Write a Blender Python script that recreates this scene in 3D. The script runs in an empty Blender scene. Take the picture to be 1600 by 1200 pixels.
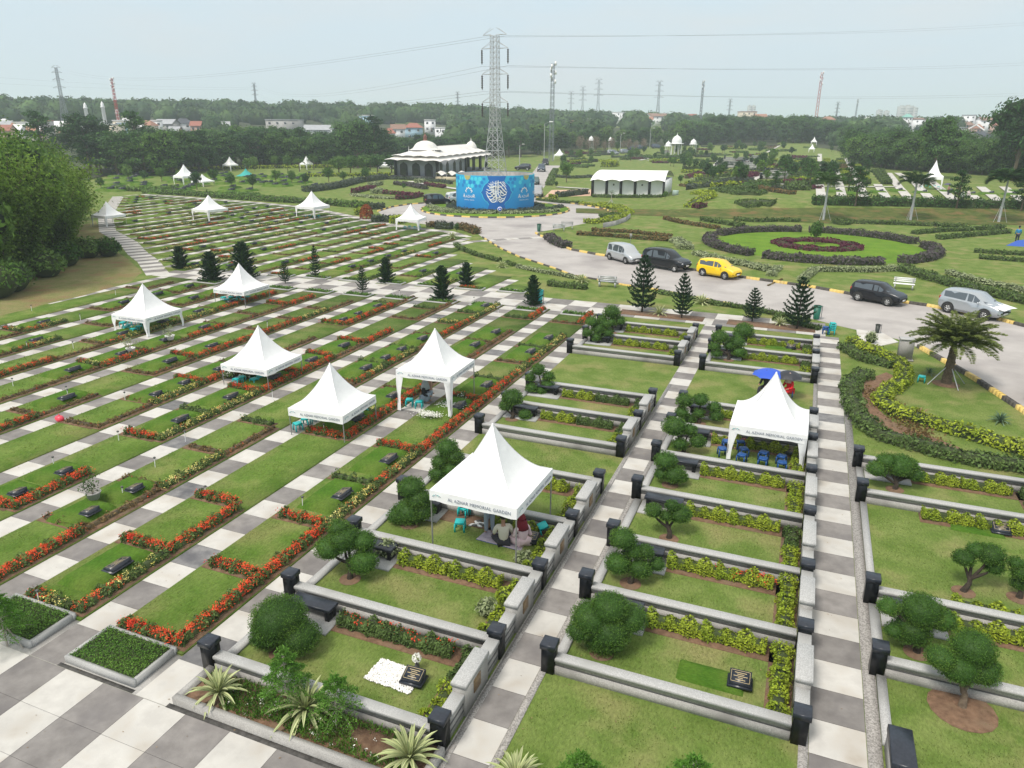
import bpy, math, random
import numpy as np
from mathutils import Vector, Matrix
R = random.Random(7)
NR = np.random.RandomState(11)
SC = bpy.context.scene
COL = SC.collection
# ------------------------------------------------------------------ camera
CF, CPITCH, CYAW, CROLL, CH = 1133.7, math.radians(19.54), math.radians(22.025), math.radians(-.243), 11.875
def cam_axes():
    cy, sy = math.cos(CYAW), math.sin(CYAW)
    f = np.array([-sy*math.cos(CPITCH), cy*math.cos(CPITCH), -math.sin(CPITCH)])
    r0 = np.array([cy, sy, 0.]); d0 = np.cross(f, r0)
    r = r0*math.cos(CROLL)+d0*math.sin(CROLL); d = -r0*math.sin(CROLL)+d0*math.cos(CROLL)
    return r, d, f
AR, AD, AF = cam_axes()
cam = bpy.data.objects.new('camera', bpy.data.cameras.new('camera')); COL.objects.link(cam)
cam.data.sensor_width = 36; cam.data.lens = 36*CF/1600; cam.data.clip_end = 9000; cam.data.clip_start = .3
cam.matrix_world = Matrix(((AR[0], -AD[0], -AF[0], 0), (AR[1], -AD[1], -AF[1], 0), (AR[2], -AD[2], -AF[2], CH), (0, 0, 0, 1)))
SC.camera = cam
SC.render.resolution_x, SC.render.resolution_y = 1024, 768
# ------------------------------------------------------------------ world, sun, exposure
SUN_EL, SUN_AZ = math.radians(57), math.radians(205)
w = bpy.data.worlds.new('World'); SC.world = w; w.use_nodes = True
nt = w.node_tree; nt.nodes.clear()
out = nt.nodes.new('ShaderNodeOutputWorld')
sky = nt.nodes.new('ShaderNodeTexSky'); sky.sky_type = 'NISHITA'; sky.sun_disc = False
sky.sun_elevation = SUN_EL; sky.sun_rotation = SUN_AZ; sky.air_density = 1.5; sky.dust_density = 3
b1 = nt.nodes.new('ShaderNodeBackground'); b1.inputs[1].default_value = .09
nt.links.new(sky.outputs[0], b1.inputs[0])
tc = nt.nodes.new('ShaderNodeTexCoord'); sep = nt.nodes.new('ShaderNodeSeparateXYZ'); nt.links.new(tc.outputs['Generated'], sep.inputs[0])
cr = nt.nodes.new('ShaderNodeValToRGB'); nt.links.new(sep.outputs[2], cr.inputs[0])
cr.color_ramp.elements[0].position = .0; cr.color_ramp.elements[0].color = (.65, .75, .815, 1)
cr.color_ramp.elements[1].position = .75; cr.color_ramp.elements[1].color = (1.12, 1.08, 1.0, 1)
e = cr.color_ramp.elements.new(.16); e.color = (.62, .745, .83, 1)
e = cr.color_ramp.elements.new(.34); e.color = (.66, .80, .92, 1)
mp = nt.nodes.new('ShaderNodeMapping'); mp.inputs['Scale'].default_value = (1.2, 1.2, 6); nt.links.new(tc.outputs['Generated'], mp.inputs[0])
nz = nt.nodes.new('ShaderNodeTexNoise'); nz.inputs['Scale'].default_value = 2.2; nz.inputs['Detail'].default_value = 5; nt.links.new(mp.outputs[0], nz.inputs[0])
cr2 = nt.nodes.new('ShaderNodeValToRGB'); nt.links.new(nz.outputs[0], cr2.inputs[0])
cr2.color_ramp.elements[0].position = .46; cr2.color_ramp.elements[0].color = (0, 0, 0, 1)
cr2.color_ramp.elements[1].position = .66; cr2.color_ramp.elements[1].color = (1, 1, 1, 1)
mx = nt.nodes.new('ShaderNodeMix'); mx.data_type = 'RGBA'
nt.links.new(cr2.outputs[0], mx.inputs[0]); nt.links.new(cr.outputs[0], mx.inputs[6]); mx.inputs[7].default_value = (.68, .74, .78, 1)
b2 = nt.nodes.new('ShaderNodeBackground'); b2.inputs[1].default_value = 1.0; nt.links.new(mx.outputs[2], b2.inputs[0])
ms = nt.nodes.new('ShaderNodeMixShader'); ms.inputs[0].default_value = .88
nt.links.new(b1.outputs[0], ms.inputs[1]); nt.links.new(b2.outputs[0], ms.inputs[2]); nt.links.new(ms.outputs[0], out.inputs[0])
sun = bpy.data.objects.new('sun', bpy.data.lights.new('sun', 'SUN')); COL.objects.link(sun)
sun.data.energy = 3.0; sun.data.angle = math.radians(15); sun.data.color = (1, .94, .85)
sun.rotation_euler = (math.radians(90)-SUN_EL, 0, math.pi-SUN_AZ+math.radians(0))
SC.view_settings.view_transform = 'Standard'; SC.view_settings.look = 'None'
SC.view_settings.exposure = 0.2; SC.view_settings.gamma = 1
SC.render.engine = 'CYCLES'; SC.cycles.use_denoising = True; SC.cycles.denoising_prefilter = 'ACCURATE'; SC.cycles.max_bounces = 6; SC.cycles.volume_bounces = 2

# ------------------------------------------------------------------ terrain
def sst(t):
    t = np.clip(t, 0, 1); return t*t*(3-2*t)
AZP = [-70, -30, -20, -12, -7, 0, 30, 60]
AZA = [20, 19, 15, 13, 10, 8, 7, 8]
def tz(x, y):
    x = np.asarray(x, float); y = np.asarray(y, float)
    yb = 106+np.where(x > 0, x*.35, 0)
    z = 1.5*sst((y-yb)/15)*sst((x+26)/12)
    r = np.hypot(x, y); az = np.degrees(np.arctan2(x, y))
    z = z+np.interp(az, AZP, AZA)*sst((r-240)/420)
    return z
def tzf(x, y): return float(tz(x, y))
def P(u, v, z=0.):
    D = AF+AR*(u-800)/CF+AD*(v-600)/CF
    t = (z-CH)/D[2]; return (float(D[0]*t), float(D[1]*t), z)
def PT(u, v):            # point of the terrain seen at (u, v)
    D = AF+AR*(u-800)/CF+AD*(v-600)/CF; t = np.arange(8, 900, 1.5); X, Y, Z = D[0]*t, D[1]*t, CH+D[2]*t
    k = np.nonzero(Z <= tz(X, Y))[0]
    if len(k) == 0: return polar(u, 600)
    lo, hi = t[max(k[0]-1, 0)], t[k[0]]
    for _ in range(25):
        m = (lo+hi)/2
        if CH+D[2]*m <= tzf(D[0]*m, D[1]*m): hi = m
        else: lo = m
    return (float(D[0]*hi), float(D[1]*hi), tzf(D[0]*hi, D[1]*hi))
def depth(p): return float(np.dot(np.array(p)-np.array([0, 0, CH]), AF))
def DP(u, v, zc):        # point at camera depth zc
    D = AF+AR*(u-800)/CF+AD*(v-600)/CF
    return tuple(np.array([0, 0, CH])+D*zc)
def polar(u, dist):      # ground point in the direction of column u
    D = AF+AR*(u-800)/CF+AD*(200-600)/CF
    h = math.hypot(D[0], D[1]); x, y = D[0]/h*dist, D[1]/h*dist
    return (x, y, tzf(x, y))

# ------------------------------------------------------------------ materials
MATS = {}
def mat(name, c1, c2=None, scale=8., rough=.7, bump=0., bscale=None, island=0., metal=0., detail=4, c3=None, s3=.5, objvar=0., spec=.5, trans=0., stretch=None, emit=None):
    if name in MATS: return MATS[name]
    m = bpy.data.materials.new(name); MATS[name] = m; m.use_nodes = True
    n = m.node_tree; L = n.links; bs = n.nodes['Principled BSDF']
    bs.inputs['Roughness'].default_value = rough; bs.inputs['Metallic'].default_value = metal
    bs.inputs['Specular IOR Level'].default_value = spec
    tcn = n.nodes.new('ShaderNodeTexCoord'); co = tcn.outputs['Object']
    if stretch:
        mpn = n.nodes.new('ShaderNodeMapping'); mpn.inputs['Scale'].default_value = stretch; L.new(co, mpn.inputs[0]); co = mpn.outputs[0]
    cur = None
    if c2 is None:
        rgb = n.nodes.new('ShaderNodeRGB'); rgb.outputs[0].default_value = (*c1, 1); cur = rgb.outputs[0]
    else:
        nz = n.nodes.new('ShaderNodeTexNoise'); nz.inputs['Scale'].default_value = scale; nz.inputs['Detail'].default_value = detail; nz.inputs['Roughness'].default_value = .62
        L.new(co, nz.inputs[0])
        r = n.nodes.new('ShaderNodeValToRGB'); L.new(nz.outputs[0], r.inputs[0])
        r.color_ramp.elements[0].position = .36; r.color_ramp.elements[0].color = (*c1, 1)
        r.color_ramp.elements[1].position = .64; r.color_ramp.elements[1].color = (*c2, 1)
        cur = r.outputs[0]
    if c3 is not None:
        nz3 = n.nodes.new('ShaderNodeTexNoise'); nz3.inputs['Scale'].default_value = s3; nz3.inputs['Detail'].default_value = 5; L.new(co, nz3.inputs[0])
        r3 = n.nodes.new('ShaderNodeValToRGB'); L.new(nz3.outputs[0], r3.inputs[0]); r3.color_ramp.elements[0].position = .5; r3.color_ramp.elements[1].position = .72
        m3 = n.nodes.new('ShaderNodeMix'); m3.data_type = 'RGBA'; L.new(r3.outputs[0], m3.inputs[0]); L.new(cur, m3.inputs[6]); m3.inputs[7].default_value = (*c3, 1); cur = m3.outputs[2]
    if island or objvar:
        hv = n.nodes.new('ShaderNodeHueSaturation'); L.new(cur, hv.inputs['Color']); cur = hv.outputs[0]
        if island:
            g = n.nodes.new('ShaderNodeNewGeometry'); mr = n.nodes.new('ShaderNodeMapRange'); L.new(g.outputs['Random Per Island'], mr.inputs[0])
            mr.inputs[3].default_value = 1-island; mr.inputs[4].default_value = 1+island; val = mr.outputs[0]
        if objvar:
            oi = n.nodes.new('ShaderNodeObjectInfo'); mr2 = n.nodes.new('ShaderNodeMapRange'); L.new(oi.outputs['Random'], mr2.inputs[0])
            mr2.inputs[3].default_value = 1-objvar; mr2.inputs[4].default_value = 1+objvar
            mh = n.nodes.new('ShaderNodeMapRange'); L.new(oi.outputs['Random'], mh.inputs[0]); mh.inputs[3].default_value = .515; mh.inputs[4].default_value = .485; L.new(mh.outputs[0], hv.inputs['Hue'])
            if island:
                mm = n.nodes.new('ShaderNodeMath'); mm.operation = 'MULTIPLY'; L.new(val, mm.inputs[0]); L.new(mr2.outputs[0], mm.inputs[1]); val = mm.outputs[0]
            else: val = mr2.outputs[0]
        L.new(val, hv.inputs['Value'])
    L.new(cur, bs.inputs['Base Color'])
    if bump:
        nb = n.nodes.new('ShaderNodeTexNoise'); nb.inputs['Scale'].default_value = bscale or scale*4; nb.inputs['Detail'].default_value = 3; L.new(co, nb.inputs[0])
        bp = n.nodes.new('ShaderNodeBump'); bp.inputs['Strength'].default_value = bump; bp.inputs['Distance'].default_value = .02; L.new(nb.outputs[0], bp.inputs['Height']); L.new(bp.outputs[0], bs.inputs['Normal'])
    if trans:
        bs.inputs['Subsurface Weight'].default_value = 0
        tr = n.nodes.new('ShaderNodeBsdfTranslucent'); L.new(cur, tr.inputs[0]); mxs = n.nodes.new('ShaderNodeMixShader'); mxs.inputs[0].default_value = trans
        L.new(bs.outputs[0], mxs.inputs[1]); L.new(tr.outputs[0], mxs.inputs[2]); L.new(mxs.outputs[0], n.nodes['Material Output'].inputs[0])
    return m
def leafm(name, c, c2=None, isl=.35, ov=0., trans=.25, rough=.6):
    return mat(name, c, c2, scale=1.3, rough=rough, island=isl, objvar=ov, trans=trans, spec=.25)
M_CREAM = mat('cream_concrete', (.445, .43, .405), (.53, .515, .485), scale=2.2, rough=.85, bump=.15, bscale=60, c3=(.37, .335, .29), s3=1.1, island=.06, detail=9)
M_GREY = mat('grey_concrete', (.165, .153, .147), (.245, .23, .22), scale=1.7, rough=.9, bump=.3, bscale=90, c3=(.14, .13, .13), s3=.9, island=.10, detail=9)
M_GREYW = mat('washed_grey_concrete', (.12, .12, .125), (.21, .205, .205), scale=2.5, rough=.9, bump=.3, bscale=90, c3=(.08, .08, .09), s3=1.3, island=.12, detail=9)
def lawn(name, a, b, c, s=1.0):
    m = mat(name, a, b, scale=.9*s, rough=.95, bump=.9, bscale=55, c3=c, s3=.45*s, detail=9, spec=.1)
    # fine blade-scale mottling on top
    n = m.node_tree; L = n.links; bs = n.nodes['Principled BSDF']; src = bs.inputs['Base Color'].links[0].from_socket
    tcn = n.nodes.new('ShaderNodeTexCoord'); nz = n.nodes.new('ShaderNodeTexNoise'); nz.inputs['Scale'].default_value = 17; nz.inputs['Detail'].default_value = 10; nz.inputs['Roughness'].default_value = .8
    mpn = n.nodes.new('ShaderNodeMapping'); mpn.inputs['Scale'].default_value = (1, .45, 1); mpn.inputs['Rotation'].default_value = (0, 0, .5)
    L.new(tcn.outputs['Object'], mpn.inputs[0]); L.new(mpn.outputs[0], nz.inputs[0])
    mr = n.nodes.new('ShaderNodeMapRange'); L.new(nz.outputs[0], mr.inputs[0]); mr.inputs[1].default_value = .3; mr.inputs[2].default_value = .7; mr.inputs[3].default_value = .55; mr.inputs[4].default_value = 1.45
    hv = n.nodes.new('ShaderNodeHueSaturation'); L.new(src, hv.inputs['Color']); L.new(mr.outputs[0], hv.inputs['Value']); L.new(hv.outputs[0], bs.inputs['Base Color'])
    return m
M_LAWN = lawn('lawn_grass', (.098, .156, .030), (.165, .212, .060), (.23, .215, .09))
M_LAWN2 = lawn('strip_grass', (.084, .152, .024), (.142, .202, .048), (.19, .20, .07))
M_MOUND = lawn('mound_grass', (.050, .125, .012), (.085, .16, .02), (.10, .15, .028))
M_DRY = lawn('dry_grass', (.16, .17, .06), (.24, .21, .10), (.20, .12, .065))
M_LIME = lawn('lime_grass', (.095, .195, .018), (.15, .24, .028), (.08, .15, .016))
M_SOIL = mat('soil', (.13, .075, .045), (.22, .13, .08), scale=6, rough=1, bump=1, bscale=40, c3=(.17, .12, .075), s3=1.5)
M_ROAD = mat('road_concrete', (.34, .318, .305), (.405, .38, .365), scale=.5, rough=.92, bump=.1, bscale=50, c3=(.25, .23, .225), s3=.2, detail=10)
M_STONE = mat('pale_granite', (.28, .28, .275), (.46, .46, .455), scale=45, rough=.6, c3=(.33, .33, .32), s3=1.5)
M_STONE2 = mat('grey_granite', (.26, .25, .24), (.40, .39, .37), scale=40, rough=.75, c3=(.22, .21, .20), s3=1.2)
M_DARKG = mat('dark_groove', (.07, .07, .07), (.12, .12, .12), scale=30, rough=.8)
M_BLACK = mat('black_granite', (.006, .007, .009), rough=.3, spec=.3)
M_BLACKT = mat('black_granite_skylit', (.015, .019, .028), (.024, .029, .042), scale=20, rough=.33, spec=.5)  # same granite, paler and bluer: sky reflection put into the colour
M_BRONZE = mat('bronze', (.20, .13, .07), (.30, .21, .12), scale=20, rough=.5, metal=.4)
M_GOLD = mat('engraved_gold', (.45, .36, .2), rough=.5)
M_TENT = mat('white_canvas', (.86, .86, .875), (.92, .92, .93), scale=1.2, rough=.75, bump=1.0, bscale=2.6, trans=.12)
M_INK = mat('valance_lettering', (.20, .23, .30), rough=.8)
M_TEAL = mat('teal_plastic', (.01, .42, .42), rough=.4)
M_BLUE = mat('blue_plastic', (.01, .07, .25), rough=.4)
M_POLE = mat('steel_pole', (.35, .35, .36), rough=.4, metal=.6)
M_WOOD = mat('bark', (.09, .065, .045), (.16, .12, .085), scale=12, rough=.95, bump=.8, bscale=30)
M_DBARK = mat('dark_bark', (.025, .018, .013), (.05, .038, .028), scale=12, rough=.95, bump=.8, bscale=30)
M_STAKE = mat('pale_stake', (.42, .38, .32), (.3, .27, .23), scale=10, rough=.8)
M_WHITE = mat('white_paint', (.80, .80, .80), rough=.5)
M_CHROME = mat('chrome', (.6, .6, .6), rough=.25, metal=.9)
M_KBLACK = mat('kerb_black', (.045, .04, .035), (.09, .08, .07), scale=4, rough=.8)
M_KYEL = mat('kerb_yellow', (.62, .43, .10), (.70, .52, .18), scale=3, rough=.8, c3=(.45, .33, .14), s3=2)
M_STEEL = mat('galvanised_steel', (.42, .43, .44), (.5, .51, .52), scale=3, rough=.5, metal=.4)
M_FARSTEEL = mat('far_steel', (.20, .22, .25), rough=.6)
L_DK = leafm('leaf_dark', (.030, .085, .020), (.070, .150, .036), ov=.45, isl=.6, trans=.35)
L_MD = leafm('leaf_mid', (.055, .135, .020), (.11, .20, .034), ov=.4, isl=.6, trans=.35)
L_LT = leafm('leaf_light', (.075, .155, .03), (.11, .20, .04), ov=.2)
L_HG = leafm('hedge_green', (.07, .12, .03), (.11, .17, .045), isl=.45)
L_LIME = leafm('hedge_lime', (.20, .28, .02), (.34, .40, .035), isl=.5)
L_BRN = leafm('hedge_bronze', (.14, .09, .035), (.19, .13, .05), isl=.5)
L_RED = leafm('blossom_red', (.62, .045, .018), (.75, .10, .03), isl=.3, trans=.1)
L_YEL = leafm('blossom_yellow', (.65, .55, .10), (.75, .68, .25), isl=.2, trans=.1)
L_WHT = leafm('blossom_white', (.75, .75, .70), isl=.15, trans=.1)
L_PURP = leafm('hedge_purple', (.065, .055, .058), (.12, .10, .11), isl=.5)
L_MAR = leafm('hedge_maroon', (.09, .012, .035), (.14, .03, .06), isl=.5)
L_GREYG = leafm('hedge_greygreen', (.055, .075, .055), (.085, .105, .085), isl=.4)
L_VAR = leafm('hedge_variegated', (.26, .31, .15), (.36, .40, .24), isl=.4)
L_NEEDLE = leafm('needle_green', (.06, .145, .022), (.125, .225, .036), isl=.6, trans=.4)
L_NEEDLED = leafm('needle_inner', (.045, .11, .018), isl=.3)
L_INNER = mat('crown_inner_shade', (.010, .022, .006), rough=1)  # near-black cores paint the shade in the gaps between leaves
L_NORF = leafm('norfolk_green', (.016, .05, .020), (.028, .075, .028), isl=.4)
L_ARAU = leafm('young_araucaria', (.10, .24, .03), (.15, .30, .05), isl=.35, trans=.35)
L_BAM = leafm('bamboo_leaf', (.085, .17, .020), (.16, .25, .04), isl=.6, ov=.35, trans=.45)
L_AGV = leafm('agave_blade', (.34, .38, .17), (.46, .48, .26), isl=.25, trans=.05)
L_AGG = leafm('agave_green', (.22, .29, .12), isl=.25, trans=.05)
L_PALM = leafm('palm_leaf', (.12, .17, .035), (.22, .26, .075), isl=.45, trans=.4)
L_GC = leafm('groundcover_leaf', (.06, .15, .015), (.10, .20, .025), isl=.45)
L_PINKT = leafm('dry_foliage', (.22, .16, .12), (.30, .23, .18), isl=.3)
L_FAR = mat('far_foliage', (.022, .060, .020), (.075, .13, .04), scale=.07, rough=.7, island=.5, trans=.2, spec=.2, detail=2)

# ------------------------------------------------------------------ mesh builder
class NM:
    def __init__(s): s.V = []; s.F = {3: [], 4: []}; s.M = {3: [], 4: []}; s.n = 0; s.poly = []
    def add(s, V, F, m=0):
        V = np.asarray(V, float).reshape(-1, 3); F = np.asarray(F, int)
        if len(F) == 0: return s
        s.V.append(V); k = F.shape[1]; s.F[k].append(F+s.n); s.M[k].append(np.full(len(F), m)); s.n += len(V); return s
    def ngon(s, V, m=0):
        V = np.asarray(V, float).reshape(-1, 3); s.V.append(V); s.poly.append((list(range(s.n, s.n+len(V))), m)); s.n += len(V); return s
    def cards(s, C, N, S, asp=1., m=0, jit=.6):
        C = np.asarray(C, float); n = len(C)
        if n == 0: return s
        N = np.asarray(N, float)+NR.normal(0, jit, (n, 3)); N /= np.linalg.norm(N, axis=1)[:, None]+1e-9
        A = NR.normal(0, 1, (n, 3)); T = np.cross(N, A); T /= np.linalg.norm(T, axis=1)[:, None]+1e-9; B = np.cross(N, T)
        S = (np.asarray(S)*np.ones(n))[:, None]*NR.uniform(.65, 1.35, (n, 1))
        V = np.stack([C-T*S, C-B*S*asp*.55, C+T*S, C+B*S*asp*.55], 1).reshape(-1, 3)
        return s.add(V, np.arange(4*n).reshape(n, 4), m)
    def cards_dir(s, C, T, N, S, wd, m=0):      # blades along T, width along cross(T,N)
        C = np.asarray(C, float); T = np.asarray(T, float); T = T/(np.linalg.norm(T, axis=1)[:, None]+1e-9)
        B = np.cross(T, np.asarray(N, float)); B /= np.linalg.norm(B, axis=1)[:, None]+1e-9
        n = len(C); S = (np.asarray(S)*np.ones(n))[:, None]; W = (np.asarray(wd)*np.ones(n))[:, None]
        V = np.stack([C, C+T*S*.5+B*W, C+T*S, C+T*S*.5-B*W], 1).reshape(-1, 3)
        return s.add(V, np.arange(4*n).reshape(n, 4), m)
    def box(s, lo, hi, m=0, rot=0., c=None, taper=1.):
        x0, y0, z0 = lo; x1, y1, z1 = hi; cx, cy = (x0+x1)/2, (y0+y1)/2
        V = np.array([[x0, y0, z0], [x1, y0, z0], [x1, y1, z0], [x0, y1, z0], [x0, y0, z1], [x1, y0, z1], [x1, y1, z1], [x0, y1, z1]], float)
        if taper != 1.: V[4:, 0] = cx+(V[4:, 0]-cx)*taper; V[4:, 1] = cy+(V[4:, 1]-cy)*taper
        if rot:
            px, py = c if c else (cx, cy); ca, sa = math.cos(rot), math.sin(rot); X = V[:, 0]-px; Y = V[:, 1]-py
            V[:, 0] = px+X*ca-Y*sa; V[:, 1] = py+X*sa+Y*ca
        return s.add(V, [[0, 3, 2, 1], [4, 5, 6, 7], [0, 1, 5, 4], [1, 2, 6, 5], [2, 3, 7, 6], [3, 0, 4, 7]], m)
    def bevbox(s, lo, hi, b=.015, m=0, rot=0., c=None):
        x0, y0, z0 = lo; x1, y1, z1 = hi; cx, cy = (x0+x1)/2, (y0+y1)/2
        rings = [(0, z0), (0, z1-b), (b, z1)]; V = []
        for i, z in rings: V += [[x0+i, y0+i, z], [x1-i, y0+i, z], [x1-i, y1-i, z], [x0+i, y1-i, z]]
        V = np.array(V, float)
        if rot:
            px, py = c if c else (cx, cy); ca, sa = math.cos(rot), math.sin(rot); X = V[:, 0]-px; Y = V[:, 1]-py
            V[:, 0] = px+X*ca-Y*sa; V[:, 1] = py+X*sa+Y*ca
        F = [[0, 3, 2, 1], [8, 9, 10, 11]]
        for k in (0, 4):
            for i in range(4): F.append([k+i, k+(i+1) % 4, k+4+(i+1) % 4, k+4+i])
        return s.add(V, F, m)
    def tube(s, pts, rad, seg=6, m=0, cap=True):
        pts = np.asarray(pts, float); n = len(pts); rad = np.ones(n)*rad if np.isscalar(rad) else np.asarray(rad, float)
        a = np.arange(seg)*2*math.pi/seg; V = []; up = np.array([.13, .21, .97])
        for i in range(n):
            t = pts[min(i+1, n-1)]-pts[max(i-1, 0)]; t /= np.linalg.norm(t)+1e-9
            u = np.cross(t, up if abs(t@up) < .9 else np.array([1, .1, 0.])); u /= np.linalg.norm(u); b = np.cross(t, u)
            V.append(pts[i]+rad[i]*(np.cos(a)[:, None]*u+np.sin(a)[:, None]*b))
        V = np.concatenate(V); F = []
        for i in range(n-1):
            for k in range(seg): F.append([i*seg+k, i*seg+(k+1) % seg, (i+1)*seg+(k+1) % seg, (i+1)*seg+k])
        s.add(V, F, m)
        if cap: s.ngon(V[-seg:], m); s.ngon(V[:seg][::-1], m)
        return s
    def lathe(s, prof, c=(0, 0, 0), seg=16, m=0, sx=1., sy=1., a0=0., a1=2*math.pi):
        full = abs(a1-a0-2*math.pi) < 1e-6; k = seg if full else seg+1
        a = a0+np.arange(k)*(a1-a0)/seg; V = []
        for r, z in prof: V.append(np.stack([c[0]+r*sx*np.cos(a), c[1]+r*sy*np.sin(a), np.full(k, c[2]+z)], 1))
        V = np.concatenate(V); F = []
        for i in range(len(prof)-1):
            for j in range(seg):
                j2 = (j+1) % k; F.append([i*k+j, i*k+j2, (i+1)*k+j2, (i+1)*k+j])
        return s.add(V, F, m)
    def ell(s, c, r, m=0, seg=12, ring=8, noise=0.):
        prof = [(math.sin(math.pi*i/ring), -math.cos(math.pi*i/ring)) for i in range(ring+1)]
        k = s.n; s.lathe([(max(p, 1e-4), z) for p, z in prof], (0, 0, 0), seg, m); V = s.V[-1]
        if noise: V *= 1+NR.uniform(-noise, noise, (len(V), 1))
        V *= np.array(r); V += np.array(c); return s
    def prism(s, pts, z0, z1, m=0, mt=None):
        pts = list(pts); n = len(pts)
        ar = sum(pts[i][0]*pts[(i+1) % n][1]-pts[(i+1) % n][0]*pts[i][1] for i in range(n))
        if ar < 0: pts = pts[::-1]
        V = [(x, y, z0) for x, y in pts]+[(x, y, z1) for x, y in pts]
        s.add(V, [[i, (i+1) % n, n+(i+1) % n, n+i] for i in range(n)], m); s.ngon([(x, y, z1) for x, y in pts], m if mt is None else mt); return s
    def mesh(s, name, mats, smooth=False):
        me = bpy.data.meshes.new(name)
        if s.n == 0: return me
        V = np.concatenate(s.V); me.vertices.add(len(V)); me.vertices.foreach_set('co', V.ravel())
        li = []; tot = []; mi = []
        for k in (3, 4):
            if s.F[k]:
                F = np.concatenate(s.F[k]); li.append(F.ravel()); tot.append(np.full(len(F), k)); mi.append(np.concatenate(s.M[k]))
        for f, m in s.poly: li.append(np.array(f)); tot.append(np.array([len(f)])); mi.append(np.array([m]))
        li = np.concatenate(li); tot = np.concatenate(tot); mi = np.concatenate(mi)
        me.loops.add(len(li)); me.loops.foreach_set('vertex_index', li.astype(np.int32))
        me.polygons.add(len(tot)); st = np.concatenate([[0], np.cumsum(tot)[:-1]])
        me.polygons.foreach_set('loop_start', st.astype(np.int32)); me.polygons.foreach_set('material_index', mi.astype(np.int32))
        if smooth: me.polygons.foreach_set('use_smooth', np.ones(len(tot), bool))
        for m in (mats if isinstance(mats, (list, tuple)) else [mats]): me.materials.append(m)
        me.update(calc_edges=True); return me
def link(name, data, loc=(0, 0, 0), rz=0., parent=None, sc=None):
    o = bpy.data.objects.new(name, data); COL.objects.link(o); o.location = loc; o.rotation_euler = (0, 0, rz)
    if sc is not None: o.scale = (sc, sc, sc) if np.isscalar(sc) else sc
    if parent: o.parent = parent
    return o
def tag(o, label=None, cat=None, group=None, kind=None):
    if label: o['label'] = label
    if cat: o['category'] = cat
    if group: o['group'] = group
    if kind: o['kind'] = kind
    return o
def struct(name, nm, mats, smooth=False, loc=(0, 0, 0), kind='structure', label=None, cat=None):
    o = link(name, nm.mesh(name, mats, smooth), loc); o['kind'] = kind
    if label: o['label'] = label
    if cat: o['category'] = cat
    return o
def thing(name, label, cat, loc=(0, 0, 0), rz=0., group=None, sc=None):
    return tag(link(name, None, loc, rz, sc=sc), label, cat, group)
def copyt(o, loc, rz=0., label=None, group=None, sc=None):
    def cp(a, par):
        b = a.copy(); COL.objects.link(b); b.parent = par
        for ch in list(a.children): cp(ch, b)
        return b
    r = cp(o, None); r.location = loc; r.rotation_euler = (0, 0, rz)
    if sc is not None: r.scale = (sc, sc, sc) if np.isscalar(sc) else sc
    if label: r['label'] = label
    if group: r['group'] = group
    return r
ORD = ['', 'first', 'second', 'third', 'fourth', 'fifth', 'sixth', 'seventh', 'eighth', 'ninth', 'tenth', 'eleventh', 'twelfth', 'thirteenth', 'fourteenth', 'fifteenth', 'sixteenth', 'seventeenth', 'eighteenth', 'nineteenth', 'twentieth', 'twenty-first', 'twenty-second', 'twenty-third', 'twenty-fourth', 'twenty-fifth', 'twenty-sixth', 'twenty-seventh', 'twenty-eighth', 'twenty-ninth', 'thirtieth']
def text_mesh(txt, size, mats, ext=.004, space=1.):
    c = bpy.data.curves.new('lettering', 'FONT'); c.body = txt; c.size = size; c.extrude = ext; c.align_x = 'CENTER'; c.align_y = 'CENTER'; c.space_character = space; c.resolution_u = 2
    o = bpy.data.objects.new('lettering', c); COL.objects.link(o)
    me = bpy.data.meshes.new_from_object(o.evaluated_get(bpy.context.evaluated_depsgraph_get()))
    COL.objects.unlink(o); bpy.data.objects.remove(o); me.materials.clear(); me.materials.append(mats); return me
# ================================================================== SETTING
# the ground: one sheet following the terrain
def axis(lims):
    out = []
    for a, b, st in lims: out += list(np.arange(a, b, st))
    return np.array(out+[lims[-1][1]])
gx = axis([(-4200, -900, 300), (-900, -260, 40), (-260, -60, 10), (-60, 60, 4), (60, 260, 10), (260, 900, 40), (900, 3000, 300)])
gy = axis([(-200, -20, 30), (-20, 0, 10), (0, 160, 4), (160, 320, 10), (320, 1000, 34), (1000, 6400, 300)])
GX, GY = np.meshgrid(gx, gy); GZ = tz(GX, GY); nx, ny = len(gx), len(gy)
g = NM(); I = np.arange(nx*ny).reshape(ny, nx)
g.add(np.stack([GX, GY, GZ], -1).reshape(-1, 3), np.stack([I[:-1, :-1], I[:-1, 1:], I[1:, 1:], I[1:, :-1]], -1).reshape(-1, 4))
struct('ground', g, M_LAWN, True)

LP = 3.37                       # lane pitch of the left field
LX = [-12.49-LP*k for k in range(31)]
PW = 1.0                        # path width
def ycs(x): return 46.3-(.06*(-20-x) if x < -20 else 0)       # south edge of the cross path
def ycn(x): return 50.0-(.085*(-20-x) if x < -20 else 0)      # north edge
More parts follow.
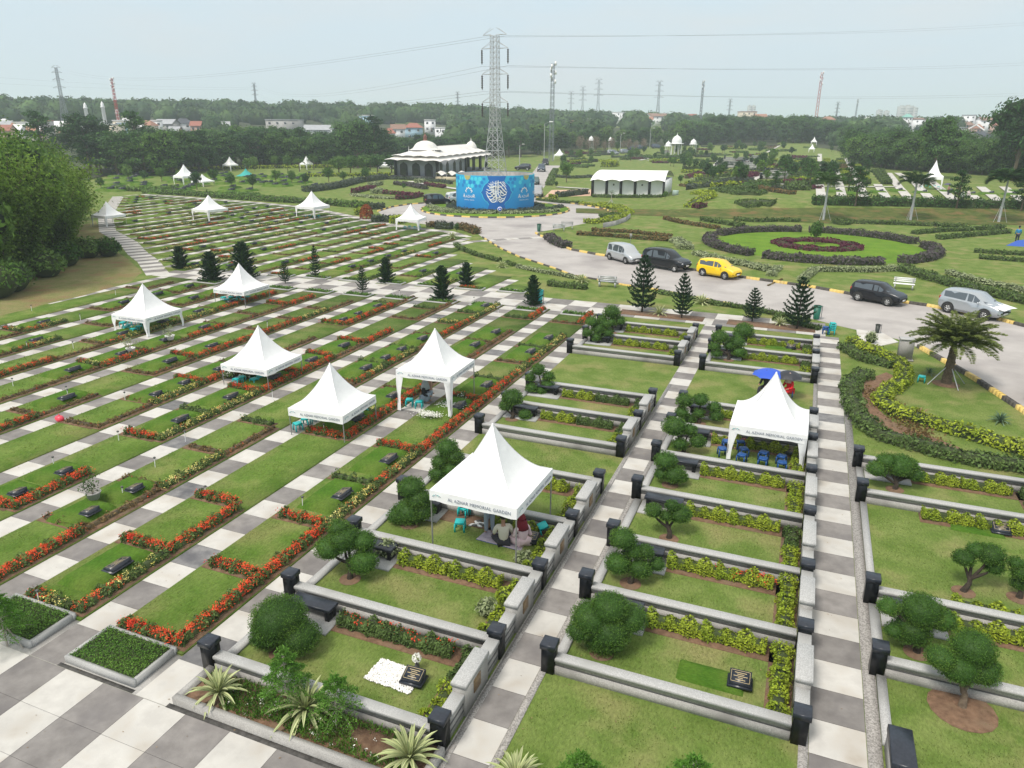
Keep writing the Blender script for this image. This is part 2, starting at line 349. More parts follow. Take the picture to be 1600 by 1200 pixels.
# ---- checkered paths
def checker(nm, x0, x1, y0, y1, step=1.0, axis='y', z=.004, ph=0, off=0.):
    a, b = (y0, y1) if axis == 'y' else (x0, x1)
    k = math.floor((a-off)/step)
    while k*step+off < b:
        s0 = max(a, k*step+off)+.005; s1 = min(b, (k+1)*step+off)-.005
        if k == 9 and a == 8.76: s0 = 8.764
        if s1 > s0 and not (k == 8 and a == 8.76):
            m = (k+ph) % 2
            if m == 1 and ((k*7+int(x0*3)) % 11) == 0: m = 2
            if axis == 'y': nm.add([(x0, s0, z), (x1, s0, z), (x1, s1, z), (x0, s1, z)], [[0, 1, 2, 3]], m)
            else: nm.add([(s0, y0, z), (s1, y0, z), (s1, y1, z), (s0, y1, z)], [[0, 1, 2, 3]], m)
        k += 1
CM = [M_CREAM, M_GREY, M_GREYW]
WEST = [(-50, 44.5), (-52, 46), (-56, 49), (-60, 51.5), (-67, 56.5), (-76.5, 62), (-90, 73), (-113, 95)]
def ywest(x): return float(np.interp(-x, [-a for a, b in WEST], [b for a, b in WEST]))
NE = [(-20, 52.5), (-22, 54.2), (-25.5, 57.6), (-29.5, 60.5), (-33, 64.5), (-36, 74.2), (-40, 77.5), (-46, 78.7), (-56, 84), (-63, 88), (-72, 93), (-84, 95.8), (-100, 98.2), (-113, 99.5)]
def yne(x): return float(np.interp(-x, [-a for a, b in NE], [b for a, b in NE]))
soilbase = NM(); soilbase.box((-11.45, 8.9, -.05), (-5.3, 10, .012))
for k, x in enumerate(LX):
    nm = NM(); ph = (k+1) % 2
    y0 = 8.76
    if k > 10: y0 = np.interp(k, [10, 11, 12], [24, 34, 41])
    if k <= 11: checker(nm, x, x+PW, y0, ycs(x)+.0, 1.0, 'y', .004, ph)
    yn, ye = (ycn(x) if x > -50 else ywest(x)+1.2), yne(x)
    if ye-yn > 2 and k > 2: checker(nm, x, x+PW, yn, ye, 1.0, 'y', .004, ph)
    if nm.n: struct('path', nm, CM)
# R walk, mid walk
nm = NM(); checker(nm, 1.33, 2.42, 3, 46.3, 1.0, 'y', .004, 0, .74)
struct('path', nm, CM)
nm = NM(); checker(nm, -5.45, -4.5, 3, 47.2, 1.0, 'y', .004, 0); struct('path', nm, CM)
# cross path
nm = NM()
for i in range(-30, 3):
    xa, xb = i*1.685-.0, (i+1)*1.685
    if xb > 2.4: continue
    for j in range(2):
        f = lambda x, t: ycs(x)*(1-t)+ycn(x)*t
        if xa > -20: lo, hi = 46.3+(.0 if xa < -6 else .7), 49.6
        z = .008
        V = []
        for (x, t) in ((xa+.004, j*.5), (xb-.004, j*.5), (xb-.004, (j+1)*.5-.002), (xa+.004, (j+1)*.5-.002)): V.append((x, f(x, t) - (0 if xa < -20 else .4*t+0), z))
        nm.add(V, [[0, 1, 2, 3]], (i+j) % 2)
struct('path', nm, CM)
# perimeter path (west and north east edges of the far field)
nm = NM()
def ribbon(nm, pts, w, z, mats=1, step=1.0, zf=None):
    pts = [np.array(p[:2], float) for p in pts]; acc = []; 
    for a, b in zip(pts[:-1], pts[1:]):
        n = max(1, int(round(np.linalg.norm(b-a)/step)))
        acc += [a+(b-a)*i/n for i in range(n)]
    acc.append(pts[-1]); acc = np.array(acc)
    T = np.gradient(acc, axis=0); T /= np.linalg.norm(T, axis=1)[:, None]+1e-9; Nn = np.stack([-T[:, 1], T[:, 0]], 1)
    for i in range(len(acc)-1):
        q = [acc[i]+Nn[i]*w/2, acc[i]-Nn[i]*w/2, acc[i+1]-Nn[i+1]*w/2, acc[i+1]+Nn[i+1]*w/2]
        nm.add([(p[0], p[1], z+(zf(p[0], p[1]) if zf else 0)) for p in q], [[0, 1, 2, 3]], i % mats)
    return acc, Nn
ribbon(nm, [(a-.4, b+.5) for a, b in WEST], 1.8, .012, 2); struct('path', nm, CM)
nm = NM(); ribbon(nm, [(a, b+.9) for a, b in NE[5:]], 1.4, .012, 2, 1.5)
ribbon(nm, [P(699, 387), P(735, 378), P(790, 374), P(850, 371)], 1.1, .02, 2, 1.5)
struct('path', nm, CM)
# plaza of larger slabs in the foreground
nm = NM(); xs = [-40+1.207*i for i in range(40)]
for i, xa in enumerate(xs):
    for j in range(8):
        y1 = 8.75-j*1.08; y0 = y1-1.074
        nm.add([(xa+.004, y0, .004), (xa+1.203, y0, .004), (xa+1.203, y1, .004), (xa+.004, y1, .004)], [[0, 1, 2, 3]], (i+1) % 2 if not (i % 9 == 4 and j > 0) else (i+1) % 2)
struct('plaza', nm, CM)
M_JOINT = mat('dark_joint', (.05, .047, .045), (.09, .085, .08), scale=8, rough=1)
nm = NM(); nm.box((-60, -2, -.1), (-5.3, 8.75, .001)); [nm.box((x, 10, -.1), (x+PW, 44, .001)) for x in LX[:9]]; nm.box((1.33, 3, -.1), (2.42, 46, .001)); nm.box((-5.45, 3, -.1), (-4.5, 46, .001)); struct('pavement_base', nm, M_JOINT)
# ---- grass strips of the left field, slightly proud of the paths
for k in range(len(LX)-1):
    nm = NM(); xa, xb = LX[k+1]+PW+.02, LX[k]-.02
    y0 = 10.12
    if k >= 10: y0 = np.interp(k, [10, 11, 12], [28, 36, 41])
    if k < 11: nm.box((xa, y0, -.02), (xb, ycs(xa)-.1, .05), 0)
    xm = (xa+xb)/2; yn, ye = (ycn(xm)+.25 if xm > -50 else ywest(xm)+2), yne(xm)-.2
    if ye-yn > 2 and k >= 2: nm.box((xa, yn, -.02), (xb, ye, .05), 0)
    if nm.n: struct('lawn_strip', nm, M_LAWN2)
# dry slope at the foot of the bamboo
nm = NM()
dp = [P(0, 505), P(60, 478), P(130, 462), P(205, 440), P(222, 425), P(200, 405), P(170, 385), P(150, 345), P(100, 360), P(0, 400)]
nm.prism([p[:2] for p in dp], -.05, .006); struct('bare_soil_slope', nm, M_DRY)
# ---- road
def close(pts): return [p[:2] for p in pts]
NEAR_EDGE = [(1760, 770), (1600, 645), (1520, 592), (1435, 543), (1402, 530), (1340, 516), (1305, 508), (1275, 500), (1200, 487), (1112, 470), (1060, 460), (1032, 454), (975, 446), (930, 437), (895, 431), (870, 421), (843, 412), (812, 402), (785, 390), (765, 378), (754, 371), (746, 365), (735, 358), (680, 352), (640, 348), (617, 343), (600, 339), (591, 331)]
FAR1 = [(590, 331), (612, 324), (637, 320), (662, 318), (700, 315), (730, 312), (780, 300), (822, 288), (832, 270), (842, 257), (870, 248), (960, 235)]
FAR2 = [(962, 240), (905, 250), (882, 256), (866, 266), (852, 290), (838, 309), (875, 316), (912, 321), (945, 327), (958, 334), (942, 343), (905, 351), (880, 356), (845, 362), (837, 365), (850, 372), (870, 382), (892, 391), (935, 399), (1000, 409), (1090, 424), (1170, 436), (1200, 440), (1270, 450), (1330, 461), (1415, 474), (1450, 479), (1562, 501), (1600, 511), (1760, 548)]
road = [P(*p) for p in NEAR_EDGE+FAR1+FAR2]
nm = NM(); nm.prism(close(road), -.05, .012); struct('road', nm, M_ROAD)
nm = NM(); nm.prism(close([P(*p) for p in [(862, 297), (927, 296), (935, 306), (850, 308)]]), -.05, .02); struct('brick_forecourt', nm, mat('brick_paving', (.50, .32, .22), (.60, .40, .29), scale=3, rough=.9))
nm = NM(); nm.prism(close([P(*p) for p in [(1338, 515), (1378, 520), (1404, 535), (1375, 541), (1340, 533)]]), -.05, .03); struct('pavement', nm, M_CREAM)
# ---- kerbs painted black and yellow
def kerb(name, pix, label, step=1.15, w=.22, h=.2, world=False, flip=1, mats=None):
    pts = [np.array((p if world else P(*p))[:2]) for p in pix]; acc = []; cum = [0]
    for a, b in zip(pts[:-1], pts[1:]): cum.append(cum[-1]+np.linalg.norm(b-a))
    n = int(cum[-1]/step*4)+1; t = np.linspace(0, cum[-1], n)
    A = np.stack([np.interp(t, cum, [p[0] for p in pts]), np.interp(t, cum, [p[1] for p in pts])], 1)
    T = np.gradient(A, axis=0); T /= np.linalg.norm(T, axis=1)[:, None]+1e-9; Nn = np.stack([-T[:, 1], T[:, 0]], 1)
    nm = NM()
    for i in range(n-1):
        a, b, na, nb = A[i], A[i+1], Nn[i]*w/2, Nn[i+1]*w/2
        V = [(*(a-na), 0), (*(b-nb), 0), (*(b+nb), 0), (*(a+na), 0), (*(a-na*.8), h), (*(b-nb*.8), h), (*(b+nb*.8), h), (*(a+na*.8), h)]
        nm.add(V, [[4, 5, 6, 7], [0, 1, 5, 4], [2, 3, 7, 6], [1, 2, 6, 5], [3, 0, 4, 7]], (i//4) % 2)
    o = struct(name, nm, mats or [M_KYEL, M_KBLACK]); return o
kerb('kerb', FAR2[14:], '')
kerb('kerb', FAR2[5:10], '')
kerb('kerb', FAR1[:6], '')
kerb('kerb', NEAR_EDGE[:4], '', w=.24)
kerb('kerb', NEAR_EDGE[8:21], '', mats=[M_KYEL, M_KBLACK], w=.14, h=.12)
RC = np.array(P(774, 327)[:2]); RR = 11.2
kerb('kerb', [(RC[0]+RR*math.cos(a), RC[1]+RR*math.sin(a)) for a in np.linspace(0, 2*math.pi, 61)], '', world=True, step=1.25)
nm = NM(); nm.lathe([(RR-.05, 0), (RR-.1, .16), (RR-3, .22), (.01, .3)], (RC[0], RC[1], 0), 48); struct('roundabout_lawn', nm, M_LIME, True)

# ================================================================== WALLED PLOTS
def granite_wall(x0, x1, y, label, group='low granite walls between the family plots', h=.46, t=.26):
    L = x1-x0; o = thing('low_wall', label, 'wall', ((x0+x1)/2, y, 0), 0, group)
    a = NM().box((-L/2, -t/2+.02, -.05), (L/2, t/2-.02, h*.5)); a.box((-L/2, -t/2+.045, h*.6), (L/2, t/2-.045, h-.09))
    link('wall_body', a.mesh('wall_body', M_STONE2), parent=o)
    b = NM().box((-L/2, -t/2+.05, h*.5), (L/2, t/2-.05, h*.6)); link('groove_band', b.mesh('groove_band', M_DARKG), parent=o)
    c = NM().bevbox((-L/2, -t/2, h-.09), (L/2, t/2, h), .012); link('coping', c.mesh('coping', M_STONE), parent=o)
    return o
_pil = None
def pillar(x, y, label, h=.84, gr='black granite pillars at the plot corners', sc=None):
    global _pil
    if _pil is None:
        _pil = thing('black_pillar', label, 'pillar', (x, y, 0), 0, gr)
        link('shaft', NM().bevbox((-.15, -.15, -.05), (.15, .15, .66), .008).mesh('shaft', M_BLACK), parent=_pil)
        link('cap', NM().bevbox((-.18, -.18, .662), (.18, .18, .80), .012).mesh('cap', M_BLACKT), parent=_pil); o = _pil
    else: o = copyt(_pil, (x, y, 0), 0, label, gr)
    return o
_sw = None
def side_wall(x, y0, y1, label, face=1):
    """stepped wall between two pillars with a bronze plaque on the walkway side"""
    global _sw
    L = 2.6; o = None
    if _sw is None:
        o = thing('stepped_wall', label, 'wall', (x, (y0+y1)/2, 0), 0, 'stepped granite end walls along the walkways')
        a = NM(); a.box((-.11, -L/2, -.05), (.11, -.62, .5)); a.box((-.11, .62, -.05), (.11, L/2, .5)); a.bevbox((-.15, -.6, -.05), (.15, .6, .72), .01)
        link('wall_body', a.mesh('wall_body', M_STONE2), parent=o)
        c = NM(); c.bevbox((-.15, -L/2, .5), (.15, -.61, .6), .012); c.bevbox((-.15, .61, .5), (.15, L/2, .6), .012); c.bevbox((-.18, -.62, .72), (.18, .62, .83), .015)
        link('coping', c.mesh('coping', M_STONE), parent=o)
        d = NM()
        for z in (.16, .34): d.box((.1, -L/2+.02, z), (.125, -.63, z+.035)); d.box((.1, .63, z), (.125, L/2-.02, z+.035))
        link('groove_band', d.mesh('groove_band', M_DARKG), parent=o)
        p = NM().bevbox((.15, -.17, .28), (.172, .17, .62), .004); pq = link('plaque', p.mesh('plaque', M_BRONZE), parent=o)
        _sw = o
    else: o = copyt(_sw, (x, (y0+y1)/2, 0), 0, label)
    o.location = (x, (y0+y1)/2, 0); o.scale = (1, (y1-y0-.36)/L, 1)
    return o
_bn = None
def bench(x, y, label):
    global _bn
    if _bn is None:
        _bn = thing('stone_bench', label, 'bench', (x, y, 0), 0, 'black stone benches in the family plots')
        link('seat', NM().bevbox((-.62, -.2, .34), (.62, .2, .43), .01).mesh('seat', M_BLACKT), parent=_bn)
        for s in (-.5, .5): link('leg', NM().bevbox((s-.06, -.16, .0), (s+.06, .16, .34), .005).mesh('leg', M_BLACK), parent=_bn)
        return _bn
    return copyt(_bn, (x, y, 0), 0, label)
ROWS_A = [10.1, 13.0, 15.97, 18.87, 21.9, 25.0, 27.88, 30.8, 37.15, 40.15, 43.25]
ROWS_B = [13.0, 15.97, 18.75, 21.95, 25.1, 28.1, 31.0, 36.95, 40.25, 43.4]
ROWS_C = [15.78, 18.67, 24.62, 27.5]
BN = {'A': 'left walled block', 'B': 'middle walled block', 'C': 'right walled block'}
kerbs = {}
def block(tagc, rows, x0, x1, skipcell, seedrow=0, rightwall=True):
    for j, y in enumerate(rows):
        granite_wall(x0+.17, x1-.17, y, '%s long low granite wall from the front of the %s' % (ORD[j+1], BN[tagc]))
        pillar(x0, y, '%s black pillar from the front on the left edge of the %s' % (ORD[j+1], BN[tagc]))
        pillar(x1, y, '%s black pillar from the front on the right edge of the %s' % (ORD[j+1], BN[tagc]))
    n = 0
    for j in range(len(rows)-1):
        if j in skipcell: continue
        n += 1; y0, y1 = rows[j], rows[j+1]
        if rightwall: side_wall(x1, y0, y1, 'stepped granite end wall with bronze plaque, %s from the front of the %s' % (ORD[n], BN[tagc]))
        pad = NM().box((x0+.25, y1-1.0, -.02), (x0+1.75, y1-.16, .05)); struct('paved_pad', pad, M_STONE)
        kb = NM().box((x0-.02, y0+.18, -.02), (x0+.22, y1-.18, .07)); struct('kerb', kb, M_STONE)
        bench(x0+1.0, y1-.42, 'black stone bench in the %s plot from the front of the %s' % (ORD[n], BN[tagc]))
block('A', ROWS_A, -11.55, -5.62, (4, 7))
block('B', ROWS_B, -4.3, 1.12, (6,))
block('C', ROWS_C, 2.72, 8.45, (1,), rightwall=True)
# C: the near black slab and kerbs along the walkway
o = thing('slab_pillar', 'long black slab on a granite base at the lower right edge of the walkway', 'pillar', (2.95, 12.95, 0))
link('base', NM().bevbox((-.2, -.5, -.05), (.2, .5, .45), .01).mesh('base', M_STONE2), parent=o)
link('slab', NM().bevbox((-.22, -.52, .45), (.22, .52, .62), .02).mesh('slab', M_BLACKT), parent=o)
struct('kerb', NM().box((2.72, 8, -.02), (2.92, 12.4, .1)).box((2.72, 13.5, -.02), (2.92, 15.6, .1)).box((2.72, 18.9, -.02), (2.92, 24.4, .1)), M_STONE)
M_GRAV = mat('gravel', (.18, .17, .16), (.42, .40, .38), scale=28, rough=.95, bump=1, bscale=40)
struct('gravel_strip', NM().box((2.43, 3, -.02), (2.71, 34, .02)).box((-4.49, 8, -.02), (-4.33, 30.9, .02)).box((1.13, 3, -.02), (1.32, 46, .02)).box((-11.48, 10.1, -.02), (-11.40, 21.9, .02)).box((-5.44, 8, -.02), (-5.46, 47, .01)).box((-5.43, 8, -.02), (-5.30, 34, .01)), M_GRAV)
# planter in front of block A and its kerb
struct('planter_kerb', NM().box((-11.5, 8.86, -.3), (-5.42, 9.0, .2)).box((-11.5, 9.0, -.3), (-11.36, 9.95, .2)).box((-5.56, 9.0, -.3), (-5.42, 9.9, .2)), M_STONE2)
struct('planter_soil', NM().box((-11.36, 9.0, -.1), (-5.56, 9.95, .1)), M_SOIL)
struct('kerb', NM().box((-22, 8.755, -.1), (-5.3, 10.1, .0015)), M_STONE2)
struct('drain_channel', NM().box((-14.95, 8.76, -.02), (-12.6, 8.86, .009)).box((-11.6, 8.74, -.02), (-5.3, 8.86, .009)), mat('drain_dark_stone', (.035, .033, .03), (.09, .085, .08), scale=5, rough=.9))  # flat strips of dark stone in front of the planters

# dark green ground sheet under the woods
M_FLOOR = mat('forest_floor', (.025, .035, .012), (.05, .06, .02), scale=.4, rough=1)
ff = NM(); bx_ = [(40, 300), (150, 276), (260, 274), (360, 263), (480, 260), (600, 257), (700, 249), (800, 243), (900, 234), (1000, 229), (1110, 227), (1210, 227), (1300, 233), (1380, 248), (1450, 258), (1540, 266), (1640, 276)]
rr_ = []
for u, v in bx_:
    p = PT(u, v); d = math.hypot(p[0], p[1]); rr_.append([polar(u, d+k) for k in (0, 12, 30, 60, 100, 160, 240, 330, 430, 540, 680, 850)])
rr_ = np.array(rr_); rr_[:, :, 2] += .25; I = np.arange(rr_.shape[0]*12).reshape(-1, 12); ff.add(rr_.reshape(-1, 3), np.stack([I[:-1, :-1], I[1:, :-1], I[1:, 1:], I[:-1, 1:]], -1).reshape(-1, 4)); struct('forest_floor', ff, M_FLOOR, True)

bk = NM(); us_ = np.arange(900, 1761, 20); rr_ = []
for u in us_:
    vb_ = np.interp(u, [900, 1040, 1280, 1600, 1760], [333, 338, 349, 352, 356]); vt_ = np.interp(u, [900, 1040, 1280, 1600, 1760], [326, 328, 325, 327, 330]); rr_.append([PT(u, vb_+(vt_-vb_)*t) for t in (0, .33, .66, 1)])
rr_ = np.array(rr_); rr_[:, :, 2] += .06; I = np.arange(rr_.shape[0]*4).reshape(-1, 4); bk.add(rr_.reshape(-1, 3), np.stack([I[:-1, :-1], I[1:, :-1], I[1:, 1:], I[:-1, 1:]], -1).reshape(-1, 4)); struct('grassy_bank', bk, lawn('bank_grass', (.06, .085, .02), (.115, .13, .04), (.17, .11, .05)), True)
# ================================================================== HEDGES AND BORDERS
def hedge_pts(nm, pts, w, h, s, dens=1.0, m=0, mc=1, z0=0., lump=.12, zf=None):
    """rounded hedge along a polyline: solid core + leaf cards over its whole surface"""
    pts = [np.array(p[:2], float) for p in pts]; cum = [0.]
    for a, b in zip(pts[:-1], pts[1:]): cum.append(cum[-1]+np.linalg.norm(b-a))
    Lh = cum[-1]; X = np.array([p[0] for p in pts]); Y = np.array([p[1] for p in pts])
    n = int(dens*Lh*(w+2*h)/(s*s)*1.15)+8
    t = NR.uniform(0, Lh, n); cx = np.interp(t, cum, X); cy = np.interp(t, cum, Y)
    tt = np.clip(t+.05, 0, Lh); dx = np.interp(tt, cum, X)-np.interp(tt-.1, cum, X); dy = np.interp(tt, cum, Y)-np.interp(tt-.1, cum, Y)
    l = np.hypot(dx, dy)+1e-9; dx /= l; dy /= l
    wv = 1+lump*np.sin(t*5.1/max(w, .3)+NR.uniform(0, 6))+lump*np.sin(t*2.3/max(w, .3)+1.7)
    a = NR.uniform(-.15, math.pi+.15, n); r = NR.uniform(.82, 1.08, n)
    ox = np.sign(np.cos(a))*np.abs(np.cos(a))**.6*w/2*r*wv; oz = np.clip(np.abs(np.sin(a))**.55*h*r*wv, 0.02, 9)
    C = np.stack([cx-dy*ox, cy+dx*ox, z0+oz], 1)
    if zf is not None: C[:, 2] += zf(C[:, 0], C[:, 1])
    N = np.stack([-dy*np.cos(a), dx*np.cos(a), np.sin(a)+.2], 1)
    nm.cards(C, N, s, .9, m, .7)
    # ends
    for (p, q) in ((pts[0], pts[1]), (pts[-1], pts[-2])):
        d = (p-q)/np.linalg.norm(p-q); k = int(w*h/(s*s)*1.3)+3; u = NR.uniform(-.5, .5, k)*w; zz = NR.uniform(.05, 1, k)*h
        C2 = np.stack([p[0]-d[1]*u, p[1]+d[0]*u, z0+zz], 1)
        if zf is not None: C2[:, 2] += zf(C2[:, 0], C2[:, 1])
        nm.cards(C2, np.tile([d[0], d[1], .3], (k, 1)), s, .9, m)
    # core
    for a0, b0 in zip(pts[:-1], pts[1:]):
        d = b0-a0; L = np.linalg.norm(d); d = d/L; nn = np.array([-d[1], d[0]])*w*.36; za = z0+(float(zf(*a0)) if zf else 0); zb = z0+(float(zf(*b0)) if zf else 0)
        V = [(*(a0-nn), za-.1), (*(b0-nn), zb-.1), (*(b0+nn), zb-.1), (*(a0+nn), za-.1), (*(a0-nn*.8), za+h*.8), (*(b0-nn*.8), zb+h*.8), (*(b0+nn*.8), zb+h*.8), (*(a0+nn*.8), za+h*.8)]
        nm.add(V, [[4, 5, 6, 7], [0, 1, 5, 4], [2, 3, 7, 6], [1, 2, 6, 5], [3, 0, 4, 7]], mc)
    return cum, X, Y
def flowers(nm, pts, w, h, n, s, m=0, frac=(0, 1)):
    pts = [np.array(p[:2], float) for p in pts]; cum = [0.]
    for a, b in zip(pts[:-1], pts[1:]): cum.append(cum[-1]+np.linalg.norm(b-a))
    X = [p[0] for p in pts]; Y = [p[1] for p in pts]; L = cum[-1]
    k = max(1, int(n/6)); t = NR.uniform(frac[0]*L, frac[1]*L, k)
    a = NR.uniform(.1, math.pi-.1, k)
    c0 = np.stack([np.interp(t, cum, X)+np.cos(a)*w/2*NR.choice([-1, 1], k)*.9, np.interp(t, cum, Y)+NR.uniform(-w/2, w/2, k), h*(.45+.62*np.sin(a))], 1)
    C = np.repeat(c0, 6, 0)+NR.normal(0, s*1.1, (6*k, 3)); nm.cards(C, np.tile([0, 0, 1.], (6*k, 1)), s*.75, .9, m, .8)
L_CORE = mat('hedge_core', (.03, .045, .015), (.05, .07, .02), scale=14, rough=1)
L_CORER = mat('hedge_core_brown', (.05, .04, .02), (.08, .06, .03), scale=14, rough=1)
_bm = {}
def border_mesh(kind, var):
    """kind: two letters, side hedge + cross hedge; R red, Y yellow, G green, M mixed, B brown, N none"""
    key = (kind, var)
    if key in _bm: return _bm[key]
    sd, cr = kind; f = NM(); b = NM(); so = NM()
    H = {'R': .27, 'Y': .25, 'M': .25, 'G': .22, 'B': .17}; s = .042
    def run(c, pts, w):
        h = H[c]; leaf = {'B': 1}.get(c, 0)
        hedge_pts(f, pts, w, h, s, 1.05 if c != 'B' else .6, leaf, 2 if c != 'B' else 3, lump=.28)
        L = sum(np.linalg.norm(np.subtract(q, p)) for p, q in zip(pts[:-1], pts[1:]))
        if c == 'R': flowers(b, pts, w, h, int(560*L), .036, 0); 
        if c == 'Y': flowers(b, pts, w, h, int(240*L), .036, 1); flowers(b, pts, w, h, int(30*L), .036, 0)
        if c == 'M': flowers(b, pts, w, h, int(120*L), .036, 0, (0, .5)); flowers(b, pts, w, h, int(110*L), .036, 1, (.35, .9))
        if c == 'G': flowers(b, pts, w, h, int(7*L), .04, 1)
        if c == 'B': flowers(b, pts, w, h, int(8*L), .04, 0)
    if sd != 'N':
        so.box((.62, -1.5, .04), (1.17, 1.46, .062)); run(sd, [(.86, -1.4), (.88+R.uniform(-.03, .03), 0), (.86, 1.42)], .33 if sd != 'B' else .26)
    if cr != 'N':
        so.box((-1.1, -1.58, .04), (.75, -1.12, .066)); run(cr, [(-.98+R.uniform(0, .15), -1.34), (-.1, -1.36), (.62, -1.33)], .29 if cr != 'B' else .24)
    r = (f.mesh('border_foliage', [L_HG, L_BRN, L_CORE, L_CORER]), b.mesh('border_blossoms', [L_RED, L_YEL]) if b.n else None, so.mesh('border_soil', M_SOIL))
    _bm[key] = r; return r
nb = [0]
def border(x, y, kind, label, near=True, sc=None):
    if kind == 'NN': return
    f, b, so = border_mesh(kind, R.randint(0, 3) if near else R.randint(0, 1))
    o = thing('flower_border', label, 'flower border', (x, y, 0), 0, 'planted borders round the grave plots', sc)
    link('foliage', f, parent=o)
    if b: link('blossoms', b, parent=o)
    link('soil', so, parent=o); nb[0] += 1
    if not near: o.scale = (1, 1, .8)
    return o
# grave: turf mound with a sloping black headstone
def mound_mesh(w=1.35, l=2.2, h=.2):
    nm = NM(); nx_, ny_ = 9, 12; xs = np.linspace(-w/2, w/2, nx_); ys = np.linspace(-l/2, l/2, ny_); V = []
    for y in ys:
        for x in xs:
            e = min(1, min(w/2-abs(x), l/2-abs(y))/.12); V.append((x, y, .03+h*(e**.6 if e > 0 else 0)+R.uniform(-.006, .006)))
    I = np.arange(nx_*ny_).reshape(ny_, nx_); nm.add(V, np.stack([I[:-1, :-1], I[:-1, 1:], I[1:, 1:], I[1:, :-1]], -1).reshape(-1, 4))
    return nm.mesh('mound', M_MOUND, True)
ME_MOUND = mound_mesh()
def stone_mesh():
    nm = NM(); nm.box((-.36, -.22, 0), (.36, .22, .05), 0)
    V = [(-.31, -.18, .05), (.31, -.18, .05), (.31, .18, .05), (-.31, .18, .05), (-.31, -.18, .13), (.31, -.18, .13), (.31, .18, .25), (-.31, .18, .25)]
    nm.add(V, [[4, 5, 6, 7], [0, 1, 5, 4], [1, 2, 6, 5], [2, 3, 7, 6], [3, 0, 4, 7]], 0)
    fr = NM(); zf = lambda y: .135+(y+.18)*.333
    for (x0, x1, y0, y1) in ((-.27, .27, -.15, -.14), (-.27, .27, .14, .15), (-.27, -.26, -.15, .15), (.26, .27, -.15, .15)):
        fr.add([(x0, y0, zf(y0)), (x1, y0, zf(y0)), (x1, y1, zf(y1)), (x0, y1, zf(y1))], [[0, 1, 2, 3]])
    for i, wd in enumerate((.17, .1, .2, .07, .14)):
        y = .09-i*.045; fr.add([(-wd, y-.008, zf(y-.008)), (wd, y-.008, zf(y-.008)), (wd, y+.008, zf(y+.008)), (-wd, y+.008, zf(y+.008))], [[0, 1, 2, 3]])
    return nm.mesh('headstone', M_BLACKT), fr.mesh('inscription', M_GOLD)
ME_STONE, ME_INS = stone_mesh()
def grave(x, y, label, mound=True, rz=0, sc=1., near=True, gr='graves with sloping black headstones in the left field', my=0):
    o = thing('grave', label, 'grave', (x, y, 0), rz, gr, sc)
    if mound: link('mound', ME_MOUND, (0, my, 0), parent=o)
    h = link('headstone', ME_STONE, (.42 if mound else 0, -.0, .21 if mound else .05), math.radians(-90), parent=o, sc=(1, 1, .72))
    if near: link('inscription', ME_INS, parent=h)
    return o
# ---- left field, near part: side/cross/graves read off the photograph, strip by strip from the walled block
T = {1: ['RR0', 'RR0', 'YR1', 'MG1', 'RR0', 'RN1', 'RR1', 'MG0', 'MB1', 'YG1', 'NN0', 'RB0'],
     2: ['MM1', 'RR0', 'NR0', 'NN0', 'RR1', 'RM1', 'RB1', 'BB1', 'BN1', 'BB1', 'NN0', 'RG0'],
     3: ['RN0', 'BB2', 'YB0', 'BB0', 'NG0', 'BN0', 'MB1', 'MG2', 'BG1', 'RB0', 'MY0', 'YG1'],
     4: ['NN0', 'RR2', 'NN0', 'YR1', 'YG1', 'RR1', 'RR1', 'BR1', 'RR0', 'NN0', 'BB0', 'BG0'],
     5: ['NN0', 'NN0', 'NN0', 'BB0', 'YB2', 'RR1', 'YB1', 'BB0', 'NN0', 'RR2', 'RB1', 'BG0'],
     6: ['NN0', 'NN0', 'RN0', 'BB1', 'NN0', 'BB1', 'RR1', 'RN0', 'RB0', 'YB0', 'BB0', 'GG0'],
     7: ['NN0', 'NN0', 'NN0', 'BB0', 'BN1', 'RM1', 'BB1', 'RN1', 'BB0', 'BB0', 'RR0', 'GG0'],
     8: ['NN0', 'NN0', 'NN0', 'RN0', 'RB0', 'BN0', 'MB1', 'YN1', 'YB1', 'RB1', 'RR0', 'BB0'],
     9: ['NN0', 'NN0', 'NN0', 'NN0', 'BB1', 'MN1', 'NN0', 'BB1', 'NN0', 'BB1', 'RN1', 'BG1'],
     10: ['NN0', 'NN0', 'NN0', 'NN0', 'NN0', 'BB0', 'MM1', 'NN0', 'BB1', 'NB1', 'BB1', 'NN0'],
     11: ['NN0']*6+['NN0', 'NN0', 'NN1', 'NN0', 'BB0', 'NN0']}
for s in range(1, 12):
    x = LX[s-1]-1.2; gc = 0; bc = 0
    for j, cde in enumerate(T[s]):
        y = 10.1+2.97*(j+.5)+.1
        if y+1.4 > ycs(x): continue
        if s >= 11 and y < 36: continue
        if cde[:2] != 'NN':
            bc += 1; border(x, y, cde[:2], '%s border from the near end of the %s strip left of the walls' % (ORD[bc], ORD[s]))
        for q in range(int(cde[2])):
            gc += 1; grave(x-.12, y+(.35 if cde[2] == '1' else (-.75 if q == 0 else .95)), '%s headstone from the near end of the %s strip left of the walls' % (ORD[gc], ORD[s]), mound=True, sc=1. if cde[2] == '1' else (1, .72, 1))
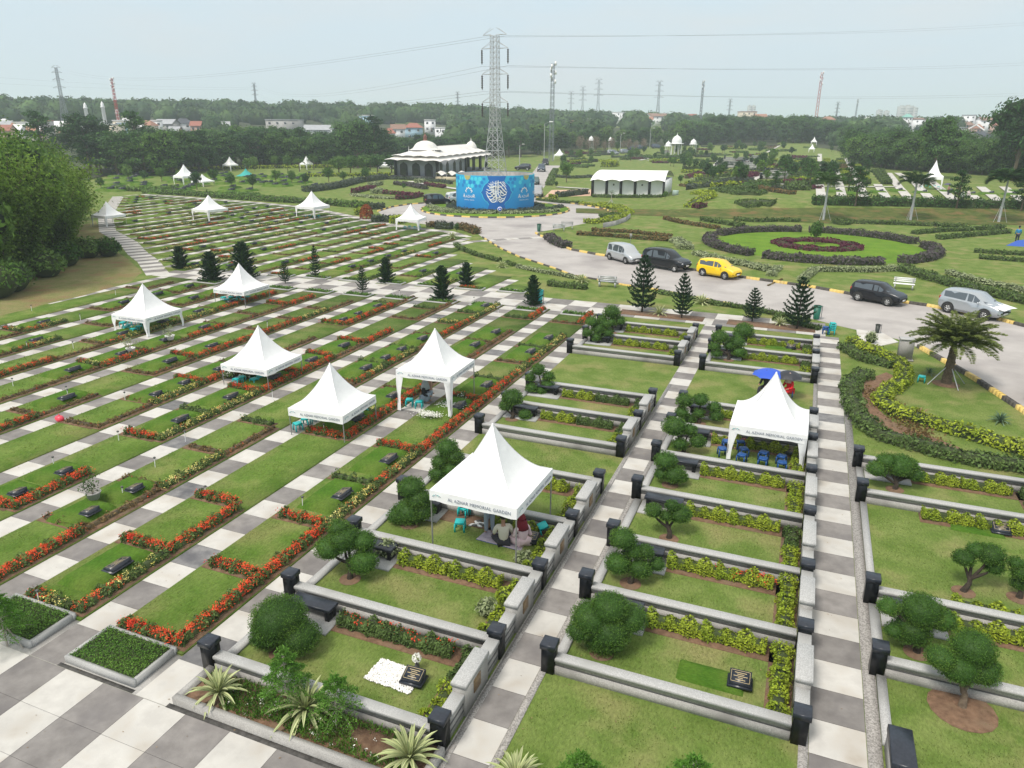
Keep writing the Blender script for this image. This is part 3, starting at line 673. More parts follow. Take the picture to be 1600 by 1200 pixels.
# ---- far part of the left field
RF = random.Random(5)
for k in range(2, len(LX)-1):
    x = (LX[k]+LX[k+1]+PW)/2; yn, ye = (ycn(x)+.3 if x > -50 else ywest(x)+2.3), yne(x)-.4
    j = 0; bc = gc = 0; gr = 0
    while yn+3*(j+1) < ye:
        y = yn+3*(j+.5); r = RF.random()
        kind = 'NN' if r < .16 else (RF.choice('BBBNGNGRMY') + RF.choice('BGBNBNR'))
        if nb[0] < 290 and kind != 'NN':
            bc += 1; border(x, y, kind, '%s border from the near end of the %s strip beyond the cross path' % (ORD[bc], ORD[k-1] if k < 31 else 'last'), False)
        if RF.random() < .22:
            gc += 1; grave(x-.1, y+.3, '%s headstone from the near end of the %s strip beyond the cross path' % (ORD[gc], ORD[k-1]), near=False)
        j += 1
# headstones inside the walled plots
def flat_stone(x, y, label, rz=0, sc=.95, turf=True):
    o = thing('grave', label, 'grave', (x, y, 0), rz, 'graves inside the walled plots', sc)
    if turf: link('mound', ME_MOUND, (-.55, 0, -.12), math.pi/2, parent=o, sc=(.62, .8, .8))
    h = link('headstone', ME_STONE, (.12, 0, .07), .04, parent=o, sc=(.8, .95, 1)); link('inscription', ME_INS, parent=h)
    return o
flat_stone(P(652, 1068)[0]-.2, P(652, 1068)[1], 'black headstone beside the bed of white pebbles in the front left plot', turf=False)
flat_stone(P(1172, 1078)[0]-.35, P(1172, 1078)[1]+.05, 'black headstone on a turf bed in the front plot of the middle block')
flat_stone(-6.75, 17.95, 'black headstone behind the seated people under the front tent', turf=False)
flat_stone(.35, 27.6, 'black headstone under the tent in the middle block', turf=False)
flat_stone(P(1572, 833)[0]-.3, P(1572, 833)[1]-.1, 'dark headstone on a turf bed in the double plot at the right edge')
flat_stone(P(1232, 545)[0], P(1232, 545)[1], 'black headstone in the farthest plot of the middle block')
# white pebbles
p = P(620, 1058); nm = NM()
for _ in range(2600):
    u_, v_ = NR.uniform(-.60, .60), NR.uniform(-.36, .36); r_ = NR.uniform(.014, .026)
    V = np.array([[1, 0, 0], [0, 1, 0], [-1, 0, 0], [0, -1, 0], [0, 0, 1.]])*r_*NR.uniform(.7, 1.3, (5, 1))+np.array([u_, v_, .02+NR.uniform(0, .02)])
    nm.add(V, [[0, 1, 4], [1, 2, 4], [2, 3, 4], [3, 0, 4]])
o = link('pebble_bed', nm.mesh('pebble_bed', mat('white_pebble', (.72, .71, .69), rough=.6, island=.25)), (p[0]-.05, p[1], 0), -.04)
tag(o, 'bed of loose white pebbles in front of a black headstone, front left plot', 'pebbles', kind='stuff')
# flower hedges inside the walled plots, along the walls
_ph = {}
def plot_hedge(x, y, L, kind, label, rz=0., w=.38, h=.29, gr='low hedges inside the walled plots'):
    key = (round(L*2)/2, kind, w, h, R.randint(0, 1))
    if key not in _ph:
        f = NM(); b = NM(); Lr = key[0]; m = {'L': 0, 'G': 1, 'B': 2, 'V': 3}[kind[0]]
        hedge_pts(f, [(-Lr/2, 0), (0, R.uniform(-.03, .03)), (Lr/2, 0)], w, h, .038, 1.5, m, 4, lump=.2)
        if 'r' in kind: flowers(b, [(-Lr/2, 0), (Lr/2, 0)], w, h, int(110*Lr), .036, 0)
        if 'y' in kind: flowers(b, [(-Lr/2, 0), (Lr/2, 0)], w, h, int(50*Lr), .042, 1)
        _ph[key] = (f.mesh('hedge', [L_LIME, L_HG, L_BRN, L_VAR, L_CORE]), b.mesh('blossoms', [L_RED, L_YEL]) if b.n else None)
    me, bl = _ph[key]; o = tag(link('hedge', me, (x, y, .03), rz), label, 'hedge', gr)
    if bl: link('blossoms', bl, parent=o)
    return o
def strip_soil(x0, x1, y0, y1): struct('flower_bed', NM().box((x0, y0, -.02), (x1, y1, .02)), M_SOIL)
for tg, rows, x0, x1, sk in (('A', ROWS_A, -11.55, -5.62, (4, 7)), ('B', ROWS_B, -4.3, 1.12, (6,)), ('C', ROWS_C, 2.72, 8.45, (1,))):
    n = 0
    for j in range(len(rows)-1):
        if j in sk and tg != 'C': continue
        n += 1; y0, y1 = rows[j], rows[j+1]; xm = x0+1.75
        strip_soil(xm, x1-.3, y1-.78, y1-.15); strip_soil(x1-.72, x1-.16, y0+.16, y1-.2)
        Lt = x1-.75-xm; k1 = 'Gr' if (tg == 'A' and j == 0) else R.choice(['L', 'L', 'L', 'Lr' if j % 3 == 1 else 'L']); k2 = 'Gr' if (tg == 'A' and j == 0) else ('L' if j < 4 else R.choice('LLG')) if not (tg == 'B' and j == 1) else 'Lr'
        nm_ = BN[tg]
        if not (tg == 'A' and j == 2): plot_hedge(xm+Lt*.22+.1, y1-.45, 1.5, k1, 'left low hedge by the back wall, %s plot of the %s' % (ORD[n], nm_))
        plot_hedge(xm+Lt*.72, y1-.45, 1.5, k2, 'right low hedge by the back wall, %s plot of the %s' % (ORD[n], nm_))
        if y1-y0 < 4:
            plot_hedge(x1-.45, y0+.8, 1.0, 'L', 'nearer side hedge by the end wall, %s plot of the %s' % (ORD[n], nm_), math.pi/2)
            plot_hedge(x1-.45, y0+2.05, 1.0, R.choice('LG'), 'farther side hedge by the end wall, %s plot of the %s' % (ORD[n], nm_), math.pi/2)
        else:
            plot_hedge(x1-3, y0+.45, 1.5, 'L', 'low lime hedge on the near side of the double plot, right walled block')
# round bushes
def bush(px, r, mats, label, z=None, flat=.85, fl=None, cat='bush', name='bush', grp=None, s=None, pos=None):
    p = pos or P(*px); nm = NM(); n = int(420*min(1, r)+120); s = s or max(.05, r*.13)
    d = NR.normal(0, 1, (n, 3)); d[:, 2] = np.abs(d[:, 2])*.9-.25; d /= np.linalg.norm(d, axis=1)[:, None]
    C = d*np.array([r, r, r*flat])*NR.uniform(.8, 1.06, (n, 1))+np.array([0, 0, r*flat*.75]); C[:, 2] = np.maximum(C[:, 2], .02)
    nm.cards(C, d, s, .9, 0, .7); nm.ell((0, 0, r*flat*.7), (r*.8, r*.8, r*flat*.78), 1)
    o = tag(link(name, nm.mesh(name, [mats, L_CORE]), (p[0], p[1], p[2] if z is None else z)), label, cat, grp)
    if fl is not None:
        b = NM(); k = NR.randint(0, n, 60); b.cards(C[k]*1.03, d[k], s*.9, .9, 0); link('blossoms', b.mesh('blossoms', fl), parent=o)
    return o
bush((606, 868), .36, L_VAR, 'pale yellow-green round bush below the left leg of the front tent')
bush((818, 880), .28, L_VAR, 'small pale bush by the front leg of the front tent')
bush((762, 960), .30, L_VAR, 'small round yellow-green bush beside the pillar, front of the second plot')
bush((790, 938), .26, L_LIME, 'small lime bush touching the stepped wall in the second plot')
# ground-cover planters with granite kerbs
def planter(x0, x1, y0, y1, label, h=.18, big=True, gr='kerbed ground-cover planters at the strip ends'):
    cx, cy = (x0+x1)/2, (y0+y1)/2; a, b = (x1-x0)/2, (y1-y0)/2
    o = thing('planter', label, 'planter', (cx, cy, 0), 0, gr)
    nm = NM(); t = .09
    for q in ((-a, -b, a, -b+t), (-a, b-t, a, b), (-a, -b+t, -a+t, b-t), (a-t, -b+t, a, b-t)): nm.box((q[0], q[1], -.05), (q[2], q[3], h))
    link('kerb', nm.mesh('kerb', M_STONE), parent=o)
    s = .024 if big else .08; n = int((2*a*2*b)/(s*s)*1.0); g = NM()
    C = np.stack([NR.uniform(-a+t, a-t, n), NR.uniform(-b+t, b-t, n), h+NR.uniform(-.05, .08, n)], 1)
    g.cards(C, np.tile([0, 0, 1.], (n, 1)), s, .9, 0, .6); g.box((-a+t, -b+t, 0), (a-t, b-t, h-.02), 1)
    link('ground_cover', g.mesh('ground_cover', [L_GC, L_CORE]), parent=o); return o
planter(-14.85, -12.68, 8.9, 10.15, 'square kerbed planter of bright green ground cover in the foreground paving')
planter(-18.25, -16.05, 8.9, 10.15, 'kerbed planter of green ground cover at the lower left edge of the photo')
planter(-21.6, -19.4, 8.9, 10.15, 'kerbed planter of green ground cover beyond the lower left edge', big=False)
for s in range(1, 11):
    x = LX[s-1]-1.2; planter(x-1.1, x+1.1, ycs(x)-1.25, ycs(x)-.35, 'narrow green planter at the far end of the %s grass strip left of the walls' % ORD[s], .12, False)
for k in range(2, 12):
    x = (LX[k]+LX[k+1]+PW)/2
    if x > -50: planter(x-1.1, x+1.1, ycn(x)+.1, ycn(x)+.95, 'narrow planter at the near end of the %s strip beyond the cross path' % ORD[k-1], .12, False)
# ================================================================== TREES
def limb(nm, a, b, r0, r1, bend=.1, m=0, seg=7):
    a, b = np.array(a, float), np.array(b, float); n = 5; t = np.linspace(0, 1, n)[:, None]
    off = NR.normal(0, bend, 3)*np.linalg.norm(b-a); pts = a+(b-a)*t+off*np.sin(t*math.pi)
    nm.tube(pts, np.linspace(r0, r1, n), seg, m)
def pad_cloud(nm, c, r, flat=.72, s=.035, dens=1., m=0, mc=1):
    """clipped needle pad: dense short blades radiating from a core"""
    area = 4*math.pi*r*r*.8; n = int(dens*area/(s*s)*1.35)+40
    d = NR.normal(0, 1, (n, 3)); d /= np.linalg.norm(d, axis=1)[:, None]
    bump = 1+.07*np.sin(d[:, 0]*9+c[0]*7)*np.sin(d[:, 1]*8+c[1]*5)+.05*np.sin(d[:, 2]*13)
    sc = np.array([r, r, r*flat]); low = d[:, 2] < -.35
    rad = NR.uniform(.84, 1.02, n)*bump; C = d*sc*rad[:, None]+np.array(c); C[low, 2] = c[2]-.35*r*flat+NR.uniform(-.1, .05, low.sum())*r
    D = d+NR.normal(0, .95, (n, 3)); nm.cards_dir(C, D, NR.normal(0, 1, (n, 3)), s*1.7*NR.uniform(.7, 1.4, n), s*.30, m)
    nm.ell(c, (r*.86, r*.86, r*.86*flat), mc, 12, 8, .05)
def topiary(base, pads, label, bark=M_DBARK, sc=1.0):
    b = np.array(P(*base)); zc = depth(b)+.0; o = thing('cloud_pruned_pine', label, 'tree', tuple(b), 0, 'cloud-pruned pines in the walled plots')
    cr = NM(); tr = NM(); cs = []
    for i, (u, v, r) in enumerate(pads):
        rm = r*zc/CF*sc*.88; c = np.array(DP(u, v, zc-(.2 if i % 2 else -.15)*rm*(1 if i else 0)))-b
        c[2] = max(c[2], rm*.6); cs.append((c, rm))
    s = max(.018, .023*zc/16)
    for c, rm in cs: pad_cloud(cr, c, rm, .8, s)
    top = max(c[2] for c, r in cs); ctr = np.mean([c for c, r in cs], 0)
    j1 = np.array([ctr[0]*.4, ctr[1]*.4, top*.35]); tr.tube([(0, 0, -.05), (0, 0, .05), j1*.6+np.array([.04, 0, .02]), j1], [.12, .09, .065, .055], 8)
    for c, rm in cs: limb(tr, j1*NR.uniform(.6, 1.0), c-np.array([0, 0, rm*.3]), .05, .025, .08)
    so = NM().lathe([(.30, .005), (.2, .03), (.01, .04)], (0, 0, 0), 14)
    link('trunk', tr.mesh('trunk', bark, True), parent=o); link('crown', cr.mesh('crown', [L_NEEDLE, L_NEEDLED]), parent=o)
    struct('bare_soil', so, M_SOIL, loc=(b[0], b[1], .004))
    return o
TOP = [((440, 1020), [(436, 968, 50), (466, 996, 38), (420, 990, 34)], 'large double-balled clipped pine at the front left plot'),
 ((547, 905), [(537, 842, 30), (515, 856, 26), (567, 846, 23), (567, 878, 27), (530, 826, 20)], 'clipped pine with a leaning black trunk in the second plot of the left block'),
 ((640, 820), [(643, 762, 24), (654, 780, 23), (640, 800, 30), (662, 798, 20), (622, 806, 19)], 'dense clipped pine left of the front tent'),
 ((697, 755), [(699, 700, 20), (710, 713, 17), (688, 722, 16), (683, 740, 15), (706, 733, 20)], 'clipped pine just behind the left corner of the front tent'),
 ((800, 655), [(801, 622, 19), (820, 648, 11), (790, 634, 12)], 'small clipped pine by the pillar at the second lawn, left block'),
 ((845, 615), [(841, 578, 13), (829, 590, 9), (857, 588, 11), (831, 606, 11), (855, 602, 13), (845, 610, 10)], 'five-tiered clipped pine beside the large lawn, left block'),
 ((935, 537), [(925, 503, 11), (946, 507, 9), (936, 514, 13), (918, 520, 9), (949, 520, 10), (932, 527, 9)], 'clipped pine with many pads beyond the large lawn, left block'),
 ((957, 520), [(956, 488, 15), (942, 499, 9), (968, 501, 10), (955, 503, 10)], 'umbrella-topped clipped pine farthest back in the left block'),
 ((940, 1020), [(925, 967, 38), (952, 985, 40), (983, 966, 32), (953, 950, 34), (944, 1006, 34), (905, 986, 22)], 'largest clipped pine, bushy, front plot of the middle block'),
 ((985, 912), [(974, 842, 24), (1008, 862, 16), (966, 880, 24), (1000, 888, 22), (1026, 882, 15), (992, 862, 16)], 'clipped pine of five pads in the second plot of the middle block'),
 ((1045, 842), [(1021, 798, 16), (1050, 790, 12), (1062, 804, 21), (1040, 806, 12)], 'flat spreading clipped pine with two pads, third plot of the middle block'),
 ((1047, 758), [(1040, 720, 20), (1054, 742, 21), (1035, 740, 14), (1066, 746, 11)], 'pointed clipped pine in the fourth plot of the middle block'),
 ((1067, 710), [(1054, 667, 22), (1090, 690, 15), (1078, 672, 13), (1062, 694, 14)], 'clipped pine with one large round head left of the middle block tent'),
 ((1092, 662), [(1070, 626, 15), (1095, 625, 14), (1116, 636, 12), (1065, 645, 12), (1092, 646, 11), (1119, 650, 12), (1078, 655, 11)], 'wide many-balled clipped pine behind the middle block tent'),
 ((1138, 563), [(1125, 527, 15), (1152, 535, 13), (1117, 541, 10), (1154, 550, 13), (1120, 552, 9), (1140, 540, 10)], 'clipped pine with two black stems beyond the large lawn, middle block'),
 ((1160, 535), [(1163, 517, 17), (1156, 523, 12)], 'single-domed clipped pine farthest back in the middle block'),
 ((1398, 765), [(1406, 728, 26), (1370, 733, 17), (1385, 721, 18), (1430, 742, 15), (1420, 728, 17)], 'broad flat-headed clipped pine in the far plot of the right block'),
 ((1505, 925), [(1506, 872, 19), (1548, 867, 25), (1526, 860, 17), (1553, 886, 17)], 'leaning two-headed clipped pine on the lawn of the right block'),
 ((1432, 1020), [(1440, 954, 38), (1388, 948, 19), (1425, 984, 34), (1470, 968, 26), (1398, 985, 17)], 'large mushroom-shaped clipped pine in the second plot of the right block'),
 ((1503, 1105), [(1520, 1012, 38), (1470, 1028, 26), (1532, 1046, 34), (1498, 1044, 34)], 'large round clipped pine ringed by bare soil at the lower right'),
 ((1592, 935), [(1588, 880, 14), (1600, 895, 22), (1592, 912, 14)], 'clipped pine cut by the right edge of the photo')]
for b_, p_, l_ in TOP: topiary(b_, p_, l_, M_WOOD if b_[0] == 1503 else M_DBARK)

# tiered norfolk pines
_np = {}
def norfolk_mesh(kind, var):
    key = (kind, var)
    if key in _np: return _np[key]
    H = 1.0; cr = NM(); tr = NM(); tr.tube([(0, 0, 0), (.004, 0, .5), (0, .003, 1)], [.018, .012, .004], 7)
    nt_ = 11 if kind == 'open' else 15
    for i in range(nt_):
        t = i/(nt_-1); z = .13+.83*t if kind == 'open' else .06+.9*t
        L = (.30*(1-t)**.75+.035) if kind == 'open' else (.19*(1-t)**.5*(.85+.3*math.sin(i*2.1+var))+.04)
        if kind == 'open' and t < .12: L *= .75
        nbr = 6 if kind == 'open' else 7; a0 = NR.uniform(0, 6)
        for k in range(nbr):
            a = a0+k*2*math.pi/nbr+NR.uniform(-.15, .15); Lk = L*NR.uniform(.8, 1.1)
            q = np.linspace(0, 1, 6); up = (.18+.25*t)*Lk
            pts = np.stack([np.cos(a)*Lk*q, np.sin(a)*Lk*q, z-.10*Lk*np.sin(q*math.pi)+up*q**2*1.5], 1)
            tr.tube(pts, np.linspace(.005, .002, 6), 4)
            n = int(150*Lk/.3)+14; u = NR.uniform(.12, 1, n); C = np.stack([np.interp(u, q, pts[:, c]) for c in range(3)], 1)
            d = np.array([math.cos(a), math.sin(a), .25]); side = NR.normal(0, 1, (n, 3)); D = d*.8+side*.75+np.array([0, 0, .35])
            cr.cards_dir(C, D, NR.normal(0, 1, (n, 3)), .042*NR.uniform(.7, 1.2, n)*(1.15-.4*u), .007 if kind == 'open' else .010)
    if kind != 'open': cr.ell((0, 0, .5), (.06, .06, .4), 1, 8, 8, .2)
    r = (tr.mesh('trunk', M_DBARK), cr.mesh('crown', [L_NORF, L_NEEDLED])); _np[key] = r; return r
def norfolk(px, vtop, kind, var, label, wd=1., props=False):
    b = P(*px); zc = depth(b)
    z = .5
    while True:
        q = np.array([b[0], b[1], z])-np.array([0, 0, CH]); v = 600+CF*(q@AD)/(q@AF)
        if v <= vtop or z > 30: break
        z += .03
    o = thing('norfolk_pine', label, 'tree', b, NR.uniform(0, 6), 'tiered norfolk pines along the cross path', (z*wd, z*wd, z))
    t, c = norfolk_mesh(kind, var); link('trunk', t, parent=o); link('crown', c, parent=o)
    return o
NP = [((283, 420), 385, 'dense', 0, 'leftmost of the dark norfolk pines, at the corner of the cross path', 1.9), ((332, 440), 393, 'dense', 1, 'norfolk pine second from the left beside the cross path', 1.9), ((383, 436), 378, 'dense', 2, 'norfolk pine partly behind the tip of the far left white tent', 1.7),
 ((446, 443), 408, 'open', 0, 'smallest norfolk pine, left of centre on the cross path', .9), ((494, 435), 384, 'open', 1, 'slender norfolk pine left of the flowering strips, beyond the cross path', .62), ((567, 457), 416, 'open', 2, 'open norfolk pine on the near side of the cross path, left of centre', .85),
 ((604, 442), 402, 'dense', 1, 'dark norfolk pine beyond the cross path left of centre', 1.6), ((691, 468), 415, 'dense', 2, 'tallest dark columnar norfolk pine on the cross path', 1.45), ((729, 446), 410, 'dense', 0, 'norfolk pine beyond the cross path beside the curved lawn', 1.6),
 ((833, 477), 430, 'dense', 1, 'conical norfolk pine with a turquoise bin behind it', 1.4), ((1003, 488), 399, 'open', 0, 'largest tiered norfolk pine in front of the black off-roader', .98), ((1065, 497), 427, 'open', 1, 'tiered norfolk pine in front of the yellow car', .92),
 ((1175, 502), 450, 'open', 2, 'flat-tiered norfolk pine at the head of the middle walkway', 1.15), ((1245, 514), 433, 'open', 0, 'leaning tiered norfolk pine next to the green litter bin', 1.05)]
for a in NP: norfolk(a[0], a[1], a[2], a[3], a[4], a[5])
# young araucarias in the foreground
def sapling(pos, H, label, tiers=5, props=True):
    o = thing('young_araucaria', label, 'tree', pos, NR.uniform(0, 6), 'young araucarias in the foreground')
    tr = NM(); cr = NM(); tr.tube([(0, 0, 0), (.03, .01, H*.5), (.0, .02, H)], [.025, .02, .008], 6)
    for i in range(tiers):
        t = (i+.6)/tiers; z = H*(.22+.74*t); L = .62*(1.10-t)**.75
        for k in range(6):
            a = k*math.pi/3+i*.5+NR.uniform(-.1, .1); q = np.linspace(0, 1, 6); Lk = L*NR.uniform(.85, 1.1)
            pts = np.stack([np.cos(a)*Lk*q, np.sin(a)*Lk*q, z+.12*Lk*np.sin(q*2.2)-.16*Lk*q**2], 1); tr.tube(pts, np.linspace(.01, .004, 6), 4)
            for sgn in (-1, 1, 0):
                for w_ in np.linspace(.25, 1., 9):
                    c = np.array([np.interp(w_, q, pts[:, j]) for j in range(3)]); aa = a+sgn*1.05; l2 = (.36*(1.15-w_)+.07)*Lk*1.4 if sgn else .10
                    n = 9; u = NR.uniform(0, 1, n); C = c+np.outer(u*l2, [math.cos(aa), math.sin(aa), .10])+NR.normal(0, .004, (n, 3))
                    D = np.array([math.cos(aa), math.sin(aa), .3])+NR.normal(0, .7, (n, 3)); cr.cards_dir(C, D, NR.normal(0, 1, (n, 3)), .045, .011)
    C = NR.normal(0, .05, (120, 3))+np.array([0, 0, H]); cr.cards_dir(C, NR.normal(0, 1, (120, 3))+[0, 0, 1.4], NR.normal(0, 1, (120, 3)), .09, .014)
    link('trunk', tr.mesh('trunk', M_STAKE, True), parent=o); link('crown', cr.mesh('crown', [L_ARAU]), parent=o)
    if props:
        for k in range(3):
            a = k*2.1+.4; link('prop', NM().tube([(math.cos(a)*.42, math.sin(a)*.42, 0), (0.02, 0, H*.5)], .014, 5).mesh('prop', M_STAKE), parent=o)
    return o
sapling(P(452, 1108, 0), 1.5, 'taller young araucaria among the pale agaves in the front planter', 6, False)
sapling(P(528, 1130, 0), 1.15, 'smaller staked young araucaria between two agaves in the front planter', 4)
sapling(P(905, 1245, 0), .95, 'young araucaria at the bottom edge, left of the other on the front lawn', 5)
sapling(P(1078, 1262, 0), 1.15, 'young araucaria at the bottom edge, right of the other on the front lawn', 5)
sapling(P(12, 1010, 0), 1.5, 'young araucaria cut by the left edge of the photo in a planter', 6)
# agaves
def agave(pos, r, label, mats=(None,), n=46, gr='pale variegated agaves', up=1.):
    o = tag(link('agave', None, pos), label, 'plant', gr); nm = NM(); st = NM()
    for i in range(n):
        a = i*2.399+NR.uniform(-.2, .2); e = (.12+1.25*(i/n)**.9)*up; L = r*(1.15-.28*i/n)*NR.uniform(.85, 1.1); w_ = r*.062
        q = np.linspace(0, 1, 7); ce = np.cos(e-.5*q**2*(1-i/n)); se = np.sin(e-.55*q**2*(1-i/n)); rr = L*q*ce; zz = L*q*se+.05
        wv = w_*np.sin(math.pi*np.clip(q*.86+.14, 0, 1))**.7; side = np.array([-math.sin(a), math.cos(a), 0])
        C = np.stack([math.cos(a)*rr, math.sin(a)*rr, zz], 1)
        for (f0, f1, tgt) in ((-1, -.2, nm), (-.2, .2, st), (.2, 1, nm)):
            Vl = C+side*(wv*f0)[:, None]; Vr = C+side*(wv*f1)[:, None]
            lift = lambda f: np.stack([0*q, 0*q, wv*abs(f)*.45], 1)
            V = np.concatenate([Vl+lift(f0), Vr+lift(f1)]); F = [[k, k+1, 7+k+1, 7+k] for k in range(6)]; tgt.add(V, F)
    link('blades', nm.mesh('blades', mats[0] or L_AGV), parent=o); link('blade_stripes', st.mesh('blade_stripes', L_AGG if mats[0] is None else mats[0]), parent=o); return o
agave(P(342, 1085, .15), .62, 'pale agave at the left end of the front planter')
agave(P(478, 1112, .15), .74, 'pale agave in the middle of the front planter')
agave(P(640, 1188, .15), .70, 'pale agave at the right end of the front planter beside the black pillar')
agave(P(806, 1222, .0), .6, 'pale agave on the bottom edge left of the young araucarias')
for px, r, l in (((1030, 492), .75, 'pale agave in the bed between two norfolk pines'), ((1096, 475), .8, 'pale agave on the roadside lawn right of the norfolk pines'), ((909, 441), .8, 'pale agave on the lawn left of the metal bench'), ((784, 418), .75, 'pale agave beside the curved low hedge'), ((707, 373), .9, 'pale agave at the end of the far lawn path'), ((1218, 508), .6, 'pale agave at the head of the right walkway')):
    agave(P(*px), r, l, n=34)
agave(P(1434, 655), .62, 'reddish dying agave in the lime hedge curve', (leafm('agave_dry', (.22, .16, .07), (.30, .22, .12)),), 30)
agave(P(1562, 660), .5, 'blue-green agave alone on the lawn at the right', (leafm('agave_blue', (.09, .16, .09), (.14, .21, .13)),), 40)
agave(P(1452, 585), .42, 'small green agave left of the palm', (MATS['agave_blue'],), 30)
# white small flowers in planter
b = NM(); n = 40; C = np.stack([NR.uniform(-10.5, -6, n), NR.uniform(9.1, 9.7, n), NR.uniform(.12, .25, n)], 1); C = np.repeat(C, 5, 0)+NR.normal(0, .02, (200, 3)); b.cards(C, np.tile([0, 0, 1.], (200, 1)), .02)
g_ = NM(); C = np.stack([NR.uniform(-11.2, -5.8, 7000), NR.uniform(9.05, 9.9, 7000), NR.uniform(.1, .2, 7000)], 1); C = C[(np.sin(C[:, 0]*3)+np.cos(C[:, 1]*7+C[:, 0])) > -.7]; g_.cards_dir(C, NR.normal(0, .5, (len(C), 3))+[0, 0, 1], NR.normal(0, 1, (len(C), 3)), .1, .012)
o = tag(link('low_flowers', g_.mesh('low_flowers', L_GC), (0, 0, 0)), 'low green tufts with tiny white flowers under the agaves', 'ground cover', kind='stuff'); link('blossoms', b.mesh('blossoms', L_WHT), parent=o)
# date palm with props
def palm(pos, H, label, fr=34, L=1.9, props=4, lean=.03, rt=.2, mats=(L_PALM, M_WOOD), name='date_palm', gr=None, droop=1., leaf=.30):
    o = thing(name, label, 'palm tree', pos, NR.uniform(0, 6), gr); tr = NM(); n = 14; z = np.linspace(0, H, n)
    tr.tube(np.stack([lean*z, 0*z, z], 1), rt*(1.25-.5*z/H)*(1+.1*np.sin(np.arange(n)*3.1)), 10)
    if rt > .12:
        for i in range(90):
            a = NR.uniform(0, 6.28); zz = NR.uniform(.15, H); rr = rt*(1.25-.5*zz/H); tr.cards([(lean*zz+math.cos(a)*rr, math.sin(a)*rr, zz)], [(math.cos(a), math.sin(a), .8)], .09, .8, 0, .1)
    cr = NM(); ra = NM()
    for i in range(fr):
        a = i*2.399; t = (i+.5)/fr; e = 1.4-1.2*t; q = np.linspace(0, 1, 10); Lk = L*NR.uniform(.85, 1.1)
        th = e-droop*1.15*q**1.4; dr = np.cumsum(np.cos(th))*Lk/10; dz = np.cumsum(np.sin(th))*Lk/10
        pts = np.stack([lean*H+np.cos(a)*dr, np.sin(a)*dr, H-.05+dz], 1); ra.tube(pts, np.linspace(.018, .004, 10), 4)
        m = int(105*L/1.9); u = np.repeat(np.linspace(.1, 1, m), 2); sg = np.tile([-1, 1], m); C = np.stack([np.interp(u, q, pts[:, j]) for j in range(3)], 1)
        tdir = np.array([math.cos(a), math.sin(a), 0]); sd = np.array([-math.sin(a), math.cos(a), 0])
        D = tdir*.75+sd[None]*sg[:, None]*.8+np.array([0, 0, .12])[None]+NR.normal(0, .14, (2*m, 3)); cr.cards_dir(C, D, NR.normal(0, .5, (2*m, 3))+[0, 0, 1], leaf*L/1.9*np.sin(.35+u*2.4), .013*L/1.9*(1.3 if L < 2.5 else 2))
    link('trunk', tr.mesh('trunk', mats[1], True), parent=o); link('fronds', cr.mesh('fronds', mats[0]), parent=o); link('frond_stalks', ra.mesh('frond_stalks', L_PALM), parent=o)
    for k in range(props):
        a = k*2*math.pi/props+.5; link('prop', NM().tube([(math.cos(a)*.95, math.sin(a)*.95, 0), (lean*H*.5, 0, H*.52)], .022, 6).mesh('prop', M_STEEL), parent=o)
    return o
pb = P(1478, 600)
palm(pb, 2.05, 'date palm with four white props on the lawn right of the walkway', 64, 2.1, leaf=.34, droop=.8)
struct('bare_soil', NM().lathe([(.62, .008), (.4, .06), (.01, .07)], (pb[0], pb[1], 0), 16), M_SOIL)
struct('bare_soil', NM().lathe([(.68, .008), (.4, .03), (.01, .04)], (*P(1503, 1108)[:2], 0), 16), M_SOIL)

# ---- broad trees for the belts
def broad_mesh(var, H=1.0, crown=None, leaf=L_DK, cards=1500, spread=.42, base=.25, s=.023, fl=.75, inner=True):
    tr = NM(); cr = NM(); tr.tube([(0, 0, 0), (.01, 0, .3), (0, .02, .6)], [.028, .02, .012], 7)
    nb_ = 13; cs = []
    for i in range(nb_):
        a = i*2.399+var; t = (i+.5)/nb_; rr = spread*math.sqrt(max(0., 1-(2*t-1)**2*.75))*NR.uniform(.5, .85)*(.95 if i % 3 else .5)
        z = base+.13+(.97-base-.22)*t; r = spread*NR.uniform(.34, .5); cs.append((np.array([math.cos(a)*rr, math.sin(a)*rr, z]), r))
        limb(tr, (0, 0, .22+.3*t), cs[-1][0], .012, .004, .06, seg=5)
    for c, r in cs:
        n = cards//nb_; d = NR.normal(0, 1, (n, 3)); d[:, 2] += .25; d /= np.linalg.norm(d, axis=1)[:, None]
        C = c+d*np.array([r, r, r*fl])*NR.uniform(.6, 1.1, (n, 1))*(1+.18*np.sin(d[:, :1]*7+var)); cr.cards(C, d, s, .8, 0, .55)
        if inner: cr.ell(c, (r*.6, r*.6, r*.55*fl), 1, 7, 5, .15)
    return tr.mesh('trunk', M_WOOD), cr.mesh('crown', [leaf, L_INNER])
def place_tree(meshes, pos, H, label, name='broadleaf_tree', cat='tree', gr=None, wd=1.):
    o = thing(name, label, cat, pos, NR.uniform(0, 6.3), gr, (H*wd, H*wd, H)); link('trunk', meshes[0], parent=o); link('crown', meshes[1], parent=o); return o
BT = [broad_mesh(i, leaf=[L_DK, L_DK, L_MD, L_DK, L_MD, L_LT][i], cards=[3600, 3200, 3400, 4200, 3200, 3200][i], spread=[.42, .36, .44, .5, .38, .36][i], fl=[.7, .8, .55, .5, .85, .9][i]) for i in range(6)]
BS = [broad_mesh(i+10, leaf=[L_MD, L_LT, L_DK][i], cards=900, spread=.4, base=.3, s=.05, fl=.7, inner=False) for i in range(3)]
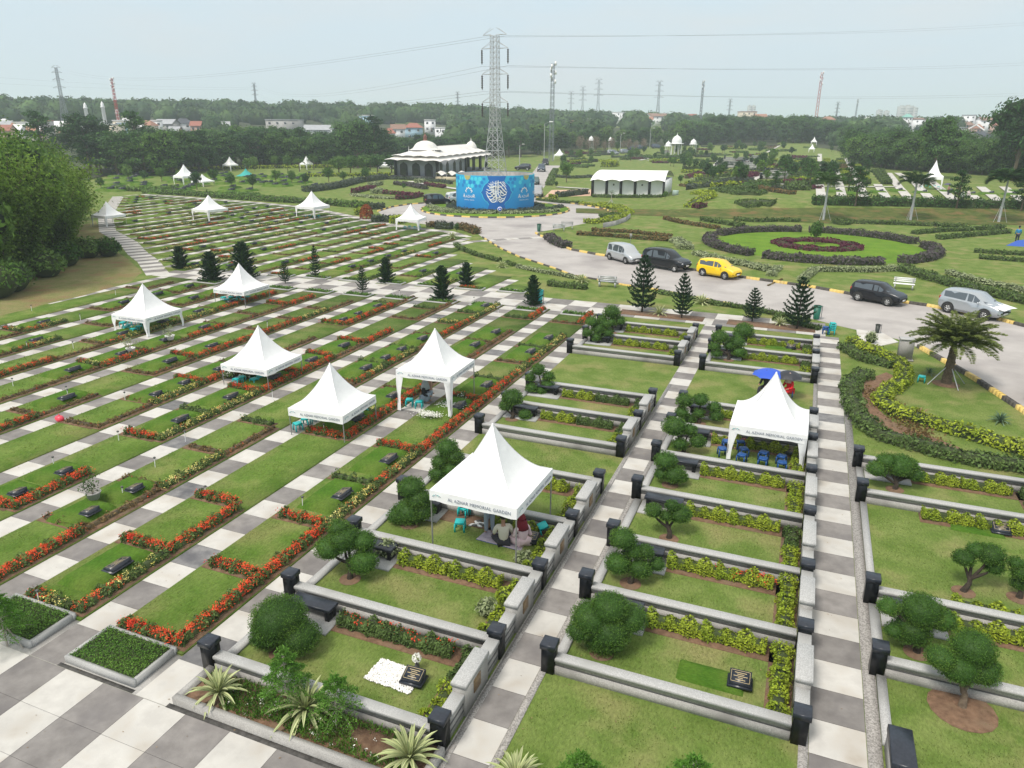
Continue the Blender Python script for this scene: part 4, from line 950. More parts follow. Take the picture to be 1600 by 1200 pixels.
# umbrella-layered trees (rain-tree habit): flat shelves
def shelf_mesh(var):
    tr = NM(); cr = NM(); tr.tube([(0, 0, 0), (.01, 0, .35), (0, .02, .8)], [.03, .022, .01], 7)
    for i in range(11):
        a = i*2.399+var; z = .34+.6*i/10; rr = .40*(1-i/14)*NR.uniform(.4, .9); c = np.array([math.cos(a)*rr, math.sin(a)*rr, z]); r = .24*(1-.04*i)
        limb(tr, (0, 0, z-.12), c, .01, .004, .04, seg=5); n = 170; d = NR.normal(0, 1, (n, 3)); d /= np.linalg.norm(d, axis=1)[:, None]
        cr.cards(c+d*np.array([r, r, .055])*NR.uniform(.4, 1.1, (n, 1)), np.tile([0, 0, 1.], (n, 1)), .03, .8, 0, .6)
    return tr.mesh('trunk', M_WOOD), cr.mesh('crown', [L_DK])
BH = [shelf_mesh(i) for i in range(3)]
def vpx(p):
    q = np.array(p)-np.array([0, 0, CH]); return 800+CF*(q@AR)/(q@AF), 600+CF*(q@AD)/(q@AF)
def height_for(p, vt):
    lo, hi = .5, 60
    for _ in range(30):
        m_ = (lo+hi)/2
        if vpx((p[0], p[1], p[2]+m_))[1] > vt: lo = m_
        else: hi = m_
    return lo
# belts: (list of (u, base v, top v)), rows behind each other
cnt = {}
def belt(name, prof, step, rows, rowgap, meshes, labfmt, gr, jit=6, hv=.1, wd=(.9, 1.25), keep=1.):
    us = [p[0] for p in prof]; n = 0
    for r_ in range(rows):
        u = us[0]+(r_ % 2)*step/2
        while u < us[-1]:
            uu = u+NR.uniform(-.3, .3)*step; vb = np.interp(uu, us, [p[1] for p in prof]); vt = np.interp(uu, us, [p[2] for p in prof])
            b0 = PT(uu, vb); d0 = math.hypot(b0[0], b0[1]); pos = polar(uu, d0+r_*rowgap+NR.uniform(-.3, .3)*rowgap)
            if NR.uniform() < keep:
                H = height_for(pos, vt+NR.uniform(-jit, jit)-3); H = max(3.5, H)*(1+NR.uniform(-hv, hv)); n += 1
                me = meshes[NR.randint(len(meshes))]
                place_tree(me, pos, H, labfmt % (['front', 'second', 'third', 'back'][min(r_, 3)],), gr=gr, wd=NR.uniform(*wd)*(1 if H < 14 else .85))
            u += step*NR.uniform(.85, 1.2)
BL = []
for i in range(4):
    BL.append(broad_mesh(i+30, leaf=[L_DK, L_MD, L_DK, L_DK][i], cards=5200, spread=[.44, .40, .5, .46][i], base=.06, s=.021, fl=[.8, .7, .55, .6][i]))
belt('left', [(130, 275, 212), (230, 276, 212), (330, 265, 208), (400, 261, 204), (500, 260, 206), (610, 257, 212), (700, 250, 216), (760, 247, 214), (840, 243, 212)], 21, 3, 13, [BL[0], BL[1], BL[2], BH[0], BL[3], BH[1], BL[0]],
     'dark evergreen in the %s row of the wood behind the left cemetery', 'trees of the wood behind the left cemetery', 8, wd=(1.0, 1.35))
belt('mid', [(845, 240, 205), (900, 236, 205), (960, 232, 205), (1010, 230, 205), (1060, 228, 205)], 17, 3, 18, [BL[1], BL[0], BL[2], BT[5]], 'green tree in the %s row behind the upper road and the domes', 'trees behind the upper road', 8)
belt('right', [(1070, 227, 192), (1110, 225, 189), (1200, 222, 187), (1290, 224, 190), (1330, 234, 198), (1400, 250, 206)], 14, 3, 16, [BL[0], BL[1], BL[0], BL[3]], 'bushy tree in the %s row of the dense belt behind the right cemetery', 'trees of the belt behind the right cemetery', 4, wd=(1.1, 1.4))
BLL = [broad_mesh(i+40, leaf=[L_LT, L_MD, L_MD][i], cards=5200, spread=.42, base=.05, s=.021, fl=.9) for i in range(3)]
belt('rnear', [(1340, 258, 212), (1400, 264, 214), (1450, 268, 214), (1500, 270, 217), (1560, 274, 222), (1620, 278, 226)], 17, 3, 8, BLL, 'light green bamboo-like tree in the %s row at the right edge', 'light green trees at the right edge', 7, wd=(1.25, 1.6))
for u, d, vt, l in ((1472, 190, 176, 'tall dark tree standing above the belt, right of the red and white mast'), (1600, 190, 142, 'tallest dark tree, cut by the right edge of the photo'), (1618, 200, 150, 'dark tree behind the tallest one at the right edge'), (130, 230, 172, 'broad dark tree rising above the wood, far left'), (60, 235, 172, 'broad umbrella tree rising above the houses, far left'), (210, 225, 172, 'umbrella tree rising above the wood beside the red mast'), (555, 230, 182, 'tall tree above the houses left of the mosque'), (585, 235, 180, 'umbrella tree beside the pale houses, left of the mosque')):
    pos = polar(u, d); H = height_for(pos, vt); place_tree(BH[2] if 'umbrella' in l else BT[3], pos, H, l, wd=1.0 if u < 1000 else (.75 if u < 1500 else .85))
HCOR = [(8, 30), (45, 34), (92, 40), (150, 40), (196, 30), (192, 13), (178, 28), (232, 26), (262, 34), (288, 30), (308, 18), (389, 14), (446, 56), (498, 48), (573, 26), (608, 20), (622, 24), (646, 32), (672, 20), (690, 20), (967, 22), (1025, 34), (1165, 28), (1186, 20), (1292, 22), (1415, 14), (1432, 20), (1540, 30), (1510, 24), (1556, 18), (1528, 46)]
# the far woods on the rising ground: one mass nobody could count
bd_u = [b[0] for b in bx_]; bd_d = [math.hypot(*PT(u, (v if u < 1060 or u > 1300 else v-3))[:2]) for u, v in bx_]
fw = NM(); n = 0
while n < 3000:
    az = math.radians(NR.uniform(-66, 24)); r = 300+660*NR.uniform()**1.2; x, y = r*math.sin(az), r*math.cos(az); uu = vpx((x, y, 10))[0]
    # leave clearings where the houses stand
    if r < np.interp(uu, bd_u, bd_d)+22: continue
    if 270 < r < 500 and NR.uniform() < .80: continue
    if any(abs(uu-a)*2 < b_+6 and r < (480 if a < 900 else 640) for a, b_ in HCOR): continue
    zb = tzf(x, y); R0 = NR.uniform(4., 7.5)*(1+(r-300)/1400); h = NR.uniform(4, 10)
    k = 120 if r < 560 else 70; d = NR.normal(0, 1, (k, 3)); d[:, 2] = np.abs(d[:, 2]); d /= np.linalg.norm(d, axis=1)[:, None]
    fw.cards(np.array([x, y, zb+h*.5])+d*np.array([R0, R0, h*.75])*NR.uniform(.75, 1.05, (k, 1)), d, R0*(.15 if r < 560 else .2), .8, 0, .35)
    fw.ell((x, y, zb+h*.45), (R0*.86, R0*.86, h*.68), 0, 8, 6, .15); n += 1
tag(struct('far_woods', fw, L_FAR, kind='stuff'), 'mass of hazy woodland covering the low hills on the horizon', 'woods')
# bamboo grove
def bamboo_mesh(var):
    cr = NM(); st = NM()
    for i in range(26):
        a = NR.uniform(0, 6.28); r0 = NR.uniform(0, .10); top = NR.uniform(.55, 1.0); out_ = NR.uniform(.10, .42); q = np.linspace(0, 1, 8)
        pts = np.stack([np.cos(a)*(r0+out_*q**2.4), np.sin(a)*(r0+out_*q**2.4), top*(q-.10*q**5)], 1); st.tube(pts, np.linspace(.005, .0015, 8), 4)
        n = 760; u = NR.uniform(.03, 1, n)**.75; C = np.stack([np.interp(u, q, pts[:, c]) for c in range(3)], 1)+NR.normal(0, .038, (n, 3))*(.6+u[:, None]*.8)
        D = NR.normal(0, .6, (n, 3))+np.array([math.cos(a)*.6, math.sin(a)*.6, -.25]); cr.cards_dir(C, D, NR.normal(0, 1, (n, 3)), .030*NR.uniform(.6, 1.3, n), .0065)
    return st.mesh('culms', M_WOOD), cr.mesh('crown', [L_BAM])
BB = [bamboo_mesh(i) for i in range(4)]
bl = [(-100, 480, 200), (-60, 462, 203), (-15, 446, 208), (22, 430, 216), (52, 414, 226), (76, 400, 238), (82, 378, 248), (75, 352, 254), (70, 325, 258)]
bi = 0
for r_ in range(4):
    for i, (u, v, vt) in enumerate(bl):
        uu = u-r_*16+NR.uniform(-8, 8); b0 = PT(max(-90, uu), v-6); d0 = math.hypot(b0[0], b0[1]); pos = polar(uu, d0+r_*7+1.5+NR.uniform(-1, 1))
        H = height_for(pos, vt-r_*9+NR.uniform(-6, 20)); bi += 1
        H = min(H, 14.5)
        m_ = BB[(i+r_) % 4]; place_tree(m_ if (i+r_) % 3 else BT[5 if i % 2 else 4], pos, H, 'feathery bamboo clump or tree in the %s row of the grove at the left edge' % ['front', 'second', 'third', 'back'][r_], 'bamboo' if (i+r_) % 3 else 'broadleaf_tree', 'bamboo' if (i+r_) % 3 else 'tree', 'bamboo and trees of the grove at the left edge', wd=.95 if (i+r_) % 3 else .75)
for px, r, m_, l in (((20, 455), 1.6, L_LT, 'bright green shrub at the foot of the bamboo, lower left'), ((75, 432), 1.5, L_LT, 'second bright shrub at the foot of the bamboo'), ((105, 415), 1.4, L_MD, 'mid green shrub at the foot of the bamboo above the bare slope'), ((140, 402), 1.3, L_LT, 'shrub at the end of the bamboo beside the bare soil'), ((170, 400), 1.2, L_MD, 'rounded dark shrub beyond the bare red soil'), ((-5, 465), 1.9, L_MD, 'shrub cut by the left edge under the bamboo')):
    bush(px, r, m_, l, s=.16)
# ================================================================== TENTS
TXT = text_mesh('AL AZHAR MEMORIAL GARDEN', .145, M_INK, .002, 1.05)
def logo_mesh():
    nm = NM(); 
    for i in range(5):          # ring of small arches above the wordmark
        a0 = math.pi*(.12+.19*i); c = np.array([math.cos(a0+.2)*.12, math.sin(a0+.2)*.07]); ang = np.linspace(0, math.pi, 6)
        for a, b in zip(ang[:-1], ang[1:]):
            P0 = [c+np.array([math.cos(t)*rr, math.sin(t)*rr*1.2]) for rr in (.034, .02) for t in (a, b)]
            nm.add([(p[0], p[1], .002) for p in P0], [[0, 1, 3, 2]], i % 2)
    return nm.mesh('logo', [M_INK, M_TEAL])
ME_LOGO = logo_mesh()
def tent_mesh(S, rise, val, scal=False):
    nm = NM(); n = 12; h = S/2
    for side in range(4):
        V = []
        for i in range(n+1):
            t = i/n; prof = (1-t)**1.0; z = rise*(t**2.1*.78+.22*t); half = h*prof+.03*t
            w = np.linspace(-1, 1, 9); sag = 1-.035*(1-w**2)*math.sin(math.pi*min(1, t*1.2))
            for j, q in enumerate(w):
                x = half*q; y = -half*sag[j]; V.append((x, y, z-.03*(1-q*q)*math.sin(math.pi*t)))
        V = np.array(V); a = side*math.pi/2; ca, sa = math.cos(a), math.sin(a); V[:, :2] = np.stack([V[:, 0]*ca-V[:, 1]*sa, V[:, 0]*sa+V[:, 1]*ca], 1)
        I = np.arange((n+1)*9).reshape(n+1, 9); nm.add(V, np.stack([I[:-1, :-1], I[:-1, 1:], I[1:, 1:], I[1:, :-1]], -1).reshape(-1, 4))
    nm.lathe([(.035, rise-.02), (.03, rise+.05), (.005, rise+.07)], (0, 0, 0), 8)
    vl = NM()
    for side in range(4):
        x = np.linspace(-h, h, 17); yo = -h-.01+.012*np.sin(x*9+side); 
        V = np.concatenate([np.stack([x, yo*0-h, x*0], 1), np.stack([x, yo, x*0-val*(1+.04*np.sin(x*7+side))], 1)]); a = side*math.pi/2; ca, sa = math.cos(a), math.sin(a)
        V[:, :2] = np.stack([V[:, 0]*ca-V[:, 1]*sa, V[:, 0]*sa+V[:, 1]*ca], 1); vl.add(V, [[k, k+1, 17+k+1, 17+k] for k in range(16)])
    sm = NM()
    for sx in (-1, 1):
        for sy in (-1, 1):
            t = np.linspace(0, 1, 13); z = rise*(t**2.1*.78+.22*t); hf = h*(1-t)+.03*t; sm.tube(np.stack([sx*hf, sy*hf, z+.004], 1), .009, 4, cap=False)
    me_ = nm.mesh('canopy', M_TENT, True); me_['seam'] = 1
    return me_, vl.mesh('valance', M_TENT, True), sm.mesh('seam', mat('tent_seam', (.62, .62, .64), rough=.8))
_tm = {}
def tent(x, y, S, zb, rise, label, rz=0., letters=True, curtains=(), val=.3, z0=0.):
    key = (S, rise, val)
    if key not in _tm: _tm[key] = tent_mesh(S, rise, val)
    ca, va, se = _tm[key]; o = thing('canopy_tent', label, 'tent', (x, y, z0), rz, 'white peaked canopy tents'); ze = zb+val; h = S/2
    cn_ = link('canopy', ca, (0, 0, ze), parent=o); link('seam', se, parent=cn_); v = link('valance', va, (0, 0, ze), parent=o)
    for sx in (-1, 1):
        for sy in (-1, 1):
            link('leg', NM().tube([(sx*(h-.03), sy*(h-.03), 0), (sx*(h-.03), sy*(h-.03), ze)], .022, 6).mesh('leg', M_POLE), parent=o)
    fr = NM()
    for i in range(4):
        a = [(-h, -h), (h, -h), (h, h), (-h, h)][i]; b = [(-h, -h), (h, -h), (h, h), (-h, h)][(i+1) % 4]; fr.tube([(a[0]*.97, a[1]*.97, ze-.06), (b[0]*.97, b[1]*.97, ze-.06)], .015, 5)
    link('frame', fr.mesh('frame', M_POLE), parent=o)
    if letters:
        for i in range(4):
            a = i*math.pi/2; R3 = Matrix.Rotation(a, 4, 'Z') @ Matrix.Translation((.22, -h-.028, -val*.55)) @ Matrix.Rotation(math.pi/2, 4, 'X') @ Matrix.Diagonal((S/2.75*.92, 1, 1, 1))
            t = link('lettering', TXT, parent=v); t.matrix_local = R3
            R4 = Matrix.Rotation(a, 4, 'Z') @ Matrix.Translation((-S*.41, -h-.028, -val*.62)) @ Matrix.Rotation(math.pi/2, 4, 'X')
            t = link('logo', ME_LOGO, parent=v); t.matrix_local = R4
    for (sx, sy) in curtains:
        c = NM(); q = np.linspace(0, 1, 9); wv = .17*(1-.75*np.sin(q*math.pi*.55)**1)+.03
        V = np.concatenate([np.stack([sx*(h-.03)-sx*wv*1.7, 0*q+sy*(h-.0)+.02*np.sin(q*9), ze-.1-q*(ze-.15)], 1), np.stack([sx*(h-.0)+0*q, 0*q+sy*(h-.0)-.03*np.sin(q*7), ze-.1-q*(ze-.15)], 1), np.stack([sx*(h-.0)+0*q, sy*(h-.03)-sy*wv*1.4, ze-.1-q*(ze-.15)], 1)])
        c.add(V, [[k, k+1, 9+k+1, 9+k] for k in range(8)]+[[9+k, 9+k+1, 18+k+1, 18+k] for k in range(8)]); link('curtain', c.mesh('curtain', M_TENT, True), parent=o)
    return o
tent(-7.78, 17.75, 2.75, 1.68, 1.72, 'white peaked tent in the foreground with people sitting on a mat under it', -.03, val=.33)
tent(-17.3, 23.1, 2.55, .85, 1.6, 'low white peaked tent over red flower borders and turquoise stools', .04, val=.33)
tent(-14.6, 27.1, 2.6, 1.62, 1.6, 'white peaked tent over two turquoise stools and a squatting person', .03, curtains=((-1, -1), (1, -1)))
tent(-24.15, 26.9, 2.7, .75, 1.65, 'low white peaked tent over flower wreaths and stools', .03)
tent(-36.9, 31.7, 2.75, .85, 1.65, 'white peaked tent nearest the left edge, full of turquoise stools', .0, curtains=((-1, -1), (1, -1), (1, 1)))
tent(-36.7, 39.7, 2.65, .85, 1.6, 'white peaked tent over turquoise stools in front of a dark norfolk pine', .02)
tent(-.48, 27.55, 2.72, 1.12, 1.75, 'white peaked tent with blue stools in the middle walled block', .0, curtains=((-1, -1), (1, -1)), val=.34)
TPX = {(172, 352): (46, 34), (330, 343): (50, 35), (490, 340): (49, 38), (643, 358): (50, 36), (291, 289): (33, 29), (318, 291): (32, 17), (361, 267): (22, 20), (480, 265): (20, 19), (1455, 296): (36, 41), (1268, 238): (11, 12), (1271, 227): (11, 12), (874, 250): (20, 16)}
def far_tent(u, v, S, zb, rise, label, plate=False, z=None, curt=((-1, -1), (1, -1))):
    p = PT(u, v); zc = depth(p); w_, h_ = TPX[(u, v)]; S = w_*zc/CF/1.33; H = h_*zc/CF/.95; tent(p[0], p[1], S, H*.36, H*.54, label, NR.uniform(-.2, .2), False, curt, val=H*.1, z0=p[2])
far_tent(172, 352, 3.9, .9, 2.4, 'white tent half hidden by the bamboo, left')
far_tent(330, 343, 4.6, .7, 2.6, 'white tent with a blue cloth beneath, on the far left strips')
far_tent(490, 340, 4.2, 1.1, 2.5, 'white tent with white leg drapes beside the end of the long hedge')
far_tent(643, 358, 3.9, .8, 2.3, 'white tent beside the roundabout road')
far_tent(291, 289, 5.2, 1.6, 3., 'larger white tent in the far left cemetery')
far_tent(318, 291, 4.6, 1.6, 2.0, 'lower white tent adjoining the larger one in the far left cemetery')
far_tent(361, 267, 4.6, 1.4, 2.9, 'white tent at the edge of the wood, far left cemetery')
far_tent(480, 265, 5, 1.4, 3.1, 'lone white tent right of the turquoise one, far left cemetery')
far_tent(1455, 296, 3.7, 2., 2.5, 'tall white tent over turquoise chairs in the right cemetery')
far_tent(1268, 238, 4.6, 1.8, 4.4, 'nearer of two small white tents against the dark belt')
far_tent(1271, 227, 5.5, 1.8, 4.4, 'farther of two small white tents against the dark belt')
far_tent(874, 250, 4.5, 2., 1.6, 'white tent beside the upper road')
p = PT(385, 276); o = thing('canopy_tent', 'collapsed turquoise tent in the far left cemetery', 'tent', p); nm = NM(); nm.lathe([(2.6, .2), (1.3, .7), (.4, 1.4), (.02, 2.)], (0, 0, 0), 6); link('canopy', nm.mesh('canopy', mat('turquoise_canvas', (.03, .33, .30), rough=.8)), parent=o)
link('leg', NM().tube([(0, 0, 0), (0, 0, 3.1)], .04).mesh('leg', M_POLE), parent=o)
# ---- plastic stools
def stool_parts(mt):
    s = NM(); s.bevbox((-.15, -.15, .30), (.15, .15, .34), .015); s.box((-.145, -.145, .26), (.145, .145, .301))
    l = NM().box((-.02, -.025, 0), (.02, .025, .28), 0, taper=.8); r = NM()
    for a in (0, 1): r.box((-.15, -.015, .10), (.15, .015, .13), rot=a*math.pi/2, c=(0, 0))
    return s.mesh('seat', mt), l.mesh('leg', mt)
STP = {'t': stool_parts(M_TEAL), 'b': stool_parts(M_BLUE)}
def stool(x, y, k, label, rz=0., z=0., gr=None):
    o = thing('plastic_stool', label, 'stool', (x, y, z), rz, gr or ('turquoise plastic stools' if k == 't' else 'blue plastic stools')); s, l = STP[k]
    link('seat', s, parent=o)
    for sx in (-1, 1):
        for sy in (-1, 1): link('leg', l, (sx*.145, sy*.145, 0), math.pi/4*(1 if sx*sy > 0 else 3), parent=o)
    return o
def stools(pts, k, fmt, z=0.):
    for i, (u, v) in enumerate(pts):
        q = P(u, v); stool(q[0], q[1], k, fmt % ORD[i+1], NR.uniform(-.5, .5), z)
q = P(719, 828); stool(q[0], q[1], 't', 'turquoise stool nearer the viewer under the front tent', .3)
q = P(725, 806); stool(q[0], q[1], 't', 'turquoise stool beside the red bag under the front tent', -.1); stool(q[0]+.02, q[1]+.02, 't', 'turquoise stool stacked upon another under the front tent', .15, .12)
q = P(851, 832); stool(q[0], q[1], 't', 'tilted turquoise stool at the right corner of the front tent', .7).rotation_euler = (.15, -.3, .7)
stools([(640, 634), (655, 637)], 't', '%s turquoise stool from the left under the tent with the squatting person')
stools([(466, 672), (478, 664), (487, 659), (495, 655), (503, 652)], 't', '%s turquoise stool from the left on the path under the low middle tent')
stools([(554, 659), (560, 653), (568, 648)], 't', '%s turquoise stool at the right side of the low middle tent')
stools([(371, 601), (378, 598), (398, 601), (408, 596)], 't', '%s turquoise stool from the left among wreaths under the left middle tent')
stools([(193, 511), (197, 518), (203, 515), (210, 521), (218, 517), (222, 511), (206, 508)], 't', '%s turquoise stool from the left under the tent nearest the left edge')
stools([(350, 471), (355, 474), (362, 470), (368, 474), (374, 470), (380, 474), (388, 470)], 't', '%s turquoise stool from the left under the tent before the dark norfolk pine')
stools([(1128, 712), (1135, 700), (1155, 700), (1161, 712), (1158, 722), (1192, 718), (1191, 728), (1220, 724), (1221, 734)], 'b', '%s blue stool from the left under the middle block tent')
stools([(1439, 597)], 't', '%s lone turquoise stool on the lawn left of the palm')
q = P(1299, 523); 
for i in range(4): stool(q[0], q[1], 't', 'turquoise stool, %s from the bottom of the stack at the head of the right walkway' % ORD[i+1], .1*i, i*.14)
q = P(1289, 522)
for i in range(2): stool(q[0], q[1], 'b', 'blue stool, %s of the short stack at the head of the right walkway' % ['lower', 'upper'][i], .1*i, i*.14)
for (u, v) in ((1440, 294), (1447, 292), (1453, 294), (1460, 292), (1466, 294)):
    q = PT(u, v); stool(q[0], q[1], 't', 'turquoise seat in the row under the tall white tent, right cemetery', 0, q[2], 'turquoise seats under the far right tent')
for (u, v) in ((478, 341), (484, 340), (491, 341), (498, 340), (633, 358), (640, 357), (648, 358), (655, 357)):
    q = PT(u, v); stool(q[0], q[1], 't', 'turquoise stool under one of the two white tents near the roundabout', 0, q[2], 'turquoise stools in the far tents')
# wreaths under tent 4 and lilies
for i, (u, v, c) in enumerate(((360, 590, L_WHT), (372, 585, L_RED), (385, 592, L_WHT), (397, 588, L_WHT), (404, 582, L_RED))):
    bush((u, v), .3, L_HG, '%s flower wreath from the left under the left middle tent' % ORD[i+1], fl=c, cat='flowers', name='flower_wreath', s=.06)
bush((722, 625), .26, L_HG, 'white lilies in pots beside a black headstone, right of the standing tent', fl=L_WHT, cat='flowers', name='lilies', s=.05)
for i, (u, v) in enumerate(((672, 654), (702, 640))):
    q = P(u, v); nm = NM(); nm.cards(np.stack([NR.normal(0, .28, 400), NR.normal(0, .16, 400), NR.uniform(.2, .25, 400)], 1), np.tile([0, 0, 1.], (400, 1)), .04, 1, 0, .1)
    tag(link('petals', nm.mesh('petals', L_WHT), q), ['loose white petals on the nearer mound beside the tent leg', 'loose white petals on the farther mound beside the lilies'][i], 'petals', kind='stuff')
q = P(668, 613); o = thing('cardboard_box', 'brown patterned box standing behind the squatting person', 'box', q, .2); link('box_body', NM().bevbox((-.2, -.16, 0), (.2, .16, .75), .02).mesh('box_body', mat('brown_card', (.25, .14, .09), (.33, .2, .14), scale=9)), parent=o)
link('lid', NM().bevbox((-.21, -.17, .75), (.21, .17, .79), .01).mesh('lid', M_WHITE), parent=o)
def pot(u, v, label, leaf, r=.2, mt=None):
    q = P(u, v); o = thing('potted_plant', label, 'potted plant', (q[0], q[1], .2)); m = NM().lathe([(r*.6, 0), (r*.7, .02), (r, .24), (r*1.08, .26), (r*.95, .26), (r*.9, .2), (.01, .2)], (0, 0, 0), 14)
    link('pot', m.mesh('pot', mt or M_STONE, True), parent=o); c = NM(); st = NM()
    for k in range(7): e_ = NR.normal(0, .16, 3)+np.array([0, 0, .55]); st.tube([(0, 0, .2), e_*.6, e_], [.015, .01, .006], 4); c.cards(e_+NR.normal(0, .07, (40, 3)), NR.normal(0, 1, (40, 3)), .035)
    link('stems', st.mesh('stems', M_STAKE), parent=o); link('leaves', c.mesh('leaves', leaf), parent=o)
pot(149, 788, 'grey round pot with a bare desert rose between two headstones, left', L_MD, .24, M_STONE2)
pot(267, 536, 'white pot with pale plant beside a headstone, right of the left tent', L_VAR, .26, M_WHITE); pot(206, 556, 'white pot with pale plant beside a headstone below the left tent', L_VAR, .24, M_WHITE)
def bag(u, v, col, label, r=.16):
    q = P(u, v); nm = NM().ell((0, 0, r*.7), (r, r*.8, r*.75), 0, 10, 7, .12); o = tag(link('plastic_bag', nm.mesh('plastic_bag', mat('bag_'+label[:3], col, rough=.4), True), q), label, 'bag'); k = NM().tube([(0, 0, r*1.3), (.02, 0, r*1.8)], [.03, .015], 6); link('knot', k.mesh('knot', o.data.materials[0]), parent=o)
bag(701, 790, (.65, .01, .02), 'red plastic bag on the grass under the front tent', .24); bag(94, 659, (.75, .06, .1), 'pink plastic bag on the path at the left', .2)
bag(836, 845, (.8, .25, .35), 'small pink bag beside the woman in the maroon headscarf', .13)
# mat and shoes
q1 = [P(744, 843), P(768, 822), P(822, 832), P(815, 862)]
nm = NM(); nm.prism([(p[0], p[1]) for p in q1], .0, .02, 1, 0); o = tag(link('picnic_mat', nm.mesh('picnic_mat', [mat('mat_lilac', (.30, .26, .32), (.38, .34, .40), scale=8), mat('mat_blue', (.03, .07, .3))])), 'grey lilac mat with blue edge spread under the front tent', 'mat')
q = P(744, 820); 
for i in range(8):
    a = NR.uniform(0, 3); x, y = q[0]+NR.normal(0, .16), q[1]+NR.normal(0, .12); nm = NM().ell((0, 0, .03), (.05, .13, .035), 0, 8, 5)
    so_ = link('shoe', nm.mesh('shoe', M_WHITE if i % 3 else M_DARKG, True), (x, y, 0), a); tag(so_, 'one of the pale shoes left on the grass beside the mat', 'shoe', 'shoes beside the mat')
q = P(655, 1013) if False else P(651, 1050); o = thing('flower_vase', 'white round bouquet standing above the pebble bed', 'flowers', (P(652, 1046)[0], P(652, 1046)[1], 0)); link('vase', NM().lathe([(.05, 0), (.06, .12), (.04, .22), (.05, .24)], (0, 0, 0), 10).mesh('vase', M_DARKG), parent=o)
nm = NM(); d = NR.normal(0, 1, (120, 3)); d /= np.linalg.norm(d, axis=1)[:, None]; nm.cards(d*.10+np.array([0, 0, .33]), d, .03); link('blossoms', nm.mesh('blossoms', L_WHT), parent=o)
# white garden stakes with dark heads
ST = [(425, 606), (1500, 0)]
SK = [(426, 624), (186, 690), (342, 735) if 0 else (290, 690), (85, 731), (107, 623), (196, 627), (193, 779), (105, 618), (243, 732), (427, 1) if 0 else (473, 795), (62, 945), (322, 778), (21, 605), (43, 546), (126, 501), (181, 462), (115, 546), (506, 678), (418, 513), (614, 462), (624, 463), (778, 493), (1000, 1) if 0 else (740, 474), (50, 487)]
for i, (u, v) in enumerate(SK):
    q = P(u, v); o = thing('sprinkler_stake', 'thin white sprinkler stake with a dark head in the grass of the left field', 'stake', (q[0], q[1], 0), 0, 'white sprinkler stakes in the left field')
    link('stake', NM().tube([(0, 0, 0), (.03, 0, .42)], .014, 5).mesh('stake', M_WHITE), parent=o); link('head', NM().box((0, -.03, .42), (.07, .03, .47)).mesh('head', M_DARKG), parent=o)
